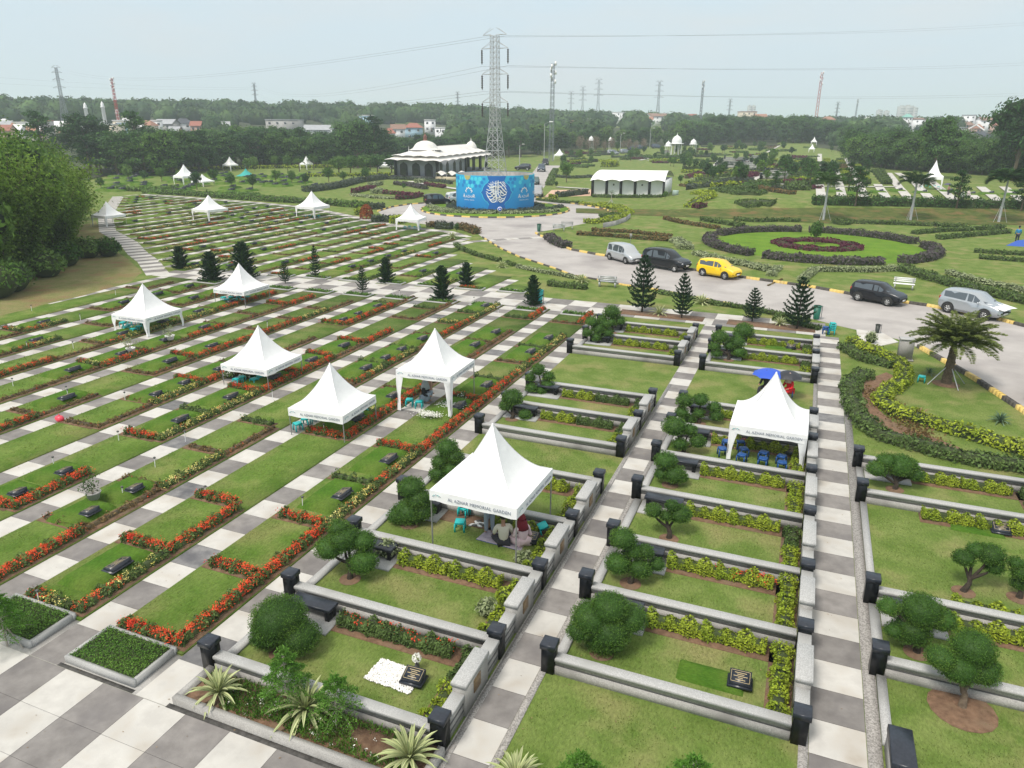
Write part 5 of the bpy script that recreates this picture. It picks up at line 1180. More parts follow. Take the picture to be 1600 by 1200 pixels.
# ================================================================== PEOPLE
def person(pos, rz, pose, cols, label, scale=1., scarf=None, hair=(.015, .012, .01), skirt=False, long=True):
    o = thing('person', label, 'person', pos, rz, None, scale); J = {}
    if pose == 'stand' or pose == 'walk' or pose == 'bend':
        hip = .88; ln = .45 if pose == 'bend' else 0
        J = dict(pel=(0, 0, hip), ch=(0, .04+ln*.55, 1.22-ln*.1), nk=(0, .05+ln, 1.42-ln*.25), hd=(0, .07+ln*1.25, 1.60-ln*.35))
        st = .22 if pose == 'walk' else .03
        for s, t in ((-1, 1), (1, -1)):
            J['hp%d' % s] = (s*.09, 0, hip-.05); J['kn%d' % s] = (s*.10, t*st*.5+.03, .47); J['an%d' % s] = (s*.10, t*st, .07); J['to%d' % s] = (s*.11, t*st+.15, .03)
            cx, cy, cz = J['ch']; J['sh%d' % s] = (s*.19, cy+.02+ln*.25, cz+.14); J['el%d' % s] = (s*.25, cy-t*st*.5+.02, cz-.14); J['wr%d' % s] = (s*.24, cy-t*st+.12, cz-.36)
    else:
        hz = {'sit': .12, 'squat': .22, 'seat': .46}[pose]
        J = dict(pel=(0, 0, hz), ch=(0, .07, hz+.34), nk=(0, .10, hz+.54), hd=(0, .14, hz+.72))
        for s in (-1, 1):
            J['hp%d' % s] = (s*.09, .03, hz)
            if pose == 'sit': J['kn%d' % s] = (s*.32, .32, .16); J['an%d' % s] = (-s*.08, .38, .07); J['to%d' % s] = (-s*.2, .42, .06)
            elif pose == 'squat': J['kn%d' % s] = (s*.16, .36, .48); J['an%d' % s] = (s*.13, .16, .07); J['to%d' % s] = (s*.14, .32, .03)
            else: J['kn%d' % s] = (s*.12, .44, .46); J['an%d' % s] = (s*.12, .44, .08); J['to%d' % s] = (s*.12, .60, .04)
            J['sh%d' % s] = (s*.19, .09, hz+.48); J['el%d' % s] = (s*.27, .12, hz+.2); J['wr%d' % s] = ((s*.34, .02, .06+.04) if (pose == 'sit' and s == 1) else (s*.2, .32, hz+.16))
    names = ['pel', 'ch', 'nk', 'hd']; rad = dict(pel=.13, ch=.135, nk=.052, hd=.095, hp=.095, kn=.06, an=.042, to=.035, sh=.07, el=.045, wr=.032)
    vs = []; rs = []; idx = {}
    def av(n, p, r): idx[n] = len(vs); vs.append(p); rs.append(r)
    for n_ in names: av(n_, J[n_], rad[n_])
    h_ = J['hd']; av('crown', (h_[0], h_[1], h_[2]+.09), .075); av('nose', (h_[0], h_[1]+.11, h_[2]+.0), .018)
    for s in (-1, 1):
        for n_ in ('hp', 'kn', 'an', 'to', 'sh', 'el', 'wr'): av(n_+str(s), J[n_+str(s)], rad[n_])
    ed = [('pel', 'ch'), ('ch', 'nk'), ('nk', 'hd'), ('hd', 'crown'), ('hd', 'nose')]
    for s in (-1, 1):
        s_ = str(s); ed += [('pel', 'hp'+s_), ('hp'+s_, 'kn'+s_), ('kn'+s_, 'an'+s_), ('an'+s_, 'to'+s_), ('ch', 'sh'+s_), ('sh'+s_, 'el'+s_), ('el'+s_, 'wr'+s_)]
        w_ = np.array(J['wr'+s_]); e_ = np.array(J['el'+s_]); d = (w_-e_)/np.linalg.norm(w_-e_); sd = np.cross(d, [0, 0, 1.]); sd = sd/(np.linalg.norm(sd)+1e-6)
        av('pm'+s_, tuple(w_+d*.07), .028); ed.append(('wr'+s_, 'pm'+s_))
        for k in range(4): f = w_+d*(.145-.012*abs(k-1.5))+sd*(k-1.5)*.021; av('f%d%s' % (k, s_), tuple(f), .008); ed.append(('pm'+s_, 'f%d%s' % (k, s_)))
        av('th'+s_, tuple(w_+d*.08+sd*.06), .010); ed.append(('pm'+s_, 'th'+s_))
    def skin(nm_, sel, grow, mt, sub=1):
        keep = [n_ for n_ in idx if sel(n_)]; mp_ = {n_: i for i, n_ in enumerate(keep)}
        me = bpy.data.meshes.new(nm_); me.from_pydata([vs[idx[n_]] for n_ in keep], [(mp_[a], mp_[b]) for a, b in ed if a in mp_ and b in mp_], [])
        ob = bpy.data.objects.new(nm_, me); COL.objects.link(ob); ob.modifiers.new('skin', 'SKIN'); sm = ob.modifiers.new('sub', 'SUBSURF'); sm.levels = sm.render_levels = sub
        if not me.skin_vertices: me.attributes.new('x', 'FLOAT', 'POINT')
        sv = me.skin_vertices[0].data
        for n_ in keep: r = rs[idx[n_]]+grow; sv[mp_[n_]].radius = (r, r*.8 if n_ in ('pel', 'ch') else r); sv[mp_[n_]].use_root = False
        sv[mp_.get('pel', mp_.get('ch', 0))].use_root = True
        m2 = bpy.data.meshes.new_from_object(ob.evaluated_get(bpy.context.evaluated_depsgraph_get())); COL.objects.unlink(ob); bpy.data.objects.remove(ob)
        m2.materials.clear(); m2.materials.append(mt); m2.polygons.foreach_set('use_smooth', [True]*len(m2.polygons)); return m2
    SKIN = mat('skin', (.36, .20, .13), rough=.55)
    try:
        link('body', skin('body', lambda n_: True, 0, SKIN), parent=o)
        link('shirt', skin('shirt', lambda n_: n_ in ('pel', 'ch') or n_[:2] in ('sh', 'el') or (long and n_[:2] == 'wr'), .018, mat('cloth_'+label[:14], cols[0], rough=.9)), parent=o)
        link('trousers', skin('trousers', lambda n_: n_ == 'pel' or n_[:2] in ('hp', 'kn', 'an'), .022 if not skirt else .05, mat('cloth2_'+label[:14], cols[1], rough=.9)), parent=o)
    except Exception as ex: print('skin fail', ex)
    hx, hy, hz_ = J['hd']
    if scarf: link('headscarf', NM().ell((hx, hy-.02, hz_+.03), (.125, .125, .155), 0, 12, 8).lathe([(.13, .0), (.17, -.16), (.21, -.30), (.18, -.31)], (hx, hy-.04, hz_-.0), 12).mesh('headscarf', mat('scarf_'+label[:14], scarf, rough=.9), True), parent=o)
    else: link('hair', NM().ell((hx, hy-.02, hz_+.055), (.108, .115, .12), 0, 12, 8, .03).mesh('hair', mat('hair_black', hair, rough=.6), True), parent=o)
    return o
def toward(a, b): return math.atan2(-(b[0]-a[0]), b[1]-a[1])
q = P(765, 833); person(q, -2.6+3.4, 'bend', ((.012, .012, .015), (.28, .33, .40)), 'person in black top and pale blue trousers stooping under the front tent', .95)
q = P(787, 852); person(q, .5, 'sit', ((.62, .58, .48), (.03, .03, .04)), 'person in a cream shirt sitting on the mat, seen from behind', 1.05, long=False)
q = P(818, 852); person(q, .9, 'sit', ((.72, .55, .58), (.72, .55, .58)), 'woman in maroon headscarf and pale pink dress sitting on the mat', 1.0, scarf=(.16, .008, .02), skirt=True)
q = P(662, 628); person(q, -1.4, 'squat', ((.012, .012, .015), (.012, .012, .015)), 'person in black with a grey headscarf squatting beside the stools', 1.05, scarf=(.30, .33, .35), skirt=True)
q = P(1232, 622); person((q[0], q[1]-.1, 0), 2.4, 'seat', ((.60, .012, .02), (.60, .012, .02)), 'person in red clothes sitting under a dark umbrella behind the white tent', .95, scarf=(.5, .35, .3), skirt=True)
stool(q[0], q[1]-.1, 'b', 'stool under the person in red', 0, .12)
q2 = P(1196, 618); person(q2, 2.6, 'seat', ((.03, .03, .04), (.03, .03, .04)), 'person in dark clothes mostly hidden under the blue umbrella', .95); stool(q2[0], q2[1], 'b', 'stool under the person with the blue umbrella', 0, .1)
def umbrella(pos, col, label, r=.62, h=1.25):
    o = thing('umbrella', label, 'umbrella', pos, .3); nm = NM(); n = 8
    for i in range(n):
        a0, a1 = i*2*math.pi/n, (i+1)*2*math.pi/n; V = []
        for t in np.linspace(0.02, 1, 6):
            for f in np.linspace(0, 1, 5): a = a0+(a1-a0)*f; rr = r*t*(1-.10*math.sin(f*math.pi)*t); V.append((rr*math.cos(a), rr*math.sin(a), h-.28*t*t*(1-.1*math.sin(f*math.pi))))
        I = np.arange(30).reshape(6, 5); nm.add(V, np.stack([I[:-1, :-1], I[:-1, 1:], I[1:, 1:], I[1:, :-1]], -1).reshape(-1, 4))
    link('canopy', nm.mesh('canopy', mat('umb_'+label[:8], col, rough=.5)), parent=o); link('shaft', NM().tube([(0, 0, .35), (0, 0, h+.06)], .01, 5).mesh('shaft', M_POLE), parent=o); return o
umbrella((q[0]-.1, q[1], 0), (.02, .022, .03), 'black umbrella held by the person in red', .62, 1.32); umbrella((q2[0]+.05, q2[1]+.05, 0), (.02, .08, .5), 'blue umbrella with a white emblem behind the tent tip', .78, 1.3)
q = P(1505, 540); person(q, 2.0, 'walk', ((.015, .10, .11), (.02, .03, .05)), 'person in dark teal clothes walking on the road behind the palm', 1.0)
q = P(1588, 379); person((q[0], q[1], 0), 0, 'stand', ((.02, .2, .42), (.02, .03, .06)), 'person in a blue shirt standing at the right edge behind a blue tarpaulin', 1.05)
q = P(1592, 384); nm = NM(); nm.add([(-1.3, -.5, 0), (1.6, -.6, .0), (1.9, .5, .9), (-.2, .4, .5)], [[0, 1, 2, 3]]).add([(-1.3, -.5, 0), (-.2, .4, .5), (1.9, .5, .9), (1.5, 1.0, 0), (-.8, .8, 0)][:4], [[0, 1, 2, 3]]); tag(link('tarpaulin', nm.mesh('tarpaulin', mat('tarp_blue', (.02, .08, .38), rough=.5)), q), 'crumpled blue tarpaulin on the dry lawn at the right edge', 'tarpaulin')
for i, (u, v, ps, c, l, sf) in enumerate(((1481, 306, 'stand', (.35, .18, .16), 'person in brownish clothes standing right of the far right tent', None), (1491, 311, 'stand', (.6, .6, .6), 'person in a pale top and dark trousers on the far right path', None), (1503, 309, 'sit', (.7, .7, .7), 'person in white sitting in the group on the far right path', (.7, .7, .7)), (1512, 308, 'sit', (.55, .5, .5), 'person in grey white sitting at the right end of the far group', (.6, .5, .5)), (1498, 305, 'stand', (.65, .6, .6), 'person in pink white standing behind the seated group, far right', (.6, .45, .42)))):
    q = PT(u, v); person(q, NR.uniform(0, 6), ps, (c, (.03, .03, .05) if ps == 'stand' and i < 2 else c), l, 1.05, scarf=sf)
q = PT(1484, 305); umbrella((q[0]-.5, q[1]+.3, q[2]), (.06, .05, .12), 'dark purple umbrella among the far right group', .7, 1.9)
# ================================================================== VEHICLES
M_GLASS = mat('sky_tinted_glass', (.07, .085, .10), rough=.06, spec=1.0); M_TYRE = mat('tyre_rubber', (.02, .02, .02), rough=.85); M_RIM = mat('alloy_rim', (.5, .5, .5), rough=.3, metal=.7)  # grey-blue glass base stands in for sky reflected in the panes
M_HEADL = mat('headlight_glass', (.6, .62, .65), rough=.15); M_TAILL = mat('taillight_red', (.35, .01, .01), rough=.2); M_PLATE = mat('number_plate', (.7, .7, .7), rough=.5)
PROF = {   # stations: x, zbot, zbelt, zroof, half width belt, half width roof
 'mpv': [(-2.05, .42, .80, .92, .66, .50), (-1.98, .30, .92, 1.40, .76, .56), (-1.80, .24, .94, 1.58, .80, .60), (-1.0, .2, .93, 1.66, .83, .62), (0, .2, .91, 1.66, .83, .62), (.55, .2, .90, 1.58, .83, .60), (.85, .2, .90, 1.34, .82, .62), (1.15, .2, .93, 1.00, .81, .66), (1.6, .22, .84, .88, .78, .62), (1.9, .26, .72, .77, .70, .56), (2.05, .35, .55, .60, .58, .45)],
 'suv': [(-2.3, .5, .9, 1.05, .70, .52), (-2.2, .38, 1.05, 1.5, .84, .60), (-2.0, .34, 1.06, 1.72, .88, .64), (-1.0, .3, 1.05, 1.80, .90, .66), (0, .3, 1.04, 1.80, .90, .66), (.5, .3, 1.03, 1.70, .90, .64), (.9, .3, 1.04, 1.42, .89, .66), (1.15, .32, 1.08, 1.14, .88, .72), (1.8, .36, 1.02, 1.06, .86, .70), (2.2, .42, .88, .92, .78, .62), (2.35, .5, .66, .72, .66, .5)],
 'hatch': [(-1.8, .42, .78, .88, .62, .46), (-1.74, .30, .92, 1.18, .74, .52), (-1.55, .22, .94, 1.38, .79, .58), (-.9, .2, .92, 1.44, .81, .60), (-.1, .2, .89, 1.44, .81, .60), (.25, .2, .88, 1.40, .81, .59), (.62, .2, .88, 1.16, .80, .62), (.92, .2, .90, .94, .79, .66), (1.4, .23, .83, .86, .77, .64), (1.72, .28, .70, .73, .72, .60), (1.82, .36, .52, .56, .56, .44)],
 'pickup': [(-2.5, .5, .95, .97, .80, .72), (-2.45, .4, 1.0, 1.02, .86, .78), (-.9, .36, 1.0, 1.02, .87, .78), (-.85, .36, 1.02, 1.60, .87, .62), (-.3, .34, 1.02, 1.76, .88, .64), (.2, .34, 1.02, 1.74, .88, .64), (.7, .34, 1.03, 1.4, .87, .66), (.95, .34, 1.06, 1.12, .86, .7), (1.7, .38, 1.0, 1.04, .84, .68), (2.2, .44, .84, .88, .76, .6), (2.35, .5, .64, .7, .62, .5)]}
def car_meshes(kind, paint):
    S = PROF[kind]; nm = NM(); rings = []
    for x, zb, zt, zr, w, wr in S:
        hood = zr-zt < .15
        h = [(0, zb), (w*.82, zb), (w, zb+.16), (w*1.02, (zb+zt)/2), (w*.98, zt-.03)]
        h += [(w*.93, zt+.02), (wr*1.1 if not hood else w*.88, zr-.06 if not hood else zr-.01), (wr*.95 if not hood else w*.7, zr), (0, zr+.03)]
        rings.append([(x, y, z) for y, z in h]+[(x, -y, z) for y, z in h[-2:0:-1]])
    k = len(rings[0]); V = np.array(rings).reshape(-1, 3); F = []
    for i in range(len(S)-1):
        for j in range(k): F.append([i*k+j, i*k+(j+1) % k, (i+1)*k+(j+1) % k, (i+1)*k+j])
    nm.add(V, F); nm.ngon(rings[0][::-1]); nm.ngon(rings[-1]); gl = NM(); R_ = np.array(rings)
    cab = [i for i in range(len(S)) if S[i][3]-S[i][2] > .15]
    def pane(a, b, c, d, e_=.06, off=.012):
        q = np.array([a, b, c, d], float); m = q.mean(0); n = np.cross(q[1]-q[0], q[3]-q[0]); n /= np.linalg.norm(n)+1e-9
        if n@(m-np.array([m[0], 0, .9])) < 0: n = -n
        q = m+(q-m)*(1-e_*2)+n*off; gl.add(q, [[0, 1, 2, 3]])
    c0, c1 = cab[0], cab[-1]
    side = [i for i in range(c0+(0 if kind == 'pickup' else 1), c1)]
    grp = [side[:len(side)//2], side[len(side)//2:]]
    for seg in ([(side[0], side[len(side)//2]), (side[len(side)//2], side[-1]), (side[-1], c1)] if len(side) > 2 else [(side[0], c1)]):
        i, j2 = seg
        if i == j2: continue
        for a_, b_ in ((5, 6), (k-5, k-6)): pane(R_[i][a_]+[0.03, 0, .02], R_[j2][a_]-[0.03, 0, -.02], R_[j2][b_], R_[i][b_], .04)
    i = c1; 
    pane(R_[i+1][5]*[1, .93, 1], R_[i+1][k-5]*[1, .93, 1], R_[i-1][k-6]*[1, .98, 1], R_[i-1][6]*[1, .98, 1], .05, .03)
    pane(R_[c0][5]*[1, .9, 1], R_[c0][k-5]*[1, .9, 1], R_[c0+1][k-6]*[1, .9, 1], R_[c0+1][6]*[1, .9, 1], .05, .03)
    x1, x0 = S[-1][0], S[0][0]; w = S[-3][4]
    hl = NM().ell((x1-.2, w*.74, S[-2][2]-.08), (.16, .15, .07), 0, 8, 6); tl = NM().ell((x0+.1, S[1][4]*.9, S[1][2]-.06), (.08, .09, .14), 0, 8, 6)
    pl = NM().box((x1-.02, -.22, S[-1][1]+.02), (x1+.02, .22, S[-1][1]+.13)); gr = NM().box((x1-.05, -.33, S[-1][1]+.15), (x1+.015, .33, S[-1][1]+.24))
    bm_ = nm.mesh('body', paint, True); bm_.set_sharp_from_angle(angle=math.radians(33)); return bm_, gl.mesh('window', M_GLASS), hl.mesh('headlight', M_HEADL, True), tl.mesh('taillight', M_TAILL, True), pl.mesh('number_plate', M_PLATE), gr.mesh('grille', M_TYRE)
def wheel_mesh(r):
    t = NM().lathe([(r*.62, -.1), (r*.95, -.1), (r, -.06), (r, .06), (r*.95, .1), (r*.62, .1)], (0, 0, 0), 20)
    m = NM().lathe([(r*.64, .04), (r*.6, .085), (r*.55, .085), (r*.5, .03), (.001, .03)], (0, 0, 0), 20)
    for k in range(6): m.box((0, -.03, .03), (r*.58, .03, .085), 0, k*math.pi/3, (0, 0))
    return t.mesh('tyre', M_TYRE, True), m.mesh('rim', M_RIM)
WM = wheel_mesh(.31)
def car(u, v, kind, col, label, head=None, pos=None, sc=1., rough=.25, metal=.3, rails=False, px2=None):
    p = pos or PT(u, v)
    if px2: a, b = np.array(P(*px2[0])), np.array(P(*px2[1])); head = math.atan2(b[1]-a[1], b[0]-a[0])
    paint = mat('paint_%s_%d' % (kind, int(col[0]*999+col[1]*99)), col, rough=rough, metal=metal, spec=.6)
    o = thing('car', label, 'car', p, head, None, sc); bd, gl, hl, tl, pl, gr = car_meshes(kind, paint); b = link('body', bd, parent=o)
    link('window', gl, parent=o); link('number_plate', pl, parent=b); link('grille', gr, parent=b)
    for s in (1, -1): q = link('headlight', hl, parent=o); q.scale = (1, s, 1); q = link('taillight', tl, parent=o); q.scale = (1, s, 1)
    S = PROF[kind]; xf, xr = S[-1][0]-.78, S[0][0]+.72; wy = S[4][4]-.06
    ar = NM()
    for x in (xf, xr):
        for s in (1, -1):
            w_ = link('wheel', None, (x, s*wy, .31), parent=o); w_.rotation_euler = (math.radians(-90*s), 0, 0); link('tyre', WM[0], parent=w_); link('rim', WM[1], parent=w_)
            a = np.linspace(0, 2*math.pi, 19)[:-1]; V = [(x+.385*math.cos(t), s*(S[4][4]*1.022), max(S[4][1], .33+.385*math.sin(t))) for t in a]; ar = NM().ngon(V if s < 0 else V[::-1]); link('wheel_arch', ar.mesh('wheel_arch', M_TYRE), parent=b)
    for s in (1, -1): mi_ = NM().ell((S[6][0]-.0, s*(S[6][4]+.09), S[6][2]+.08), (.06, .09, .06), 0, 7, 5); link('wing_mirror', mi_.mesh('wing_mirror', paint), parent=b)
    if rails:
        for s in (1, -1): link('roof_rail', NM().tube([(-1.7, s*.6, 1.80), (-1.5, s*.6, 1.86), (.1, s*.6, 1.86), (.3, s*.6, 1.8)], .022, 5).mesh('roof_rail', M_TYRE), parent=b)
    return o
ang = lambda a, b: math.atan2(P(*b)[1]-P(*a)[1], P(*b)[0]-P(*a)[0])
RD = ang((960, 412), (1130, 440))
def carmid(a, b, off): A, B = np.array(P(*a)), np.array(P(*b)); d = (B-A)/np.linalg.norm(B-A); n = np.array([-d[1], d[0], 0]); m = (A+B)/2+n*off; return tuple(m), math.atan2(d[1], d[0])
p, h = carmid((949, 405), (982, 414), .75); car(0, 0, 'mpv', (.50, .52, .54), 'silver people carrier, first in the row parked along the kerb', h, p, .98, metal=.5)
p, h = carmid((1018, 421), (1055, 424), .85); h = RD-.02; car(0, 0, 'suv', (.012, .014, .018), 'black off-roader with roof rails parked behind the yellow hatchback', h, p, .96, rails=True)
p, h = carmid((1099, 432), (1134, 437), .75); car(0, 0, 'hatch', (.78, .52, .005), 'yellow hatchback parked along the kerb', RD-.03, p, 1.0, metal=0)
p, h = carmid((1338, 470), (1388, 479), .75); car(0, 0, 'hatch', (.010, .011, .016), 'black hatchback parked beside the white bench', h, p, 1.0)
p, h = carmid((1470, 487), (1546, 503), .9); car(0, 0, 'hatch', (.42, .45, .48), 'silver car behind the palm with a white cloth on its bonnet', h, p, 1.12, metal=.5)
o = None; nm = NM(); X_, Y_ = np.meshgrid(np.linspace(-.45, .75, 9), np.linspace(-.72, .72, 9)); Z_ = .98-.16*(X_+.45)-.10*np.abs(Y_)**2-.03*np.random.RandomState(3).rand(9, 9); I = np.arange(81).reshape(9, 9)
nm.add(np.stack([X_, Y_, Z_], -1).reshape(-1, 3), np.stack([I[:-1, :-1], I[:-1, 1:], I[1:, 1:], I[1:, :-1]], -1).reshape(-1, 4)); tag(link('white_cloth', nm.mesh('white_cloth', M_TENT, True), (p[0]+1.45*math.cos(h), p[1]+1.45*math.sin(h), .06), h, sc=(1.12, 1.12, 1.06)), 'white cloth spread over the bonnet of the silver car behind the palm', 'cloth')
p = P(1622, 640); car(0, 0, 'hatch', (.012, .013, .016), 'dark car cut by the right edge on the near side of the road', RD+3.3+math.pi, (p[0]+1.5, p[1]+1.0, 0), 1.)
q = P(679, 321); car(0, 0, 'mpv', (.012, .008, .010), 'black people carrier parked on the left of the roundabout', ang((663, 320), (696, 319)), (q[0], q[1]+1, 0), 1.05)
q = P(714, 318); car(0, 0, 'suv', (.65, .65, .65), 'white car half hidden behind the left side of the blue drum', ang((663, 320), (696, 319))+.2, (q[0], q[1]+1, 0), 1.)
up = ang((838, 300), (862, 262))
for u, v, k, c, l, dh, s in ((840, 307, 'mpv', (.35, .35, .36), 'grey white car coming round the right side of the blue drum', math.pi, 1.1), (846, 268, 'suv', (.05, .07, .10), 'dark blue grey car on the upper road', math.pi, 1.15), (852, 258, 'mpv', (.012, .013, .02), 'black van behind another car on the upper road', math.pi, 1.25), (817, 266, 'hatch', (.015, .018, .03), 'dark car parked at the left side of the upper road', 1.5, 1.3), (836, 288, 'hatch', (.08, .12, .12), 'dark car partly hidden behind the right rim of the drum', math.pi, 1.1),
    (958, 242, 'mpv', (.42, .45, .5), 'pale silver car in the distant row near the dome pavilions', .6, 1.2), (977, 240, 'hatch', (.3, .33, .38), 'grey car in the distant row near the dome pavilions', .6, 1.3), (990, 236, 'suv', (.03, .05, .09), 'dark blue car in the distant row near the dome pavilions', .6, 1.2), (1001, 234, 'suv', (.03, .05, .08), 'second dark blue car at the right of the distant row', .6, 1.2), (1026, 232, 'mpv', (.06, .08, .14), 'dark blue car just left of the white domes', .6, 1.2), (603, 264, 'suv', (.6, .6, .6), 'white car beyond the flowering shrubs left of the mosque', .2, 1.2)):
    car(u, v, k, c, l, up+dh if dh > 1 else dh, None, s)
# ================================================================== STREET FURNITURE
def white_bench(u, v, label, head, mt=M_STEEL):
    q = P(u, v); o = thing('park_bench', label, 'bench', q, head); link('seat', NM().bevbox((-.75, -.2, .4), (.75, .2, .46), .01, ).mesh('seat', mt), parent=o)
    b = NM()
    for z in (.55, .68, .8): b.box((-.75, .2, z), (.75, .24, z+.09))
    link('backrest', b.mesh('backrest', mt), parent=o)
    for s in (-.62, .62): link('leg', NM().box((s-.05, -.18, 0), (s+.05, .24, .4)).box((s-.04, .2, .4), (s+.04, .26, .88)).mesh('leg', M_STEEL), parent=o)
white_bench(949, 448, 'grey metal bench between the hedge and the road, left of the largest norfolk pine', .1+math.pi); white_bench(873, 361, 'left of the two grey benches by the green bin', .3+math.pi); white_bench(886, 358, 'right of the two grey benches by the green bin', .3, M_STONE); white_bench(1411, 452, 'white bench on the dry lawn behind the black hatchback', -.1, M_WHITE)
def bin_(u, v, col, label, h=.85, r=.24):
    q = P(u, v); o = thing('litter_bin', label, 'litter bin', q); m = mat('bin_%d' % int(col[1]*999), col, rough=.5); link('bin_body', NM().lathe([(r*.8, .05), (r, h), (r*.93, h), (.01, h-.05)], (0, 0, 0), 14).mesh('bin_body', m), parent=o); link('rim', NM().lathe([(r*1.0, h), (r*1.1, h+.02), (r*1.1, h+.07), (r*.9, h+.08)], (0, 0, 0), 14).mesh('rim', m), parent=o)
    link('post', NM().tube([(r+.05, 0, 0), (r+.05, 0, h+.1)], .025, 6).mesh('post', M_POLE), parent=o)
bin_(1275, 499, (.01, .12, .08), 'dark green litter bin on the kerb right of the leaning norfolk pine'); bin_(842, 362, (.01, .08, .05), 'dark green bin at the road fork'); bin_(842, 474, (.02, .40, .40), 'turquoise bin behind the conical norfolk pine', .9, .3); bin_(1370, 521, (.03, .035, .03), 'small dark post bin beside the road', .5, .14)
q = P(1412, 562); o = thing('stone_cabinet', 'grey granite-clad box on a plinth between hedge and road', 'cabinet', q, .1); link('plinth', NM().bevbox((-.42, -.3, 0), (.42, .3, .08)).mesh('plinth', M_STONE2), parent=o); link('cabinet_body', NM().bevbox((-.34, -.22, .08), (.34, .22, 1.15), .02).mesh('cabinet_body', M_STONE2), parent=o); link('lid', NM().bevbox((-.38, -.26, 1.15), (.38, .26, 1.22)).mesh('lid', M_STONE), parent=o)
q = P(1360, 533); bush((1360, 536), .35, L_VAR, 'small pale plumeria on the cream paving beside the road', flat=1.2, cat='shrub', name='small_shrub')
q = P(781, 339); o = thing('road_sign', 'round blue keep-left sign on the roundabout', 'road sign', (q[0], q[1], .1), CYAW+.1); link('post', NM().tube([(0, 0, 0), (0, 0, .9)], .03, 6).mesh('post', M_POLE), parent=o)
d = link('sign_disc', NM().lathe([(.34, 0), (.34, .03), (.001, .03)], (0, 0, 0), 20).mesh('sign_disc', M_WHITE), (0, -.03, .95), parent=o); d.rotation_euler = (math.pi/2, 0, 0)
d2 = link('sign_face', NM().lathe([(.27, .031), (.27, .036), (.1, .036)], (0, 0, 0), 20).mesh('sign_face', mat('sign_blue', (.01, .08, .5))), parent=d)
q = P(985, 382); o = thing('signpost', 'small grey signpost on the lawn behind the silver people carrier', 'sign', q); link('post', NM().tube([(0, 0, 0), (0, 0, 1.1)], .03, 5).mesh('post', M_POLE), parent=o); link('panel', NM().box((-.12, -.02, .75), (.12, .02, 1.15)).mesh('panel', M_STONE2), parent=o)
q = P(1055, 307); o = thing('utility_cabinet', 'pale green grey utility box right of the white pavilion', 'cabinet', q); link('box_body', NM().bevbox((-.5, -.3, 0), (.5, .3, 1.1)).mesh('box_body', mat('pale_green', (.35, .45, .42))), parent=o); link('plinth', NM().box((-.6, -.4, -.1), (.6, .4, .08)).mesh('plinth', M_STONE), parent=o)
# ================================================================== THE BLUE DRUM
DR = 5.85; DH = 5.0; DC = (RC[0], RC[1]); ZD = .25
dang = math.atan2(-DC[1], -DC[0])      # direction of the camera
am = dang+.035
def cyl(s, z, r=0.): a = am+s/DR; return ((DR+r)*math.cos(a), (DR+r)*math.sin(a), z)
m = bpy.data.materials.new('printed_banner'); m.use_nodes = True; n = m.node_tree; L = n.links; bs = n.nodes['Principled BSDF']; bs.inputs['Roughness'].default_value = .6
tcn = n.nodes.new('ShaderNodeTexCoord'); sp = n.nodes.new('ShaderNodeSeparateXYZ'); L.new(tcn.outputs['Object'], sp.inputs[0]); r_ = n.nodes.new('ShaderNodeValToRGB'); mr = n.nodes.new('ShaderNodeMapRange'); mr.inputs[2].default_value = DH; L.new(sp.outputs[2], mr.inputs[0]); L.new(mr.outputs[0], r_.inputs[0])
r_.color_ramp.elements[0].color = (.005, .10, .42, 1); r_.color_ramp.elements[1].color = (.04, .60, .80, 1); e = r_.color_ramp.elements.new(.5); e.color = (.01, .26, .62, 1)
vo = n.nodes.new('ShaderNodeTexNoise'); vo.inputs['Scale'].default_value = .35; L.new(tcn.outputs['Object'], vo.inputs[0]); mxx = n.nodes.new('ShaderNodeMix'); mxx.data_type = 'RGBA'; L.new(vo.outputs[0], mxx.inputs[0]); L.new(r_.outputs[0], mxx.inputs[6]); mxx.inputs[7].default_value = (.01, .32, .68, 1); L.new(mxx.outputs[2], bs.inputs['Base Color'])
drum = thing('round_enclosure', 'round enclosure wrapped in a blue printed banner at the foot of the pylon', 'enclosure', (0, 0, 0))
w_ = NM(); w_.lathe([(DR-.14, 0), (DR-.14, DH-.04), (DR-.02, DH-.04), (DR-.02, 0)], (DC[0], DC[1], ZD), 72); wl = link('wall', w_.mesh('wall', M_STONE2, False), parent=drum)
b_ = NM(); b_.lathe([(DR+.03, 0), (DR+.03, DH)], (0, 0, 0), 96); b_.lathe([(DR-.0, DH-.0), (DR+.03, DH)], (0, 0, 0), 96); bn = link('banner', b_.mesh('banner', m, True), (DC[0], DC[1], ZD), parent=drum)
def disc(s, z, r, mt, k=24, off=.04, name='bubble', a0=0, a1=2*math.pi):
    nm = NM(); a = np.linspace(a0, a1, k+1); V = [cyl(s, z, off)]+[cyl(s+r*math.cos(t), z+r*math.sin(t), off) for t in a]; nm.add(V, [[0, i, i+1] for i in range(1, k+1)]); return nm
bub = NM(); rs_ = random.Random(4); MB2 = mat('banner_light', (.07, .62, .80)); MB3 = mat('banner_mid', (.01, .22, .58)); MB4 = mat('banner_navy', (.006, .06, .30)); MB5 = mat('banner_ochre', (.45, .42, .16)); MBw = mat('banner_white', (.82, .84, .85), rough=.7)
for i in range(26):
    for row, zz in ((0, 4.55), (1, 4.05), (2, 3.55), (3, 3.1)):
        s = -8.2+i*.64+(row % 2)*.32
        if rs_.random() < (.9, .75, .45, .2)[row] and not (-1.7 < s < 1.7):
            rr = rs_.uniform(.2, .31); nm = disc(s, zz, rr, None, 8 if row == 3 else 12, .045+row*.002+i % 2*.001); bub.add(nm.V[0], nm.F[3][0], rs_.choice([0, 1, 0, 1]))
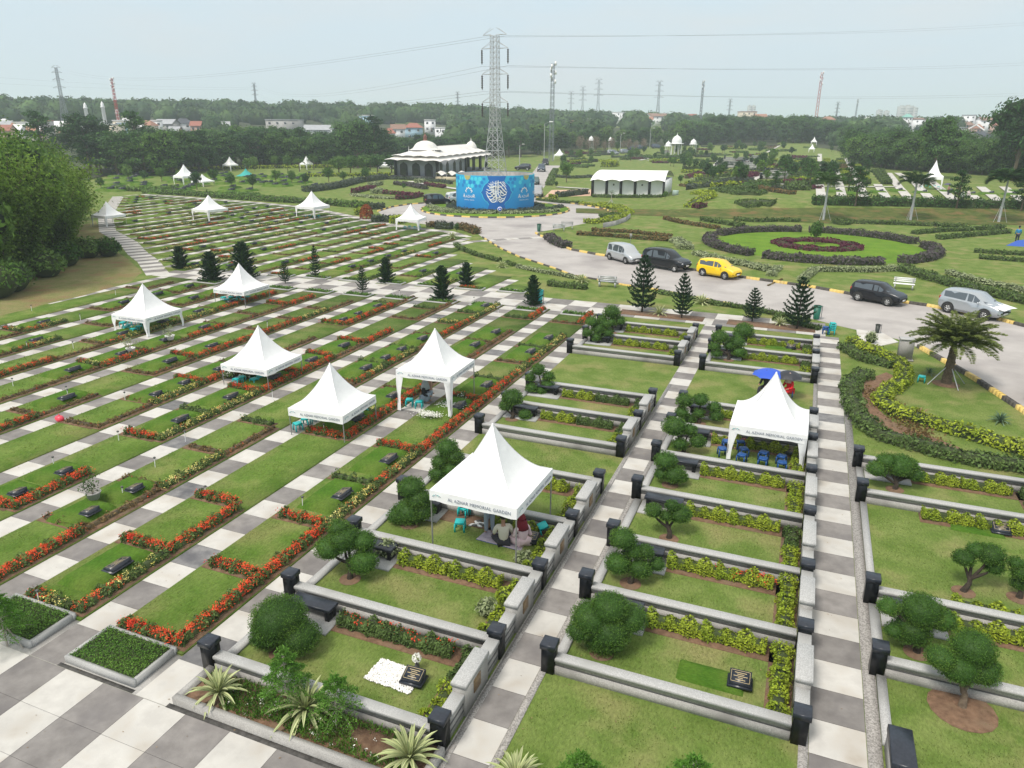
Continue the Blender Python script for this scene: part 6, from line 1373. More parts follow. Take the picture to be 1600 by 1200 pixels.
link('honeycomb_print', bub.mesh('honeycomb_print', [MB2, MB3]), parent=bn)
oc = NM()
for s in (-4.6, 4.9): link('ochre_motif', disc(s, DH-.02, .62, None, 16, .055, a0=math.pi, a1=2*math.pi).mesh('ochre_motif', MB5), parent=bn)

def med(sc_, off, m_):     # eight-lobed medallion running off the banner at top and bottom
    a = np.linspace(0, 2*math.pi, 97)[:-1]; V = [cyl(0, 2.7, off)]; rr = []
    for t in a:
        c, s = abs(math.cos(t)), abs(math.sin(t)); r = 1.85*(1+.13*abs(math.cos(2*t))**.7)+.22*max(0, 1-abs(((t % math.pi))-0)*9 if t % math.pi < .5 else 1-abs(math.pi-(t % math.pi))*9)
        if s > .86: r = max(r, 2.75)
        rr.append(r*sc_)
    for f in (.35, .7, 1.): V += [cyl(f*r*math.cos(t), min(DH-.03, max(.03, 2.7+f*r*math.sin(t))), off) for r, t in zip(rr, a)]
    k = 96; nm = NM(); nm.add(V, [[0, 1+i, 1+(i+1) % k] for i in range(k)]); F = []
    for f in range(2):
        for i in range(k): F.append([1+f*k+i, 1+f*k+(i+1) % k, 1+(f+1)*k+(i+1) % k, 1+(f+1)*k+i])
    nm.V.append(np.zeros((0, 3))); nm.F[4].append(np.array(F)); nm.M[4].append(np.zeros(len(F), int)); return nm
link('medallion_border', med(1.04, .062, 0).mesh('medallion_border', MB2), parent=bn); link('medallion', med(1.0, .075, 0).mesh('medallion', mat('banner_deep', (.008, .13, .46))), parent=bn)
cal = NM()
def stroke(pts, w, z0=2.85, off=.092, R0=1.62):
    pts = np.array(pts, float); n = 14*(len(pts)-1); t = np.linspace(0, len(pts)-1, n); k = np.arange(len(pts))
    # catmull-rom
    out = []
    for q in t:
        i = min(int(q), len(pts)-2); f = q-i; p0, p1, p2, p3 = pts[max(i-1, 0)], pts[i], pts[i+1], pts[min(i+2, len(pts)-1)]
        out.append(.5*((2*p1)+(-p0+p2)*f+(2*p0-5*p1+4*p2-p3)*f*f+(-p0+3*p1-3*p2+p3)*f**3))
    C = np.array(out)*R0; T = np.gradient(C, axis=0); T /= np.linalg.norm(T, axis=1)[:, None]+1e-9; N = np.stack([-T[:, 1], T[:, 0]], 1); ww = w*R0*(.45+.55*np.sin(np.linspace(.25, math.pi-.15, n)))[:, None]
    A = C+N*ww/2; B = C-N*ww/2; V = [cyl(a[0], z0+a[1], off) for a in A]+[cyl(a[0], z0+a[1], off) for a in B]; cal.add(V, [[i, i+1, n+i+1, n+i] for i in range(n-1)])
# right half: kaf and lam strokes with deep bowls; left half: interlaced words
stroke([(.02, .93), (.03, .3), (.0, -.4), (.02, -.92)], .07); stroke([(.14, .95), (.15, .4), (.13, -.1), (.3, -.5), (.62, -.62), (.8, -.42)], .075)
stroke([(.3, .84), (.48, .6), (.7, .38), (.86, .1)], .08); stroke([(.45, .86), (.62, .66), (.84, .42)], .06); stroke([(.22, .56), (.45, .3), (.68, .04), (.9, -.12)], .09)
stroke([(.2, .22), (.4, .0), (.62, -.22), (.86, -.3)], .08); stroke([(.1, -.72), (.35, -.9), (.62, -.74), (.72, -.52)], .08); stroke([(.92, .05), (.8, -.2), (.56, -.36), (.35, -.28), (.4, -.1), (.6, -.04)], .06)
stroke([(-.12, .9), (-.1, .35), (-.12, -.2), (-.05, -.62)], .065); stroke([(-.34, .88), (-.32, .35), (-.33, 0), (-.2, -.3)], .07); stroke([(-.5, .8), (-.48, .4), (-.5, .12)], .06)
stroke([(-.78, .5), (-.55, .38), (-.3, .42), (-.14, .5)], .08); stroke([(-.9, .2), (-.66, .1), (-.4, .16), (-.15, .1)], .075); stroke([(-.95, 0), (-.7, -.16), (-.5, -.1), (-.4, .04), (-.55, .1)], .065)
stroke([(-.92, -.14), (-.74, -.42), (-.5, -.42), (-.28, -.22), (-.05, -.1)], .08); stroke([(-.84, -.36), (-.6, -.66), (-.35, -.62), (-.15, -.4), (.0, -.3)], .08); stroke([(-.66, -.66), (-.4, -.9), (-.12, -.86), (-.06, -.66)], .085)
stroke([(-.7, .68), (-.5, .56), (-.3, .62)], .06); stroke([(-.62, -.2), (-.45, -.28), (-.3, -.5)], .05); stroke([(-.2, .25), (-.28, .05), (-.12, -.05), (.0, .06)], .06); stroke([(.58, .86), (.76, .64)], .05); stroke([(.3, -.34), (.2, -.6), (.34, -.7), (.5, -.6)], .05)
stroke([(-.3, .74), (-.05, .7), (.2, .78), (.42, .7)], .05); stroke([(-.45, .3), (-.1, .42), (.25, .36), (.5, .5)], .055); stroke([(-.5, -.02), (-.15, -.22), (.2, -.1), (.5, .12)], .05); stroke([(-.42, -.78), (0, -.6), (.4, -.8)], .05); stroke([(-.3, -.45), (.1, -.5), (.36, -.4)], .05)
for (s, z, r) in ((-.6, .3, .06), (-.15, .7, .05), (.3, .74, .05), (.52, .5, .05), (-.82, -.05, .045), (.2, .4, .045), (.5, -.76, .05), (-.5, -.76, .045), (.74, .22, .045), (-.25, -.74, .045), (.34, -.12, .05)):
    nm = disc(s*1.62, 2.85+z*1.62, r*1.62, None, 8, .094); cal.add(nm.V[0], nm.F[3][0])
link('calligraphy', cal.mesh('calligraphy', MBw), parent=bn)
def wrap_text(txt, size, s, z, off=.07, sp=1.):
    me = text_mesh(txt, size, MBw, .0, sp); V = np.zeros(len(me.vertices)*3); me.vertices.foreach_get('co', V); V = V.reshape(-1, 3); W = np.array([cyl(s+v[0], z+v[1], off) for v in V]); me.vertices.foreach_set('co', W.ravel()); me.update(); link('lettering', me, parent=bn)
for s0 in (-4.35, 4.45):
    wrap_text('A', .80, s0-.95, 2.12); wrap_text('L AZHA', .52, s0-.06, 2.03); wrap_text('R', .72, s0+.94, 2.1); wrap_text('MEMORIAL GARDEN', .2, s0, 1.55, sp=1.05)
    nm = NM()
    for i in range(5):
        a0 = math.pi*(.06+.22*i); cx, cz = math.cos(a0)*.42, math.sin(a0)*.38; t = np.linspace(-.2, math.pi+.2, 9); rot = a0-math.pi/2
        P0 = []
        for rr in (.19, .10):
            for q in t: x, z = rr*math.cos(q), rr*1.5*math.sin(q); P0.append(cyl(s0+cx+x*math.cos(rot)-z*math.sin(rot), 2.72+cz+x*math.sin(rot)+z*math.cos(rot), .07))
        nm.add(P0, [[j, j+1, 9+j+1, 9+j] for j in range(8)])
    link('crest', nm.mesh('crest', MBw), parent=bn)
wrap_text('MEMORIAL', .6, 8.3, 2.4)
# roundabout planting
def ring_hedge(pts, w, h, lf, label, s=.12, gr=None, zf=None, cat='hedge'):
    nm = NM(); P0 = [np.array(p[:2]) for p in pts]; c = P0[0]; hedge_pts(nm, [p-c for p in P0], w, h, s, .6, 0, 1, lump=.08, zf=(lambda x, y: tz(np.asarray(x)+c[0], np.asarray(y)+c[1])))
    return tag(link('hedge', nm.mesh('hedge', [lf, L_CORE]), (c[0], c[1], 0)), label, cat, gr)
arc = lambda r, a0, a1, n=14: [(RC[0]+r*math.cos(dang+a), RC[1]+r*math.sin(dang+a)) for a in np.linspace(a0, a1, n)]
ring_hedge(arc(6.9, -2.2, 2.2, 24), 1.2, .75, L_GREYG, 'grey green planting ring hugging the blue drum', gr='planting on the roundabout')
ring_hedge([arc(10.3, -1.15, -1.1, 2)[0], arc(9.2, -.8, -.7, 2)[0], arc(8.2, -.35, -.3, 2)[0], arc(7.8, 0, .1, 2)[0]], .9, .6, L_VAR, 'left arm of pale planting below the blue drum'); ring_hedge([arc(10.3, 1.1, 1.1, 2)[0], arc(9.2, .75, .7, 2)[0], arc(8.2, .35, .3, 2)[0], arc(7.8, 0.05, .1, 2)[0]], .9, .6, L_VAR, 'right arm of pale planting below the blue drum')
ring_hedge([arc(10.2, 1.7, 1.1, 2)[0], arc(8.8, 1.35, .7, 2)[0], arc(7.9, .9, .3, 2)[0]], .9, .6, L_GREYG, 'dark diagonal hedge right of the drum'); ring_hedge([arc(10.2, -1.7, 1.1, 2)[0], arc(8.8, -1.35, .7, 2)[0], arc(7.9, -.9, .3, 2)[0]], .9, .6, L_VAR, 'pale diagonal hedge left of the drum')
# ================================================================== PYLONS
def lattice(nm, w0, w1, z0, z1, n, r, x0=0., xb=True):
    c = [(-1, -1), (1, -1), (1, 1), (-1, 1)]; prev = None
    t = np.linspace(0, 1, n+1)
    for i in range(n):
        a, b = t[i], t[i+1]; wa, wb = w0+(w1-w0)*a, w0+(w1-w0)*b; za, zb = z0+(z1-z0)*a, z0+(z1-z0)*b
        for k in range(4):
            p, q = c[k], c[(k+1) % 4]; A, B = (p[0]*wa, p[1]*wa, za), (p[0]*wb, p[1]*wb, zb); C_, D_ = (q[0]*wa, q[1]*wa, za), (q[0]*wb, q[1]*wb, zb)
            nm.tube([A, B], r, 4, cap=False); nm.tube([A, D_], r*.6, 4, cap=False); nm.tube([C_, B], r*.6, 4, cap=False)
            if xb: nm.tube([B, D_], r*.5, 4, cap=False)
def pylon(pos, H, label, rz, r=.09, w=2.6, arms=((.60, .085), (.75, .085), (.885, .085)), mt=M_STEEL, name='pylon', big=True, body=None):
    o = thing(name, label, 'pylon', pos, rz); b = NM(); lattice(b, w, w*.33, 0, H*.5, 9 if big else 6, r); lattice(b, w*.33, w*.27, H*.5, H*.95, 16 if big else 7, r*.8); link('lattice', b.mesh('lattice', body or mt), parent=o)
    for zf, L in arms+((.955, .075),):
        a = NM(); z = H*zf; Lm = H*L; ww = w*.23
        for s in (-1, 1):
            for yy in (-ww, ww): a.tube([(s*ww, yy, z), (s*Lm, 0, z)], r*.6, 4); a.tube([(s*ww, yy, z+H*.035), (s*Lm, 0, z)], r*.5, 4)
        ar = link('crossarm', a.mesh('crossarm', mt), parent=o)
        if zf < .95 and big:
            for s in (-1, 1):
                i_ = NM(); i_.lathe([(.05, 0)]+[(.16 if k % 2 else .07, -.15*k) for k in range(1, 13)]+[(.02, -2.0)], (s*Lm*.98, 0, z-.1), 8); link('insulator', i_.mesh('insulator', mat('insulator_brown', (.06, .05, .05), rough=.3)), parent=ar)
    return o
TH = height_for((RC[0], RC[1], 0), 43); TA = CYAW-.45
pylon((RC[0], RC[1], .2), TH, 'tall lattice pylon rising from the blue drum', TA, .055, 1.75)
def tower_px(u, d, vt, label, rz=.3, kind='p', base=-2):
    p = polar(u, d); H = height_for(p, vt)
    if kind == 'p': return pylon(p, H, label, rz, max(.05, d*.00022), H*.06, ((.62, .11), (.75, .10), (.87, .09)), M_FARSTEEL, big=False)
    o = thing('telecom_mast', label, 'mast', p, rz); b = NM(); r = max(.05, d*.00024); lattice(b, H*.022, H*.014, 0, H, 16, r, xb=False); me = b.mesh('lattice', [M_FARSTEEL if kind != 'r' else mat('mast_red', (.45, .05, .04))])
    link('lattice', me, parent=o); c = NM()
    for k in range(7): a = k*2.2; z = H*(.8+.03*k); c.box((math.cos(a)*H*.03-.25, math.sin(a)*H*.03-.25, z), (math.cos(a)*H*.03+.25, math.sin(a)*H*.03+.25, z+H*.04))
    link('antenna', c.mesh('antenna', M_WHITE), parent=o)
    if kind == 'r':
        s_ = NM()
        for k in range(0, 8, 2): s_.box((-H*.022, -H*.022, H*(.1+.11*k)), (H*.022, H*.022, H*(.13+.11*k)))
    return o
for a in ((105, 480, 101, 'nearest of the grey pylons on the hills, far left', .5, 'p'), (187, 420, 122, 'red and white telecom mast on the left hill', 0, 'r'), (404, 620, 128, 'grey pylon on the hills left of centre', .4, 'p'), (716, 640, 142, 'small pylon left of the big pylon', .3, 'p'), (862, 270, 99, 'tall grey telecom mast right of the big pylon', 0, 'm'), (909, 800, 133, 'faint pylon left of the pair right of centre', .3, 'p'), (933, 700, 121, 'clear grey pylon right of the telecom mast', .3, 'p'), (1026, 700, 124, 'grey pylon standing alone right of centre', .3, 'p'),
    (1093, 560, 126, 'thin grey telecom mast between two pylons', 0, 'm'), (1273, 520, 113, 'tall red and white telecom mast on the right', 0, 'r'), (1137, 900, 153, 'small hazy pylon left of the red mast', .3, 'p'), (1304, 900, 158, 'small hazy pylon right of the red mast', .3, 'p'), (1334, 800, 155, 'thin hazy mast right of the red mast', 0, 'm'), (891, 900, 141, 'faintest pylon beside the telecom mast', .3, 'p')):
    tower_px(*a)
# overhead wires
def wire(a, b, sag, label, r=.012):
    t = np.linspace(0, 1, 30)[:, None]; pts = np.array(a)+(np.array(b)-np.array(a))*t; pts[:, 2] -= (4*sag*t*(1-t))[:, 0]; tag(link('power_line', NM().tube(pts, r, 4, cap=False).mesh('power_line', mat('wire', (.12, .13, .14), rough=.5))), label, 'wire', 'overhead wires')
ca_, sa_ = math.cos(TA), math.sin(TA); rt = lambda x, z: (RC[0]+x*ca_, RC[1]+x*sa_, z)
for zf, L, nm_ in ((.60, .085, 'lowest'), (.75, .085, 'second'), (.885, .085, 'third'), (.955, .075, 'topmost')):
    for s, sn in ((-1, 'left'), (1, 'right')):
        a = rt(s*TH*L, TH*zf-(2.1 if zf < .9 else 0)); vv = {.60: 183, .75: 142, .885: 94, .955: 30}[zf]+(4 if s > 0 else 0)
        if zf > .6: wire(a, DP(1660, vv, 230), 1.2, '%s %s wire running from the big pylon to the right edge' % (nm_, sn))
        lp = polar(105, 480); Hl = height_for(lp, 101); tv = {.60: 150, .75: 134, .885: 118, .955: 104}[zf]+(3 if s > 0 else 0)
        wire(a, DP(404 if zf < .9 else 105, {.60: 158, .75: 148, .885: 136, .955: 112}[zf]+2*s, 560 if zf < .9 else 470), 5, '%s %s wire running from the big pylon to the left hills' % (nm_, sn), .015)
for i, (v0, v1) in enumerate(((118, 137), (128, 139))): wire(DP(-40, v0, 470), DP(404, v1, 560), 2, '%s thin wire crossing the sky above the left hills' % ORD[i+1], .02)
# lamp posts
for u, v, vt, l in ((850, 256, 190, 'tall thin lamp post beside the upper road'), (812, 262, 225, 'short lamp post left of the upper road'), (969, 238, 208, 'thin post by the distant cars'), (1015, 232, 200, 'thin post left of the white domes'), (1492, 214, 196, 'street lamp between the belt and the roofs, right'), (1517, 214, 193, 'curved street lamp near the gabled roof, right')):
    p = PT(u, v); H = height_for(p, vt); o = thing('lamp_post', l, 'lamp post', p); link('post', NM().tube([(0, 0, 0), (0, 0, H*.95), (.15*H, 0, H)], [.12, .08, .05], 6).mesh('post', M_STEEL), parent=o); link('lamp', NM().box((.12*H, -.12, H*.985), (.22*H, .12, H*1.01)).mesh('lamp', M_WHITE), parent=o)
# ================================================================== BUILDINGS OF THE GARDEN
M_WALLW = mat('white_render', (.74, .74, .75), (.80, .80, .81), scale=1.5, rough=.85); M_MARB = mat('white_patterned_wall', (.34, .35, .42), (.42, .43, .50), scale=6, rough=.8); M_ROOFW = mat('white_membrane_roof', (.66, .63, .60), (.72, .70, .67), scale=2, rough=.7, c3=(.58, .55, .52), s3=.3); M_BLKP = mat('black_paint', (.012, .012, .014), rough=.5)
F0, A0, B0 = np.array(P(684, 279)), np.array(P(619, 276)), np.array(P(760, 264))
EX, EY = A0-F0, B0-F0; LXm, LYm = np.linalg.norm(EX), np.linalg.norm(EY)
def mq(s, t, z): p = F0+EX*s+EY*t; return (p[0], p[1], z)
mo = thing('mosque', 'white tent-roofed mosque with black arches and a dome beside the roundabout', 'mosque', (0, 0, 0))
def mbox(nm, s0, s1, t0, t1, z0, z1, m_=0): V = [mq(s0, t0, z0), mq(s1, t0, z0), mq(s1, t1, z0), mq(s0, t1, z0), mq(s0, t0, z1), mq(s1, t0, z1), mq(s1, t1, z1), mq(s0, t1, z1)]; nm.add(V, [[0, 3, 2, 1], [4, 5, 6, 7], [0, 1, 5, 4], [1, 2, 6, 5], [2, 3, 7, 6], [3, 0, 4, 7]], m_)
nm = NM(); mbox(nm, 0, 1, 0, .52, .4, 4.1); link('wall', nm.mesh('wall', M_MARB), parent=mo)
nm = NM(); mbox(nm, -.08, 1.08, -.04, 1.04, 0, .4); link('plinth', nm.mesh('plinth', M_BLKP), parent=mo)
for s in (.20, .5, .8):
    for nm_, mt, sc_, dz, off in (('arched_window', M_BLKP, 1.0, 0, -.004), ('window_pane', mat('mosque_glass', (.03, .035, .02), rough=.2), .62, .0, -.007)):
        nm = NM(); V = []
        w_ = .095*sc_; h0 = .42; hs = 2.5*sc_+.1; 
        for (u, z) in [(-w_, h0), (w_, h0), (w_, hs), (w_*.8, hs+.5*sc_), (0, hs+.95*sc_), (-w_*.8, hs+.5*sc_), (-w_, hs)]: V.append(mq(s+u, off, z))
        nm.ngon(V[::-1]); par = link(nm_, nm.mesh(nm_, mt), parent=mo)
for t in (.06, .17, .30, .42):
    nm = NM(); nm.ngon([mq(-.004, t+u, z) for u, z in ((-.025, .42), (.025, .42), (.025, 3.0), (0, 3.7), (-.025, 3.0))]); link('arched_door', nm.mesh('arched_door', M_BLKP), parent=mo)
for s, t in ((0, 0), (1, 0), (0, .52), (0, .70), (0, .85), (0, 1.0), (1, .7), (1, .85), (1, 1), (.5, 1), (.5, .85)):
    nm = NM(); mbox(nm, s-.025, s+.025, t-.012, t+.012, .1, 4.15); link('column', nm.mesh('column', M_BLKP), parent=mo)
def tier(nm, s0, s1, t0, t1, z0, i0, i1, j0, j1, z1, n=8, dip=.25):
    ring = lambda a, b, c, d: [(a, c), (b, c), (b, d), (a, d)]
    O, I_ = ring(s0, s1, t0, t1), ring(i0, i1, j0, j1)
    for k in range(4):
        a, b, c, d = O[k], O[(k+1) % 4], I_[(k+1) % 4], I_[k]; V = []
        m_ = n if k % 2 == 0 else n*2
        for r in range(5):
            f = r/4
            for i in range(m_*4+1):
                g_ = i/(m_*4); x0, y0 = a[0]+(b[0]-a[0])*g_, a[1]+(b[1]-a[1])*g_; x1, y1 = d[0]+(c[0]-d[0])*g_, d[1]+(c[1]-d[1])*g_
                sc2 = math.sin(math.pi*((g_*m_) % 1)); z = z0+(z1-z0)*(f**1.35)+dip*sc2*(1-f)**2; V.append(mq(x0+(x1-x0)*f, y0+(y1-y0)*f, z))
        I = np.arange(5*(m_*4+1)).reshape(5, -1); nm.add(V, np.stack([I[:-1, :-1], I[:-1, 1:], I[1:, 1:], I[1:, :-1]], -1).reshape(-1, 4))
nm = NM(); tier(nm, -.17, 1.17, -.07, 1.05, 4.05, .0, 1.0, -.0, .98, 4.95, 4); tier(nm, -.06, 1.06, -.03, 1.02, 5.0, .42, .58, .14, .9, 7.0, 4, .2); mbox(nm, -.0, 1.0, 0, 1, 4.1, 4.16)
link('roof', nm.mesh('roof', M_ROOFW, False), parent=mo)
nm = NM(); c = mq(.5, .16, 6.4); nm.lathe([(4.1, -.1), (3.3, .15), (3.0, .5), (2.6, 1.1), (2.0, 1.6), (1.1, 1.95), (.3, 2.1), (.02, 2.15)], c, 28); dm = link('dome', nm.mesh('dome', M_ROOFW, True), parent=mo)
nm = NM(); nm.lathe([(.45, 0), (.5, .3), (.42, .9), (.55, 1.), (.2, 1.4), (.05, 1.7), (.02, 2.)], (c[0], c[1], c[2]+2.0), 10); link('lantern', nm.mesh('lantern', mat('lantern_brown', (.22, .09, .07), rough=.7)), parent=dm)
nm = NM(); c = mq(.3, .9, 5.3); nm.lathe([(1.75, 0), (1.7, .6), (1.5, 1.4), (1.0, 2.1), (.4, 2.5), (.12, 2.7), (.05, 3.4), (.01, 3.6)], c, 20); link('dome', nm.mesh('dome', M_ROOFW, True), parent=mo)
for s, t in ((1.05, .1), (.02, .1)):
    nm = NM(); nm.lathe([(.12, 0), (.06, .6), (.01, 1.3)], mq(.82 if s > 1 else .2, t, 6.0), 6); link('finial', nm.mesh('finial', M_WHITE), parent=mo)
nm = NM(); q = P(698, 283)
for k in range(3):
    V = []
    for i in range(7):
        for j in range(7): V.append((q[0]-2.9+k*2.2+i*.36, q[1]-1.0+j*.55+k*.9, 1.9-.35*math.cos(i/6*2*math.pi)-.10*abs(j-3)))
    I = np.arange(49).reshape(7, 7); nm.add(V, np.stack([I[:-1, :-1], I[:-1, 1:], I[1:, 1:], I[1:, :-1]], -1).reshape(-1, 4))
o = thing('entrance_canopy', 'small white wavy canopy on a cream wall in front of the mosque', 'canopy', (0, 0, 0)); link('canopy_roof', nm.mesh('canopy_roof', M_ROOFW, True), parent=o)
nm = NM(); nm.box((q[0]-2.6, q[1]-.6, 0), (q[0]+3.2, q[1]-.4, 1.0)); link('parapet', nm.mesh('parapet', mat('cream_render', (.50, .43, .30), rough=.8)), parent=o)
for k in range(3): link('post', NM().tube([(q[0]-2.4+k*2.3, q[1]-.4+k*.5, 0), (q[0]-2.4+k*2.3, q[1]-.4+k*.5, 1.9)], .05, 6).mesh('post', M_WHITE), parent=o)
# white pavilion with vaulted membrane roof
G0, G1, G2 = np.array(P(925, 306)), np.array(P(1036, 308)), np.array(P(1053, 297))
UX, UY = G1-G0, (G2-G1)*.75; 
def pv(s, t, z): p = G0+UX*s+UY*t; return (p[0], p[1], z)
po = thing('pavilion', 'long white pavilion with a vaulted white roof and black pillars', 'pavilion', (0, 0, 0))
EV = 2.75
for k in range(5):
    nm = NM(); a, b = k/5+.02, (k+1)/5-.02; V = []
    for i in range(7):
        f = i/6; V += [pv(a+(b-a)*f, .02+.02*math.sin(f*math.pi), .0), pv(a+(b-a)*f, .02+.02*math.sin(f*math.pi), EV+.2*math.sin(f*math.pi))]
    nm.add(V, [[2*i, 2*i+2, 2*i+3, 2*i+1] for i in range(6)]); link('wall_panel', nm.mesh('wall_panel', mat('shade_lifted_white', (.88, .88, .87), rough=.7), True), parent=po)  # panel white raised in the colour against the shade under the roof
nm = NM()
for s0, s1, t0, t1 in ((0, .02, .05, 1), (.98, 1, .0, 1), (0, 1, .97, 1), (0.02, .98, .06, .1)):
    V = [pv(s0, t0, 0), pv(s1, t0, 0), pv(s1, t1, 0), pv(s0, t1, 0), pv(s0, t0, EV), pv(s1, t0, EV), pv(s1, t1, EV), pv(s0, t1, EV)]; nm.add(V, [[0, 3, 2, 1], [4, 5, 6, 7], [0, 1, 5, 4], [1, 2, 6, 5], [2, 3, 7, 6], [3, 0, 4, 7]])
link('wall', nm.mesh('wall', M_WALLW), parent=po)
for k in range(6):
    s = k/5; nm = NM(); V = [pv(s-.011, -.03, 0), pv(s+.011, -.03, 0), pv(s+.011, .05, 0), pv(s-.011, .05, 0)]; V += [(x, y, EV+.05) for x, y, z in V]; nm.add(V, [[0, 3, 2, 1], [4, 5, 6, 7], [0, 1, 5, 4], [1, 2, 6, 5], [2, 3, 7, 6], [3, 0, 4, 7]]); link('pillar', nm.mesh('pillar', M_BLKP), parent=po)
nm = NM(); V = []; ni = 51; nj = 13
for j in range(nj):
    t = j/(nj-1)
    for i in range(ni):
        s = i/(ni-1); sc = abs(math.sin(math.pi*5*s)); tt = -.07+1.14*t; ss = s*1.04-.02+(.5-s)*.05*(1-abs(2*t-1)); z = EV-.05+1.55*math.sin(math.pi*min(1, max(0, t)))**.75+.28*sc*(abs(2*t-1))**4; V.append(pv(ss, tt, z))
I = np.arange(ni*nj).reshape(nj, ni); nm.add(V, np.stack([I[:-1, :-1], I[:-1, 1:], I[1:, 1:], I[1:, :-1]], -1).reshape(-1, 4)); link('roof', nm.mesh('roof', mat('bright_membrane', (.80, .80, .80), rough=.7), True), parent=po)
for k, s in enumerate((.30, .70)):
    nm = NM(); V = [pv(s-.01, .0, 1.9), pv(s+.01, .0, 1.9), pv(s+.01, .0, 2.2), pv(s-.01, .0, 2.2)]; nm.add(V, [[0, 1, 2, 3]]); link('door_sign', nm.mesh('door_sign', M_DARKG), parent=po)
# domed gazebos
def gazebo(u, v, R_, zc_, label, sq=True):
    p = PT(u, v); R_ *= depth(p)/CF; zc_ = height_for(p, zc_); o = thing('domed_gazebo', label, 'gazebo', p, .3); nm = NM()
    for k in range(8): a = k*math.pi/4+.39; nm.tube([(math.cos(a)*R_*1.05, math.sin(a)*R_*1.05, 0), (math.cos(a)*R_*1.05, math.sin(a)*R_*1.05, zc_)], R_*.06, 6)
    link('columns', nm.mesh('columns', M_WHITE), parent=o); nm = NM().lathe([(.01, zc_+.3), (R_*1.45, zc_), (R_*1.5, zc_-.12), (R_*1.45, zc_-.2), (.01, zc_-.1)], (0, 0, 0), 8); link('eave', nm.mesh('eave', M_WALLW), parent=o)
    nm = NM().lathe([(R_*1.0, zc_), (R_*1.04, zc_+R_*.35), (R_*.95, zc_+R_*.8), (R_*.65, zc_+R_*1.25), (R_*.25, zc_+R_*1.5), (R_*.07, zc_+R_*1.65), (.02, zc_+R_*2.1)], (0, 0, 0), 20); link('dome', nm.mesh('dome', M_WHITE, True), parent=o)
gazebo(1056, 243, 7.5, 224, 'largest white dome on columns at the far terraces'); gazebo(1043, 244, 4.2, 228, 'small white dome left of the largest dome'); gazebo(1082, 243, 4.5, 225, 'small white dome with square eaves right of the largest dome'); gazebo(923, 238, 3.6, 219, 'slim white pointed dome among the dry brown trees'); gazebo(953, 238, 2.6, 219, 'smallest pointed white dome among the dry trees')
# ================================================================== GARDEN BEDS
def GH(pix, w, h, lf, label, s=None, gr=None, cat='hedge'):
    pts = [PT(*p) for p in pix]; d = math.hypot(pts[0][0], pts[0][1]); return ring_hedge(pts, w, h, lf, label, s or max(.09, d*.0014), gr, cat=cat)
gc = PT(1276, 384); gr_ = lambda r, a0, a1, n=16: [(gc[0]+r*math.cos(a), gc[1]+r*math.sin(a)) for a in np.linspace(a0, a1, n)]
nm = NM(); nm.lathe([(10.6, 0), (10.3, .06), (.01, .1)], (gc[0], gc[1], 0), 48); struct('round_lawn', nm, M_LIME, True)
for a0, a1, l in ((math.radians(172), math.radians(238), 'left'), (math.radians(246), math.radians(300), 'front'), (math.radians(312), math.radians(378), 'right'), (math.radians(30), math.radians(95), 'back right'), (math.radians(100), math.radians(160), 'back left')):
    ring_hedge(gr_(11.2, a0, a1), 1.35, .7, L_PURP, '%s arc of the dark purple hedge ring round the circular lawn' % l, .11, 'dark purple hedge arcs of the circular garden')
nm = NM(); hedge_pts(nm, [(3.6*math.cos(a), 3.4*math.sin(a)) for a in np.linspace(0, 2*math.pi, 24)], 1.9, .42, .1, .7, 0, 1); tag(link('hedge', nm.mesh('hedge', [L_MAR, L_CORE]), (gc[0], gc[1]-.3, 0)), 'maroon ring of low planting in the centre of the circular lawn', 'hedge')
place_tree(BS[1], (gc[0]-.2, gc[1]+.2, 0), 2.6, 'small bright tree in the centre of the maroon ring', 'young_tree', wd=.75)
GH([(918, 349), (950, 346), (968, 340), (980, 333), (968, 326), (940, 321)], 1.9, .5, L_LIME, 'lime hedge curling round the road bend right of the roundabout'); GH([(940, 341), (962, 338)], 1.1, .6, L_HG, 'dark green oval bush inside the lime hedge by the road bend')
nm = NM(); rp = [PT(*p) for p in ((942, 356), (962, 352), (978, 346), (985, 340))]
for a, b in zip(rp[:-1], rp[1:]): nm.add([(a[0], a[1], 0), (b[0], b[1], 0), (b[0], b[1], .55), (a[0], a[1], .55), (a[0]-.1, a[1]+.25, .55), (b[0]-.1, b[1]+.25, .55)], [[0, 1, 2, 3], [3, 2, 5, 4]])
o = tag(link('retaining_wall', nm.mesh('retaining_wall', M_STONE2)), 'low grey retaining wall below the lime hedge', 'wall')
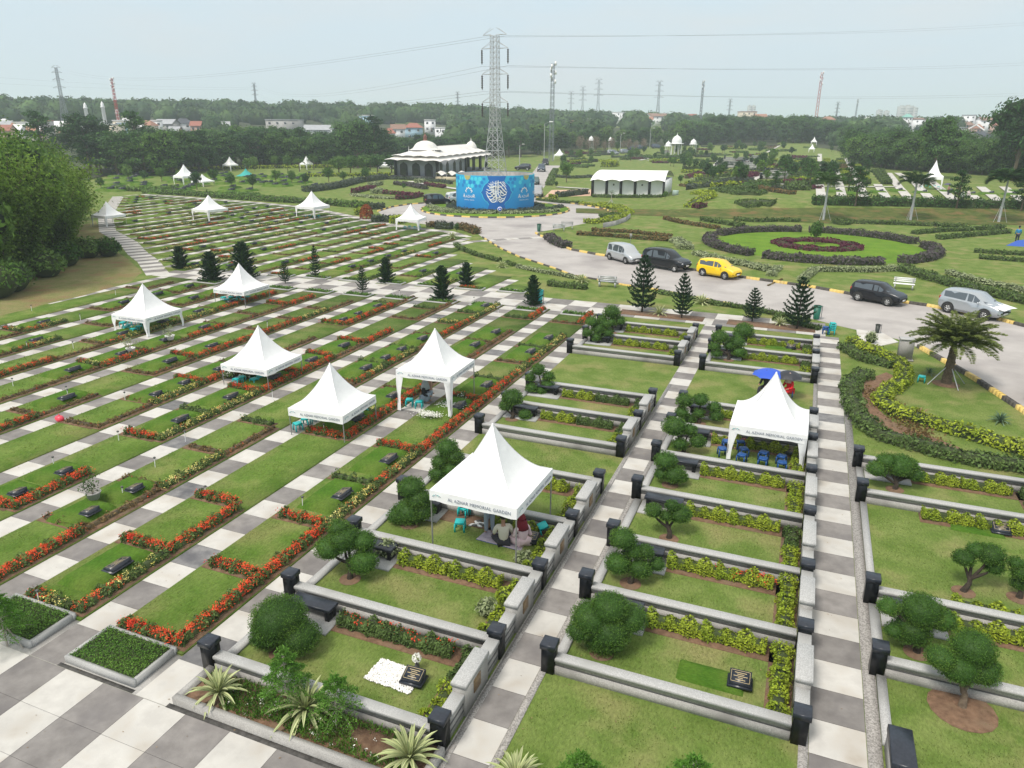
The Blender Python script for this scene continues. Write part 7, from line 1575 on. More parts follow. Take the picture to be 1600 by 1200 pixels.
H2 = [([(902, 367), (940, 369), (1000, 374), (1050, 377)], .8, .45, L_BRN, 'nearer of two reddish low hedges left of the circular garden'), ([(925, 361), (985, 364), (1048, 371)], .7, .4, L_BRN, 'farther of two reddish low hedges left of the circular garden'), ([(1054, 376), (1066, 383), (1072, 390)], 1.7, .45, L_VAR, 'pale variegated bed between the reddish hedges and the circular garden'),
 ([(858, 374), (870, 383), (886, 388)], 1.2, .7, L_PURP, 'dark purple bush behind the painted kerb at the road fork'), ([(1088, 398), (1125, 408), (1165, 415), (1200, 424)], 1.1, .45, L_VAR, 'pale hedge along the kerb behind the yellow car'), ([(1205, 432), (1208, 425), (1216, 420)], .8, .35, L_VAR, 'short pale hedge left of the dry corner bed'),
 ([(1252, 440), (1272, 424), (1310, 424), (1360, 425), (1408, 422)], .75, .45, L_VAR, 'pale hedge in front of the circular garden, above the black hatchback'), ([(1410, 423), (1450, 436), (1500, 450), (1560, 464), (1620, 478)], 1.3, .6, L_HG, 'long thick green hedge running down to the right edge'), ([(1482, 428), (1530, 442), (1580, 452), (1620, 462)], .8, .4, L_VAR, 'pale hedge beside the long thick green hedge, right'),
 ([(1040, 343), (1065, 349), (1095, 354), (1122, 358)], .9, .45, L_BRN, 'reddish hedge above left of the circular garden'), ([(1098, 345), (1130, 350), (1160, 355)], 1.1, .55, L_HG, 'olive hedge above the circular garden, left'), ([(1148, 344), (1180, 347), (1215, 346), (1250, 347)], .9, .5, L_HG, 'thin olive hedge along the foot of the bank, centre'), ([(1308, 351), (1322, 350)], 1.8, .7, L_HG, 'round olive bush at the left end of the long bank hedge'), ([(1325, 349), (1400, 351), (1470, 354), (1510, 356)], 1.0, .5, L_HG, 'long olive hedge along the foot of the bank, right'),
 ([(1428, 366), (1470, 362), (1520, 360), (1566, 357)], .9, .5, L_HG, 'upper of two parallel green hedges near the right edge'), ([(1466, 374), (1510, 370), (1575, 364)], .9, .5, L_HG, 'lower of two parallel green hedges near the right edge'), ([(1522, 394), (1560, 397), (1620, 400)], .8, .4, L_HG, 'upper of two short olive hedges at the right edge'), ([(1530, 404), (1570, 407), (1620, 411)], .8, .4, L_HG, 'lower of two short olive hedges at the right edge'),
 ([(1200, 447), (1222, 437)], .1, .1, L_BRN, 'tiny tuft of dry planting'),
 ([(1270, 319), (1330, 320), (1400, 321), (1480, 323), (1560, 325), (1620, 326)], 1.6, 1.25, L_DK, 'tall dark clipped hedge along the edge of the right terrace'),
 ([(1088, 302), (1105, 303), (1108, 309), (1088, 316), (1080, 324)], 2.3, .5, L_LIME, 'yellow S-shaped bed on the slope right of the pavilion'), ([(1088, 323), (1098, 325)], 1.8, .6, L_MAR, 'small dark purple bed at the foot of the yellow S-shaped bed'),
 ([(1122, 297), (1145, 301), (1170, 305), (1184, 301)], 3.6, .6, L_HG, 'broad dark green bed on the slope above the circular garden'), ([(1158, 322), (1185, 318), (1208, 320)], 3.4, .6, L_HG, 'second broad dark green bed, lower right of the first'),
 ([(1074, 279), (1095, 274)], 1.8, .9, L_MAR, 'maroon bed right behind the white pavilion'), ([(1096, 273), (1140, 273)], 1.0, .5, L_MAR, 'long thin maroon edging of the pale bed'), ([(1160, 280), (1176, 275)], 3.0, 1.0, L_MAR, 'large maroon bush mass left of the terraces'), ([(1090, 280), (1150, 280)], 3.6, .3, L_VAR, 'pale oval bed between the maroon plantings'), ([(1075, 287), (1122, 286)], 1.8, .5, L_LIME, 'lime band in front of the pale oval bed'), ([(1120, 289), (1160, 287), (1172, 283)], 1.8, .8, L_GREYG, 'grey green mounded bed in front of the maroon bush'), ([(1064, 291), (1108, 292)], .9, .5, L_BRN, 'thin reddish hedge right of the pavilion base'),
 ([(1185, 295), (1210, 300), (1238, 304)], 1.4, .6, L_BRN, 'mixed reddish bed at the foot of the terraces'), ([(1205, 293), (1240, 297)], 1.2, .6, L_GREYG, 'dark mounded bed at the foot of the terraces'), ([(926, 308), (960, 309), (1000, 309), (1033, 309)], .9, .55, L_HG, 'low green hedge along the front of the white pavilion'), ([(872, 308), (890, 306), (915, 303)], 1.6, .9, L_GREYG, 'dark oval bush beside the brick forecourt'), ([(858, 310), (870, 310)], 1.5, .7, L_LIME, 'lime hedge tip beside the brick forecourt'),
 ([(840, 313), (875, 317), (905, 319)], .8, .45, L_HG, 'low green hedge behind the painted kerb right of the drum'), ([(908, 320), (930, 323), (950, 327)], .9, .5, L_LIME, 'lime hedge behind the painted kerb right of the drum'), ([(858, 290), (863, 275), (868, 266)], 1.6, .6, L_HG, 'green hedge along the right side of the upper road'),
 ([(870, 277), (895, 279), (925, 277)], 1.4, .6, L_GREYG, 'low dark hedge behind the two round trees left of the pavilion'), ([(975, 250), (1000, 246), (1040, 247)], 3.2, 1.0, L_HG, 'bright clipped hedge below the distant parked cars'), ([(945, 261), (960, 260)], 3.6, 2.0, L_LIME, 'large yellow green bush behind the pavilion roof'),
 ([(478, 300), (500, 298), (530, 293), (560, 285), (600, 280)], 2.2, 1.1, L_GREYG, 'long dark curved hedge left of the mosque'), ([(600, 280), (640, 281), (690, 285), (705, 288)], 1.0, .7, L_GREYG, 'dark hedge along the front of the mosque'),
 ([(553, 302), (570, 298), (583, 296)], 1.4, .8, L_MAR, 'leftmost maroon hedge of the garden left of the roundabout'), ([(600, 303), (630, 305), (645, 308)], 1.0, .7, L_MAR, 'middle maroon hedge of the garden left of the roundabout'), ([(620, 312), (640, 311), (658, 307)], 1.0, .8, L_MAR, 'lower maroon hedge of the garden left of the roundabout'), ([(618, 289), (640, 291), (665, 296)], 1.2, .8, L_PURP, 'upper maroon hedge of the garden left of the roundabout'), ([(665, 290), (695, 294)], 1.0, .7, L_MAR, 'right maroon hedge of the garden left of the roundabout'),
 ([(552, 306), (590, 310), (625, 311)], 1.5, .4, L_VAR, 'pale bed under the maroon hedges left of the roundabout'), ([(586, 303), (594, 300)], 1.8, .8, L_VAR, 'round pale bush left of the small garden tree'), ([(580, 291), (594, 289)], 1.8, .8, L_VAR, 'upper round pale bush in the garden left of the roundabout'), ([(651, 287), (663, 286)], 1.8, .9, L_VAR, 'pale bush in front of the mosque'),
 ([(183, 297), (215, 299), (245, 298), (275, 296)], 1.6, .8, L_LT, 'upper bright green hedge beyond the far left strips'), ([(228, 302), (270, 304), (320, 307), (370, 311), (430, 315), (500, 319), (572, 325)], 1.8, .9, L_LT, 'long bright green hedge along the far edge of the flowering strips'), ([(357, 305), (380, 306), (400, 308)], 1.8, .7, L_LT, 'short bright green hedge behind the long one'),
 ([(580, 327), (600, 326)], 1.3, .9, L_GREYG, 'blue grey bush at the left tip of the roundabout road'), ([(583, 347), (598, 346), (612, 347)], 1.3, .9, L_GREYG, 'dark bush pair left of the white tent by the road'), ([(616, 350), (628, 347)], 1.4, 1.0, L_LIME, 'yellow green bush touching the white tent by the road'), ([(560, 336), (568, 333)], 1.2, .9, L_LIME, 'yellow bush beside the red shrub'), ([(682, 357), (706, 358)], 1.3, .9, L_GREYG, 'dark green bush right of the white tent by the road'), ([(720, 358), (735, 362), (745, 366)], 1.1, .8, L_BRN, 'reddish brown bushes at the road bend'), ([(670, 355), (678, 354)], 1.2, .6, L_BRN, 'reddish bushes right of the white tent by the road'),
 ([(712, 384), (722, 391), (745, 400), (780, 409)], .55, .35, L_HG, 'thin curved hedge on the lawn below the road, upper part'), ([(791, 412), (803, 416)], .5, .3, L_HG, 'thin curved hedge on the lawn below the road, middle piece'), ([(808, 418), (840, 425), (880, 432), (905, 437)], .5, .3, L_VAR, 'thin curved hedge with yellow leaves beside the lower road edge'), ([(858, 446), (885, 449), (916, 452)], .8, .42, L_HG, 'short rounded hedge on the lawn left of the metal bench'),
 ([(1030, 459), (1060, 464), (1110, 474)], .45, .3, L_HG, 'thin hedge along the road behind the norfolk pines'), ([(1112, 476), (1160, 482), (1200, 490), (1262, 504)], .5, .32, L_HG, 'thin hedge along the road right of the pale agave'), ([(1210, 500), (1280, 516)], .5, .3, L_HG, 'low hedge strip under the leaning norfolk pine')]
for a in H2: GH(*a)
# the two-coloured serpentine hedge at right
def SH(pix, w, h, lf, label, s): pts = [P(*p) for p in pix]; return ring_hedge(pts, w, h, lf, label, s)
SH([(1318, 545), (1345, 562), (1378, 570), (1395, 575)], .85, .4, L_HG, 'dark green upper arm of the serpentine hedge beside the right walkway', .075); SH([(1352, 588), (1330, 600), (1328, 625), (1340, 655), (1375, 685), (1430, 700), (1500, 720), (1600, 735), (1680, 745)], .95, .42, L_HG, 'dark green outer band of the serpentine hedge down to the right edge', .075)
SH([(1330, 538), (1360, 552), (1395, 567), (1412, 582), (1410, 602), (1385, 616), (1375, 632), (1400, 650), (1450, 665), (1520, 685), (1590, 708), (1680, 730)], .8, .48, L_LIME, 'bright lime inner band of the serpentine hedge', .075)
nm = NM(); nm.prism([P(*p)[:2] for p in ((1350, 595), (1385, 582), (1400, 590), (1370, 620), (1372, 640), (1395, 660), (1500, 700), (1480, 712), (1390, 690), (1345, 650), (1338, 615))], -.02, .02); struct('flower_bed', nm, M_SOIL)
nm = NM(); n = 1500; q0 = P(1362, 612); q1_ = P(1450, 690); t = NR.uniform(0, 1, n); C = np.stack([q0[0]+(q1_[0]-q0[0])*t, q0[1]+(q1_[1]-q0[1])*t, 0*t+.1], 1)+NR.normal(0, .35, (n, 3))*[1, 1, .12]; nm.cards(C, NR.normal(0, 1, (n, 3)), .06); tag(link('dry_plants', nm.mesh('dry_plants', L_BRN)), 'dry brown plants between the two bands of the serpentine hedge', 'ground cover', kind='stuff')
# soil beds at the head of the blocks
struct('flower_bed', NM().box((-11.3, 46.9, -.02), (-5.7, 48.2, .03)).box((-4.2, 46.9, -.02), (1.1, 48.2, .03)), M_SOIL)
o = tag(link('round_shrub', None, P(573, 342)), 'red rounded shrub beside the road end, left of the roundabout', 'shrub'); nm = NM(); n = 900; t = NR.uniform(0, 1, n); a = NR.uniform(0, 6.3, n); r = .85*np.sqrt(np.clip(1-t**2.2, 0, 1))+.05; nm.cards(np.stack([r*np.cos(a), r*np.sin(a), .1+1.8*t], 1), np.stack([np.cos(a), np.sin(a), 0*a+.5], 1), .12); link('foliage', nm.mesh('foliage', leafm('red_shrub', (.22, .05, .02), (.30, .09, .03))), parent=o); link('stem', NM().tube([(0, 0, 0), (0, 0, 1.5)], .06).mesh('stem', M_WOOD), parent=o)
# ================================================================== MIDDLE DISTANCE TREES
for u, v, vt, k, l in ((885, 285, 252, 0, 'round clipped tree left of the pavilion, nearer'), (881, 275, 250, 1, 'round clipped tree left of the pavilion, farther'), (869, 294, 283, 2, 'small clipped tree beside the brick forecourt'), (631, 297, 286, 0, 'small dark tree in the lime bed left of the roundabout'), (714, 365, 348, 2, 'small conical tree on the lawn at the road bend'), (937, 304, 276, 1, 'thin tree before the left end of the pavilion'), (979, 304, 280, 1, 'bare thin tree before the middle of the pavilion'), (1028, 306, 283, 1, 'thin tree before the right end of the pavilion'), (1039, 312, 298, 0, 'bush-like tree at the right corner of the pavilion'), (1063, 288, 273, 2, 'bright round tree right of the pavilion roof')):
    p = PT(u, v); place_tree(BS[k], p, height_for(p, vt), l, 'garden_tree', gr=None, wd=.8)
names_ = 'small dark tree among the walled terraces and beds of the right cemetery'
for i in range(90):
    u = NR.uniform(1045, 1300); v = NR.uniform(230, 290) if u > 1100 else NR.uniform(236, 268); p = PT(u, v)
    if 1240 < u < 1290 and v > 236 and v < 275: continue
    place_tree(BS[i % 3] if i % 3 != 1 else BT[0], p, NR.uniform(2.4, 4.4), names_, 'garden_tree', gr='trees among the right cemetery terraces', wd=.8)
for i, (u, v, vt) in enumerate(((1286, 345, 262), (1336, 322, 262), (1422, 345, 262), (1494, 326, 268), (1560, 348, 255), (1258, 278, 250), (1225, 285, 248), (1210, 300, 268), (1265, 290, 250), (1325, 300, 255), (1352, 280, 250), (1595, 330, 270))):
    p = PT(u, v); H = height_for(p, vt)
    if i in (0, 2, 4): palm(p, H*.72, '%s foxtail palm with a pale trunk and stakes on the bank, from the left' % ORD[i//2+1], 14, H*.33, 3, .01, .14, (L_DK, M_STEEL), 'foxtail_palm', None, 1.2, .9)
    else: place_tree(BH[i % 3], p, H*1.05, '%s spreading thin tree from the left on the right terrace' % ORD[i+1], 'spreading_tree', wd=.8)
palm(PT(955, 322), 2.0, 'small staked palm on the lawn below the pavilion', 10, .8, 4, .01, .06, (L_DK, M_STAKE), 'young_palm')
for i in range(15):
    u = 165+i*29+NR.uniform(-8, 8); v = NR.uniform(283, 298); p = PT(u, v); H = height_for(p, v-NR.uniform(18, 30)); place_tree(BS[i % 3], p, H, '%s slim young tree from the left in the far left cemetery' % ORD[i+1], 'young_tree', gr='young trees of the far left cemetery', wd=.9)
for i in range(16):
    u = 250+i*22+NR.uniform(-6, 6); v = NR.uniform(263, 270); p = PT(u, v); H = height_for(p, v-NR.uniform(20, 26)); 
    if 450 < u: palm(p, H*.6, 'slim palm at the back of the far left cemetery', 9, H*.4, 0, .01, .12, (L_MD, M_WOOD), 'slim_palm', 'palms in front of the wood', 1.2, 1.2)
    else: place_tree(BS[i % 2], p, H, 'pale thin tree standing at the back of the far left cemetery', 'thin_tree', gr='thin trees in front of the wood', wd=.8)
for i, (u, v) in enumerate(((548, 272), (570, 272), (590, 271), (612, 270), (530, 275))):
    p = PT(u, v); place_tree(BS[i % 3], p, 5.0, 'white flowering frangipani left of the mosque', 'flowering_shrub', 'shrub', 'flowering shrubs left of the mosque', 1.3); b = NM(); c = NR.normal(0, 1, (80, 3)); c /= np.linalg.norm(c, axis=1)[:, None]; b.cards(c*[2.6, 2.6, 1.4]+[0, 0, 3.4], c, .22); link('blossoms', b.mesh('blossoms', L_WHT), parent=COL.objects[-1] if False else None, loc=(p[0], p[1], p[2])) if False else None
TP = [broad_mesh(21, leaf=L_PINKT, cards=1200, inner=False), broad_mesh(22, leaf=L_PINKT, cards=900, inner=False)]
for i in range(9):
    u = 905+i*13+NR.uniform(-4, 4); p = PT(u, 238+NR.uniform(-2, 2)); place_tree(TP[i % 2], p, height_for(p, 214+NR.uniform(-4, 6)), 'dry pinkish brown tree in the row beyond the upper road', 'dry_tree', gr='dry trees beyond the upper road', wd=.7)
# rows of graves in the far left cemetery
for i in range(84):
    u = NR.uniform(165, 520); v = NR.uniform(272, 302) if u < 420 else NR.uniform(272, 292); p = PT(u, v); q = NM(); o = thing('grave', 'one of the small dark graves dotted over the far left cemetery', 'grave', p, .1, 'graves of the far left cemetery', 2.0)
    link('mound', ME_MOUND, (0, 0, -.03), parent=o); link('headstone', ME_STONE, (.3, 0, .14), -1.57, parent=o)
GH([(180, 272), (260, 268), (330, 265), (420, 263), (520, 262), (600, 260)], 2.4, .9, L_LIME, 'long yellow green hedge at the foot of the wood, far left'); GH([(480, 276), (560, 275), (610, 274)], 1.6, .8, L_LIME, 'short yellow green hedge left of the mosque')
# right cemetery: paths and rows of low hedges
nm = NM()
for pl in ([(1283, 308), (1279, 278), (1281, 241)], [(1315, 308), (1308, 272), (1301, 252)], [(1350, 309), (1338, 276), (1322, 246)], [(1384, 310), (1371, 289)], [(1420, 312), (1404, 293), (1388, 271)], [(1454, 313), (1430, 287), (1402, 271)], [(1492, 315), (1462, 290), (1450, 280)], [(1530, 316), (1512, 301)], [(1562, 317), (1532, 293)], [(1602, 319), (1568, 293)], [(1168, 289), (1188, 273), (1190, 265)], [(1060, 290), (1240, 290), (1260, 292), (1400, 293)], [(1100, 270), (1118, 258), (1125, 250)], [(1182, 247), (1205, 235), (1218, 228)], [(1000, 251), (1025, 244)], [(870, 293), (920, 296)], [(640, 284), (680, 291), (720, 297)], [(1010, 251), (1075, 251)]):
    ribbon(nm, [PT(*p) for p in pl], 1.5, .16, 1, 2.0, tz)
struct('path', nm, M_CREAM)
lh = {}
for i, (k_, lf) in enumerate((('a', L_LIME), ('b', L_HG), ('c', L_BRN))):
    q = NM(); hedge_pts(q, [(-2.6, 0), (0, .1), (2.6, 0)], 1.2, .6, .2, .6, 0, 1); lh[k_] = q.mesh('hedge', [lf, L_CORE])
PTHS = [(1215, 300, 1240, 248), (1283, 308, 1281, 241), (1315, 308, 1301, 250), (1350, 309, 1320, 246), (1384, 310, 1350, 262), (1420, 312, 1388, 271), (1454, 313, 1402, 271), (1492, 315, 1450, 280)]
cnt_ = 0
for a, b in zip(PTHS[:-1], PTHS[1:]):
    for v in np.arange(252, 296, 3.6):
        if v > 288 and True: continue
        ua = np.interp(v, [a[3], a[1]], [a[2], a[0]]); ub = np.interp(v, [b[3], b[1]], [b[2], b[0]])
        if v < max(a[3], b[3])-2: continue
        pa, pb_ = PT(ua, v), PT(ub, v); m_ = ((pa[0]+pb_[0])/2, (pa[1]+pb_[1])/2); L_ = math.hypot(pb_[0]-pa[0], pb_[1]-pa[1])-2.4
        if L_ < 1: continue
        o = tag(link('hedge', lh[R.choice('aabbc')], (m_[0], m_[1], tzf(*m_)), math.atan2(pb_[1]-pa[1], pb_[0]-pa[0]), sc=(L_/5.2, 1.1, 1.6)), 'low hedge between two white paths of the right cemetery, behind the dark clipped hedge', 'hedge', 'low hedges of the right cemetery')
for u, v in ((1304, 300), (1336, 303), (1372, 301), (1402, 299), (1440, 302), (1480, 300), (1544, 304), (1580, 305), (1590, 300), (1515, 305)):
    p = PT(u, v); o = thing('grave', 'dark headstone on the mown lawn just behind the tall dark clipped hedge', 'grave', p, .1, 'headstones behind the dark hedge', 1.4); link('mound', ME_MOUND, (0, 0, 0), parent=o, sc=(1.4, 1, 1)); link('headstone', ME_STONE, (.3, 0, .2), -1.57, parent=o)
# terraces with black pillars and grey walls
n_ = 0
for (u0, u1, va, vb, rows) in ((1118, 1154, 262, 249, 5), (1152, 1190, 270, 258, 5), (1168, 1196, 255, 248, 3), (1189, 1236, 280, 272, 3)):
    for r in range(rows):
        f = r/(rows-1); v = va+(vb-va)*f; sh = (va-v)*1.1; pa, pb_ = PT(u0+sh, v), PT(u1+sh*.7, v); L_ = math.hypot(pb_[0]-pa[0], pb_[1]-pa[1]); m_ = ((pa[0]+pb_[0])/2, (pa[1]+pb_[1])/2); z = tzf(*m_)
        a_ = math.atan2(pb_[1]-pa[1], pb_[0]-pa[0]); n_ += 1
        o = thing('low_wall', '%s grey terrace wall of the right cemetery counted from the left and front' % ORD[n_], 'wall', (m_[0], m_[1], z), a_, 'terrace walls of the right cemetery'); q = NM().box((-L_/2, -.25, 0), (L_/2, .25, .75)); link('wall_body', q.mesh('wall_body', M_STONE2), parent=o); link('coping', NM().box((-L_/2, -.3, .75), (L_/2, .3, .9)).mesh('coping', M_STONE), parent=o)
        for p_ in (pa, pb_):
            pc = copyt(_pil, (p_[0], p_[1], z), a_, 'small black pillar at a wall end of the right cemetery terraces', 'black pillars of the right cemetery terraces', 1.7)
# ================================================================== HOUSES BEYOND
ROOF = {'red': mat('red_tiles', (.25, .085, .06), (.33, .12, .085), scale=2), 'brown': mat('brown_tiles', (.20, .11, .08), (.27, .16, .12), scale=2), 'grey': mat('grey_sheet', (.30, .31, .33), (.38, .39, .41), scale=1), 'white': mat('white_sheet', (.62, .62, .62), (.7, .7, .7), scale=1), 'orange': mat('orange_tiles', (.32, .16, .11), rough=.8), 'dark': mat('dark_tiles', (.05, .055, .07), rough=.8), 'green': mat('green_roof', (.20, .42, .36), rough=.8)}
WALLC = {'w': M_WALLW, 'c': mat('cream_wall', (.52, .46, .36), (.58, .52, .42), scale=1), 'b': mat('blue_wall', (.36, .52, .62), rough=.8), 'g': mat('bare_concrete', (.30, .29, .28), (.38, .37, .36), scale=1), 'p': mat('pink_wall', (.55, .36, .30), rough=.8)}
def house(u, d, vtop, wpx, wall, roof, label, kind='gable', rz=None, hm=None, cat='house', dep=.8):
    while d < 640 and height_for(polar(u, d), vtop) > (hm or 7.5): d += 15
    p = polar(u, d); zc = depth(p); W = wpx*zc/CF*.86; D_ = W*dep; top = height_for((p[0], p[1], p[2]), vtop); H = min(top, hm or 7); z0 = top-H; p = (p[0], p[1], p[2]); a = rz if rz is not None else CYAW-math.atan2(0, 1)+NR.uniform(-.3, .3)
    o = thing('house' if cat == 'house' else cat.replace(' ', '_'), label, cat, p, a); hw, hd = W/2, D_/2; rh = H*(.32 if kind != 'flat' else 0); ze = top-rh
    b = NM().box((-hw, -hd, -1), (hw, hd, ze)); link('wall', b.mesh('wall', WALLC[wall]), parent=o); r = NM(); e = .5
    if kind == 'gable':
        r.add([(-hw-e, -hd-e, ze-.1), (hw+e, -hd-e, ze-.1), (hw+e, 0, top), (-hw-e, 0, top), (-hw-e, hd+e, ze-.1), (hw+e, hd+e, ze-.1)], [[0, 1, 2, 3], [3, 2, 5, 4]]); g_ = NM()
        for s in (-1, 1): link('gable', NM().add([(s*hw, -hd, ze), (s*hw, hd, ze), (s*hw, 0, top-.15)], [[0, 1, 2]]).mesh('gable', WALLC[wall]), parent=o)
    elif kind == 'hip': r.add([(-hw-e, -hd-e, ze-.1), (hw+e, -hd-e, ze-.1), (hw+e, hd+e, ze-.1), (-hw-e, hd+e, ze-.1), (-hw*.4, 0, top), (hw*.4, 0, top)], [[0, 1, 5, 4], [2, 3, 4, 5]]).add([(hw+e, -hd-e, ze-.1), (hw+e, hd+e, ze-.1), (hw*.4, 0, top), (-hw-e, -hd-e, ze-.1), (-hw-e, hd+e, ze-.1), (-hw*.4, 0, top)], [[0, 1, 2], [4, 3, 5]])
    else: r.box((-hw-.2, -hd-.2, ze), (hw+.2, hd+.2, ze+.4))
    link('roof', r.mesh('roof', ROOF[roof]), parent=o)
    nw = max(2, int(W/3.5)); zw = ze-1.9
    for fl in range(2 if H > 6 else 1):
        for k in range(nw):
            x = -hw+(k+.5)*W/nw; wd_ = link('window', NM().box((x-.55, -hd-.06, zw-fl*2.9), (x+.55, -hd+.02, zw-fl*2.9+1.1)).mesh('window', M_GLASS), parent=o)
            if wpx > 30: link('frame', NM().box((x-.65, -hd-.09, zw-fl*2.9-.12), (x+.65, -hd-.05, zw-fl*2.9-.0)).mesh('frame', M_WHITE), parent=wd_)
    link('door', NM().box((hw*.1, -hd-.05, zw-(2.9 if H > 6 else 0)-1.2), (hw*.1+1, -hd+.02, zw-(2.9 if H > 6 else 0)+1)).mesh('door', M_WOOD), parent=o)
    return o
HS = [(8, 300, 188, 30, 'w', 'grey', 'pale house cut by the left edge behind the bamboo', 'gable'), (45, 300, 192, 34, 'w', 'white', 'white low house second from the left edge', 'flat'), (92, 310, 189, 40, 'c', 'white', 'long white roofed shed under the umbrella tree, far left', 'gable'), (150, 330, 190, 40, 'w', 'grey', 'pale house between the umbrella trees, far left', 'gable'), (196, 310, 189, 30, 'c', 'white', 'white shed beside the red mast foot', 'flat'), (192, 300, 192, 13, 'b', 'white', 'narrow pale blue house, far left'.replace('far left', 'left of centre'), 'flat'),
 (178, 280, 195, 28, 'c', 'white', 'cream house partly behind trees, left', 'flat'), (232, 330, 188, 26, 'c', 'orange', 'cream and orange house left of the broad grey roofs', 'hip'), (262, 330, 186, 34, 'g', 'grey', 'grey roofed workshop, left of the purple roof', 'gable'), (288, 335, 185, 30, 'w', 'dark', 'house with a dark purplish roof, left', 'hip'), (308, 335, 189, 18, 'p', 'red', 'small pink and white house right of the purplish roof', 'gable'), (389, 420, 171, 14, 'w', 'red', 'red roofed house high on the left hill', 'hip'),
 (446, 270, 188, 56, 'g', 'grey', 'unfinished grey concrete building left of centre', 'flat'), (498, 280, 195, 48, 'w', 'grey', 'long low grey white house right of the concrete building', 'gable'), (573, 340, 181, 26, 'b', 'white', 'pale blue house left of the mosque dome', 'flat'), (608, 300, 200, 20, 'w', 'red', 'small red roofed house above the mosque', 'hip'), (622, 320, 194, 24, 'w', 'brown', 'brown roofed house left of the red roofed house', 'gable'), (646, 300, 192, 32, 'b', 'red', 'house with a large red roof above the mosque dome', 'hip'), (672, 320, 188, 20, 'w', 'white', 'white block with a tower right of the red roofs', 'flat'), (690, 300, 200, 20, 'w', 'white', 'low white house right of the white block', 'flat'),
 (930, 470, 181, 14, 'w', 'grey', 'tiny pale house among the far trees, centre', 'gable'), (967, 440, 176, 22, 'w', 'white', 'long white shed left of the grey pylon, centre', 'flat'), (1025, 440, 177, 34, 'w', 'brown', 'wide pale building between the pylons right of centre', 'gable'), (1080, 470, 178, 14, 'p', 'red', 'small pinkish house right of centre', 'gable'), (1165, 420, 175, 28, 'c', 'red', 'red and cream building left of the red and white mast', 'flat'), (1186, 430, 178, 20, 'p', 'orange', 'orange roofed house beside the red and cream building', 'gable'), (1292, 360, 182, 22, 'c', 'orange', 'cream house with an orange roof right of the red mast', 'hip'),
 (1415, 330, 178, 14, 'w', 'green', 'small building with a pale green roof, right', 'hip'), (1432, 320, 184, 20, 'p', 'brown', 'pinkish brown roofed house, right', 'gable'), (1540, 330, 183, 30, 'w', 'brown', 'long white walled building with a brown roof, far right', 'gable'), (1556, 310, 190, 18, 'p', 'red', 'red roofed house in front of the long white building', 'gable'), (1510, 310, 190, 20, 'p', 'brown', 'brown roofed house right of the dark tree', 'hip'), (1528, 300, 194, 14, 'p', 'orange', 'orange roofed house between the lamp posts, right', 'hip'), (1500, 290, 200, 16, 'g', 'grey', 'grey shed behind the gabled dark roof', 'flat')]
for a in HS: house(*a)
RH = random.Random(21)
for i in range(34):
    lf = i < 16; u = RH.uniform(0, 400) if lf else RH.uniform(880, 1600); d = RH.uniform(300, 400) if lf else RH.uniform(300, 460)
    house(u, d, RH.uniform(184, 199) if lf else RH.uniform(180, 190), RH.uniform(10, 22), RH.choice('wcgpw'), RH.choice(['red', 'grey', 'brown', 'white', 'orange', 'white']), 'one of the small scattered houses showing among the trees below the hills', RH.choice(['gable', 'hip', 'flat', 'gable']))['group'] = 'scattered small houses below the hills'
o = house(1530, 275, 205, 46, 'g', 'dark', 'house with a large dark gable roof edged in white, right', 'gable', CYAW-2.4, 7)
hb = NM(); W_ = 46*depth(polar(1530, 275))/CF*.86; tp = height_for(polar(1530, 275), 205)
for s in (-1, 1): hb.tube([(W_/2+.55, s*(W_*.4+.5), tp-7*.32-.1), (W_/2+.55, 0, tp+.05)], .28, 4)
link('bargeboard', hb.mesh('bargeboard', M_WHITE), parent=o)
house(1600, 240, 219, 70, 'g', 'grey', 'long pale grey roof cut by the right edge', 'gable', CYAW+.2, 5, 'building', .6)
for i, (u, vt, w_) in enumerate(((1404, 166, 9), (1414, 165, 10), (1424, 168, 5), (1370, 172, 5), (1381, 173, 4), (1168, 164, 4), (1174, 163, 4))):
    p = polar(u, 1900); H = height_for((p[0], p[1], 0), vt); W_ = w_*depth(p)/CF; o = thing('tower_block', '%s hazy tower block of the distant skyline' % ORD[i+1], 'building', (p[0], p[1], 0), CYAW); q = NM().box((-W_/2, -8, 0), (W_/2, 8, H)).box((-W_*.3, -4, H), (W_*.1, 4, H*1.03)); link('wall', q.mesh('wall', WALLC['g']), parent=o)
    wq = NM(); [wq.box((-W_*.46, -8.2, z), (W_*.46, -8.05, z+1.5)) for z in np.arange(6, H-3, 5)]; link('window', wq.mesh('window', M_GLASS), parent=o)
for u, d, vt, l in ((139, 420, 160, 'left of two white minaret-like turrets on the left hill'), (166, 420, 158, 'right of two white minaret-like turrets on the left hill'), (187, 430, 170, 'tiny white dome beside the red mast on the left hill')):
    p = polar(u, d); H = height_for(p, vt); o = thing('minaret', l, 'minaret', p); link('shaft', NM().lathe([(.9, 0), (.8, H*.8), (1.1, H*.82), (.75, H*.86)], (0, 0, 0), 10).mesh('shaft', M_WHITE), parent=o); link('cap', NM().lathe([(.75, H*.86), (.7, H*.92), (.3, H*.97), (.05, H)], (0, 0, 0), 10).mesh('cap', M_WHITE), parent=o)
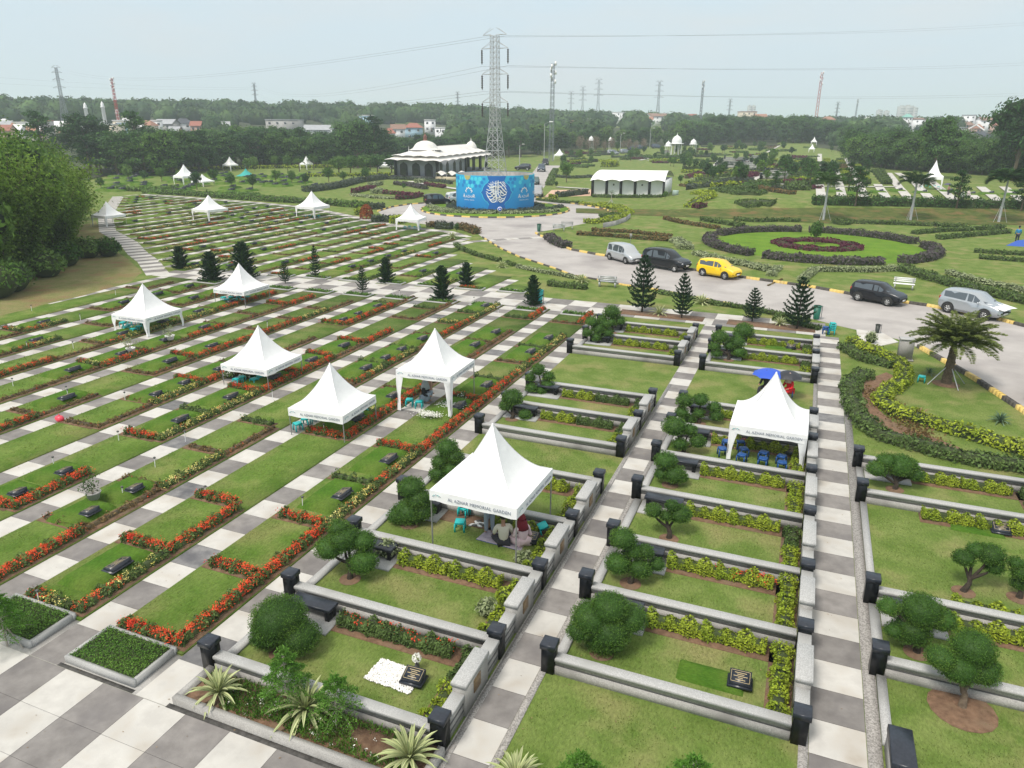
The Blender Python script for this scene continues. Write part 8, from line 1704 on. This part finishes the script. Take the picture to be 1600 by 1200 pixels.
# more planting across the middle distance
RX = random.Random(31)
for i in range(170):
    u = RX.uniform(880, 1260); v = RX.uniform(238, 262) if u < 1060 else RX.uniform(229, 298)
    if (905 < u < 1060 and v > 255) or (1252 < u and v > 236): continue
    p = PT(u, v); k = RX.choice([L_LIME, L_HG, L_GREYG, L_MAR, L_HG, L_LT]); L_ = RX.uniform(3, 8); a = RX.uniform(-.5, .5)+CYAW
    ring_hedge([p, (p[0]+L_*math.cos(a), p[1]+L_*math.sin(a))], RX.uniform(1., 2.4), RX.uniform(.4, 1.1), k, 'one of the small clipped beds between the upper road and the right terraces', .28, 'small clipped beds beyond the pavilion')
for i in range(26):
    u = RX.uniform(880, 1110); v = RX.uniform(236, 262)
    if 925 < u < 1050 and v > 252: continue
    p = PT(u, v); place_tree(BS[i % 3], p, RX.uniform(2.2, 4.5), 'small tree on the lawns between the upper road and the white domes', 'garden_tree', gr='trees on the lawns before the domes', wd=.8)
# ================================================================== HAZE
hz = NM().box((-4300, -320, -1), (3100, 6500, 96)); ho = struct('haze', hz, [], kind='stuff'); hm_ = bpy.data.materials.new('haze'); hm_.use_nodes = True; n = hm_.node_tree; n.nodes.clear(); o_ = n.nodes.new('ShaderNodeOutputMaterial'); pvn = n.nodes.new('ShaderNodeVolumePrincipled'); pvn.inputs['Color'].default_value = (.82, .92, 1, 1); pvn.inputs['Density'].default_value = .00042; pvn.inputs['Anisotropy'].default_value = .1; n.links.new(pvn.outputs[0], o_.inputs['Volume']); ho.data.materials.append(hm_)
tag(ho, 'thin grey blue haze filling the air over the valley', 'haze')
print('objects', len(bpy.data.objects), 'borders', nb[0])

# ================================================================== GRASS BLADES AND TUFTS ON THE NEAR LAWNS
L_GR = mat('grass_blade', (.085, .145, .02), (.18, .21, .05), scale=1.1, rough=.8, island=.45, trans=.3, spec=.15, detail=6)
gb = NM(); areas = [(-4.2, .95, 5, 12.8, .0, 1.)]
for rows, x0, x1 in ((ROWS_A, -11.2, -6.4), (ROWS_B, -3.95, .35), (ROWS_C, 3.0, 7.7)):
    for a, b in zip(rows[:-1], rows[1:]):
        if a < 24: areas.append((x0, x1, a+.2, b-.85, .0, 1.))
areas += [(3.0, 9, 6, 15.5, .0, 1.), (2.6, 7, 28, 33, 0, .6), (-11.2, -5.7, 22.1, 24.8, 0, .9)]
for k in range(0, 8):
    xa, xb = LX[k+1]+PW+.02, LX[k]-.1; areas.append((xa, xb-.5, 10.2, 30, .05, 1.))
for x0, x1, y0, y1, z, dn in areas:
    cy = (y0+y1)/2; n = 0; 
    for ya in np.arange(y0, y1, 2.):
        yb = min(y1, ya+2.); d = math.hypot((x0+x1)/2, ya, CH); dens = 420*min(1, (17/d)**2)*dn; n = int((x1-x0)*(yb-ya)*dens); 
        if n < 1: continue
        C = np.stack([NR.uniform(x0, x1, n), NR.uniform(ya, yb, n), np.full(n, z)], 1)
        nz_ = np.sin(C[:, 0]*2.3+C[:, 1]*1.1)+np.sin(C[:, 1]*3.1-C[:, 0]*.7)+NR.normal(0, .9, n); C = C[nz_ > -.2]; n = len(C)
        gb.cards_dir(C, NR.normal(0, .55, (n, 3))+[0, 0, .8], NR.normal(0, 1, (n, 3)), .034*NR.uniform(.6, 1.5, n)*max(1, d/22), .006*max(1, d/20))
tag(link('grass_blades', gb.mesh('grass_blades', L_GR)), 'short mown grass blades covering the near lawns and strips', 'grass', kind='stuff')
# loose leaves, petals and soil crumbs on the paving and in the beds
lt = NM(); n = 900; C = np.stack([NR.uniform(-30, 2.4, n), NR.uniform(6, 34, n), np.full(n, .018)], 1); lt.cards(C, np.tile([0, 0, 1.], (n, 1)), .022, .8, 0, .1)
tag(link('leaf_litter', lt.mesh('leaf_litter', mat('litter', (.16, .10, .05), (.30, .20, .09), scale=2, island=.4))), 'scattered dry leaves on the paving and lawns', 'leaves', kind='stuff')
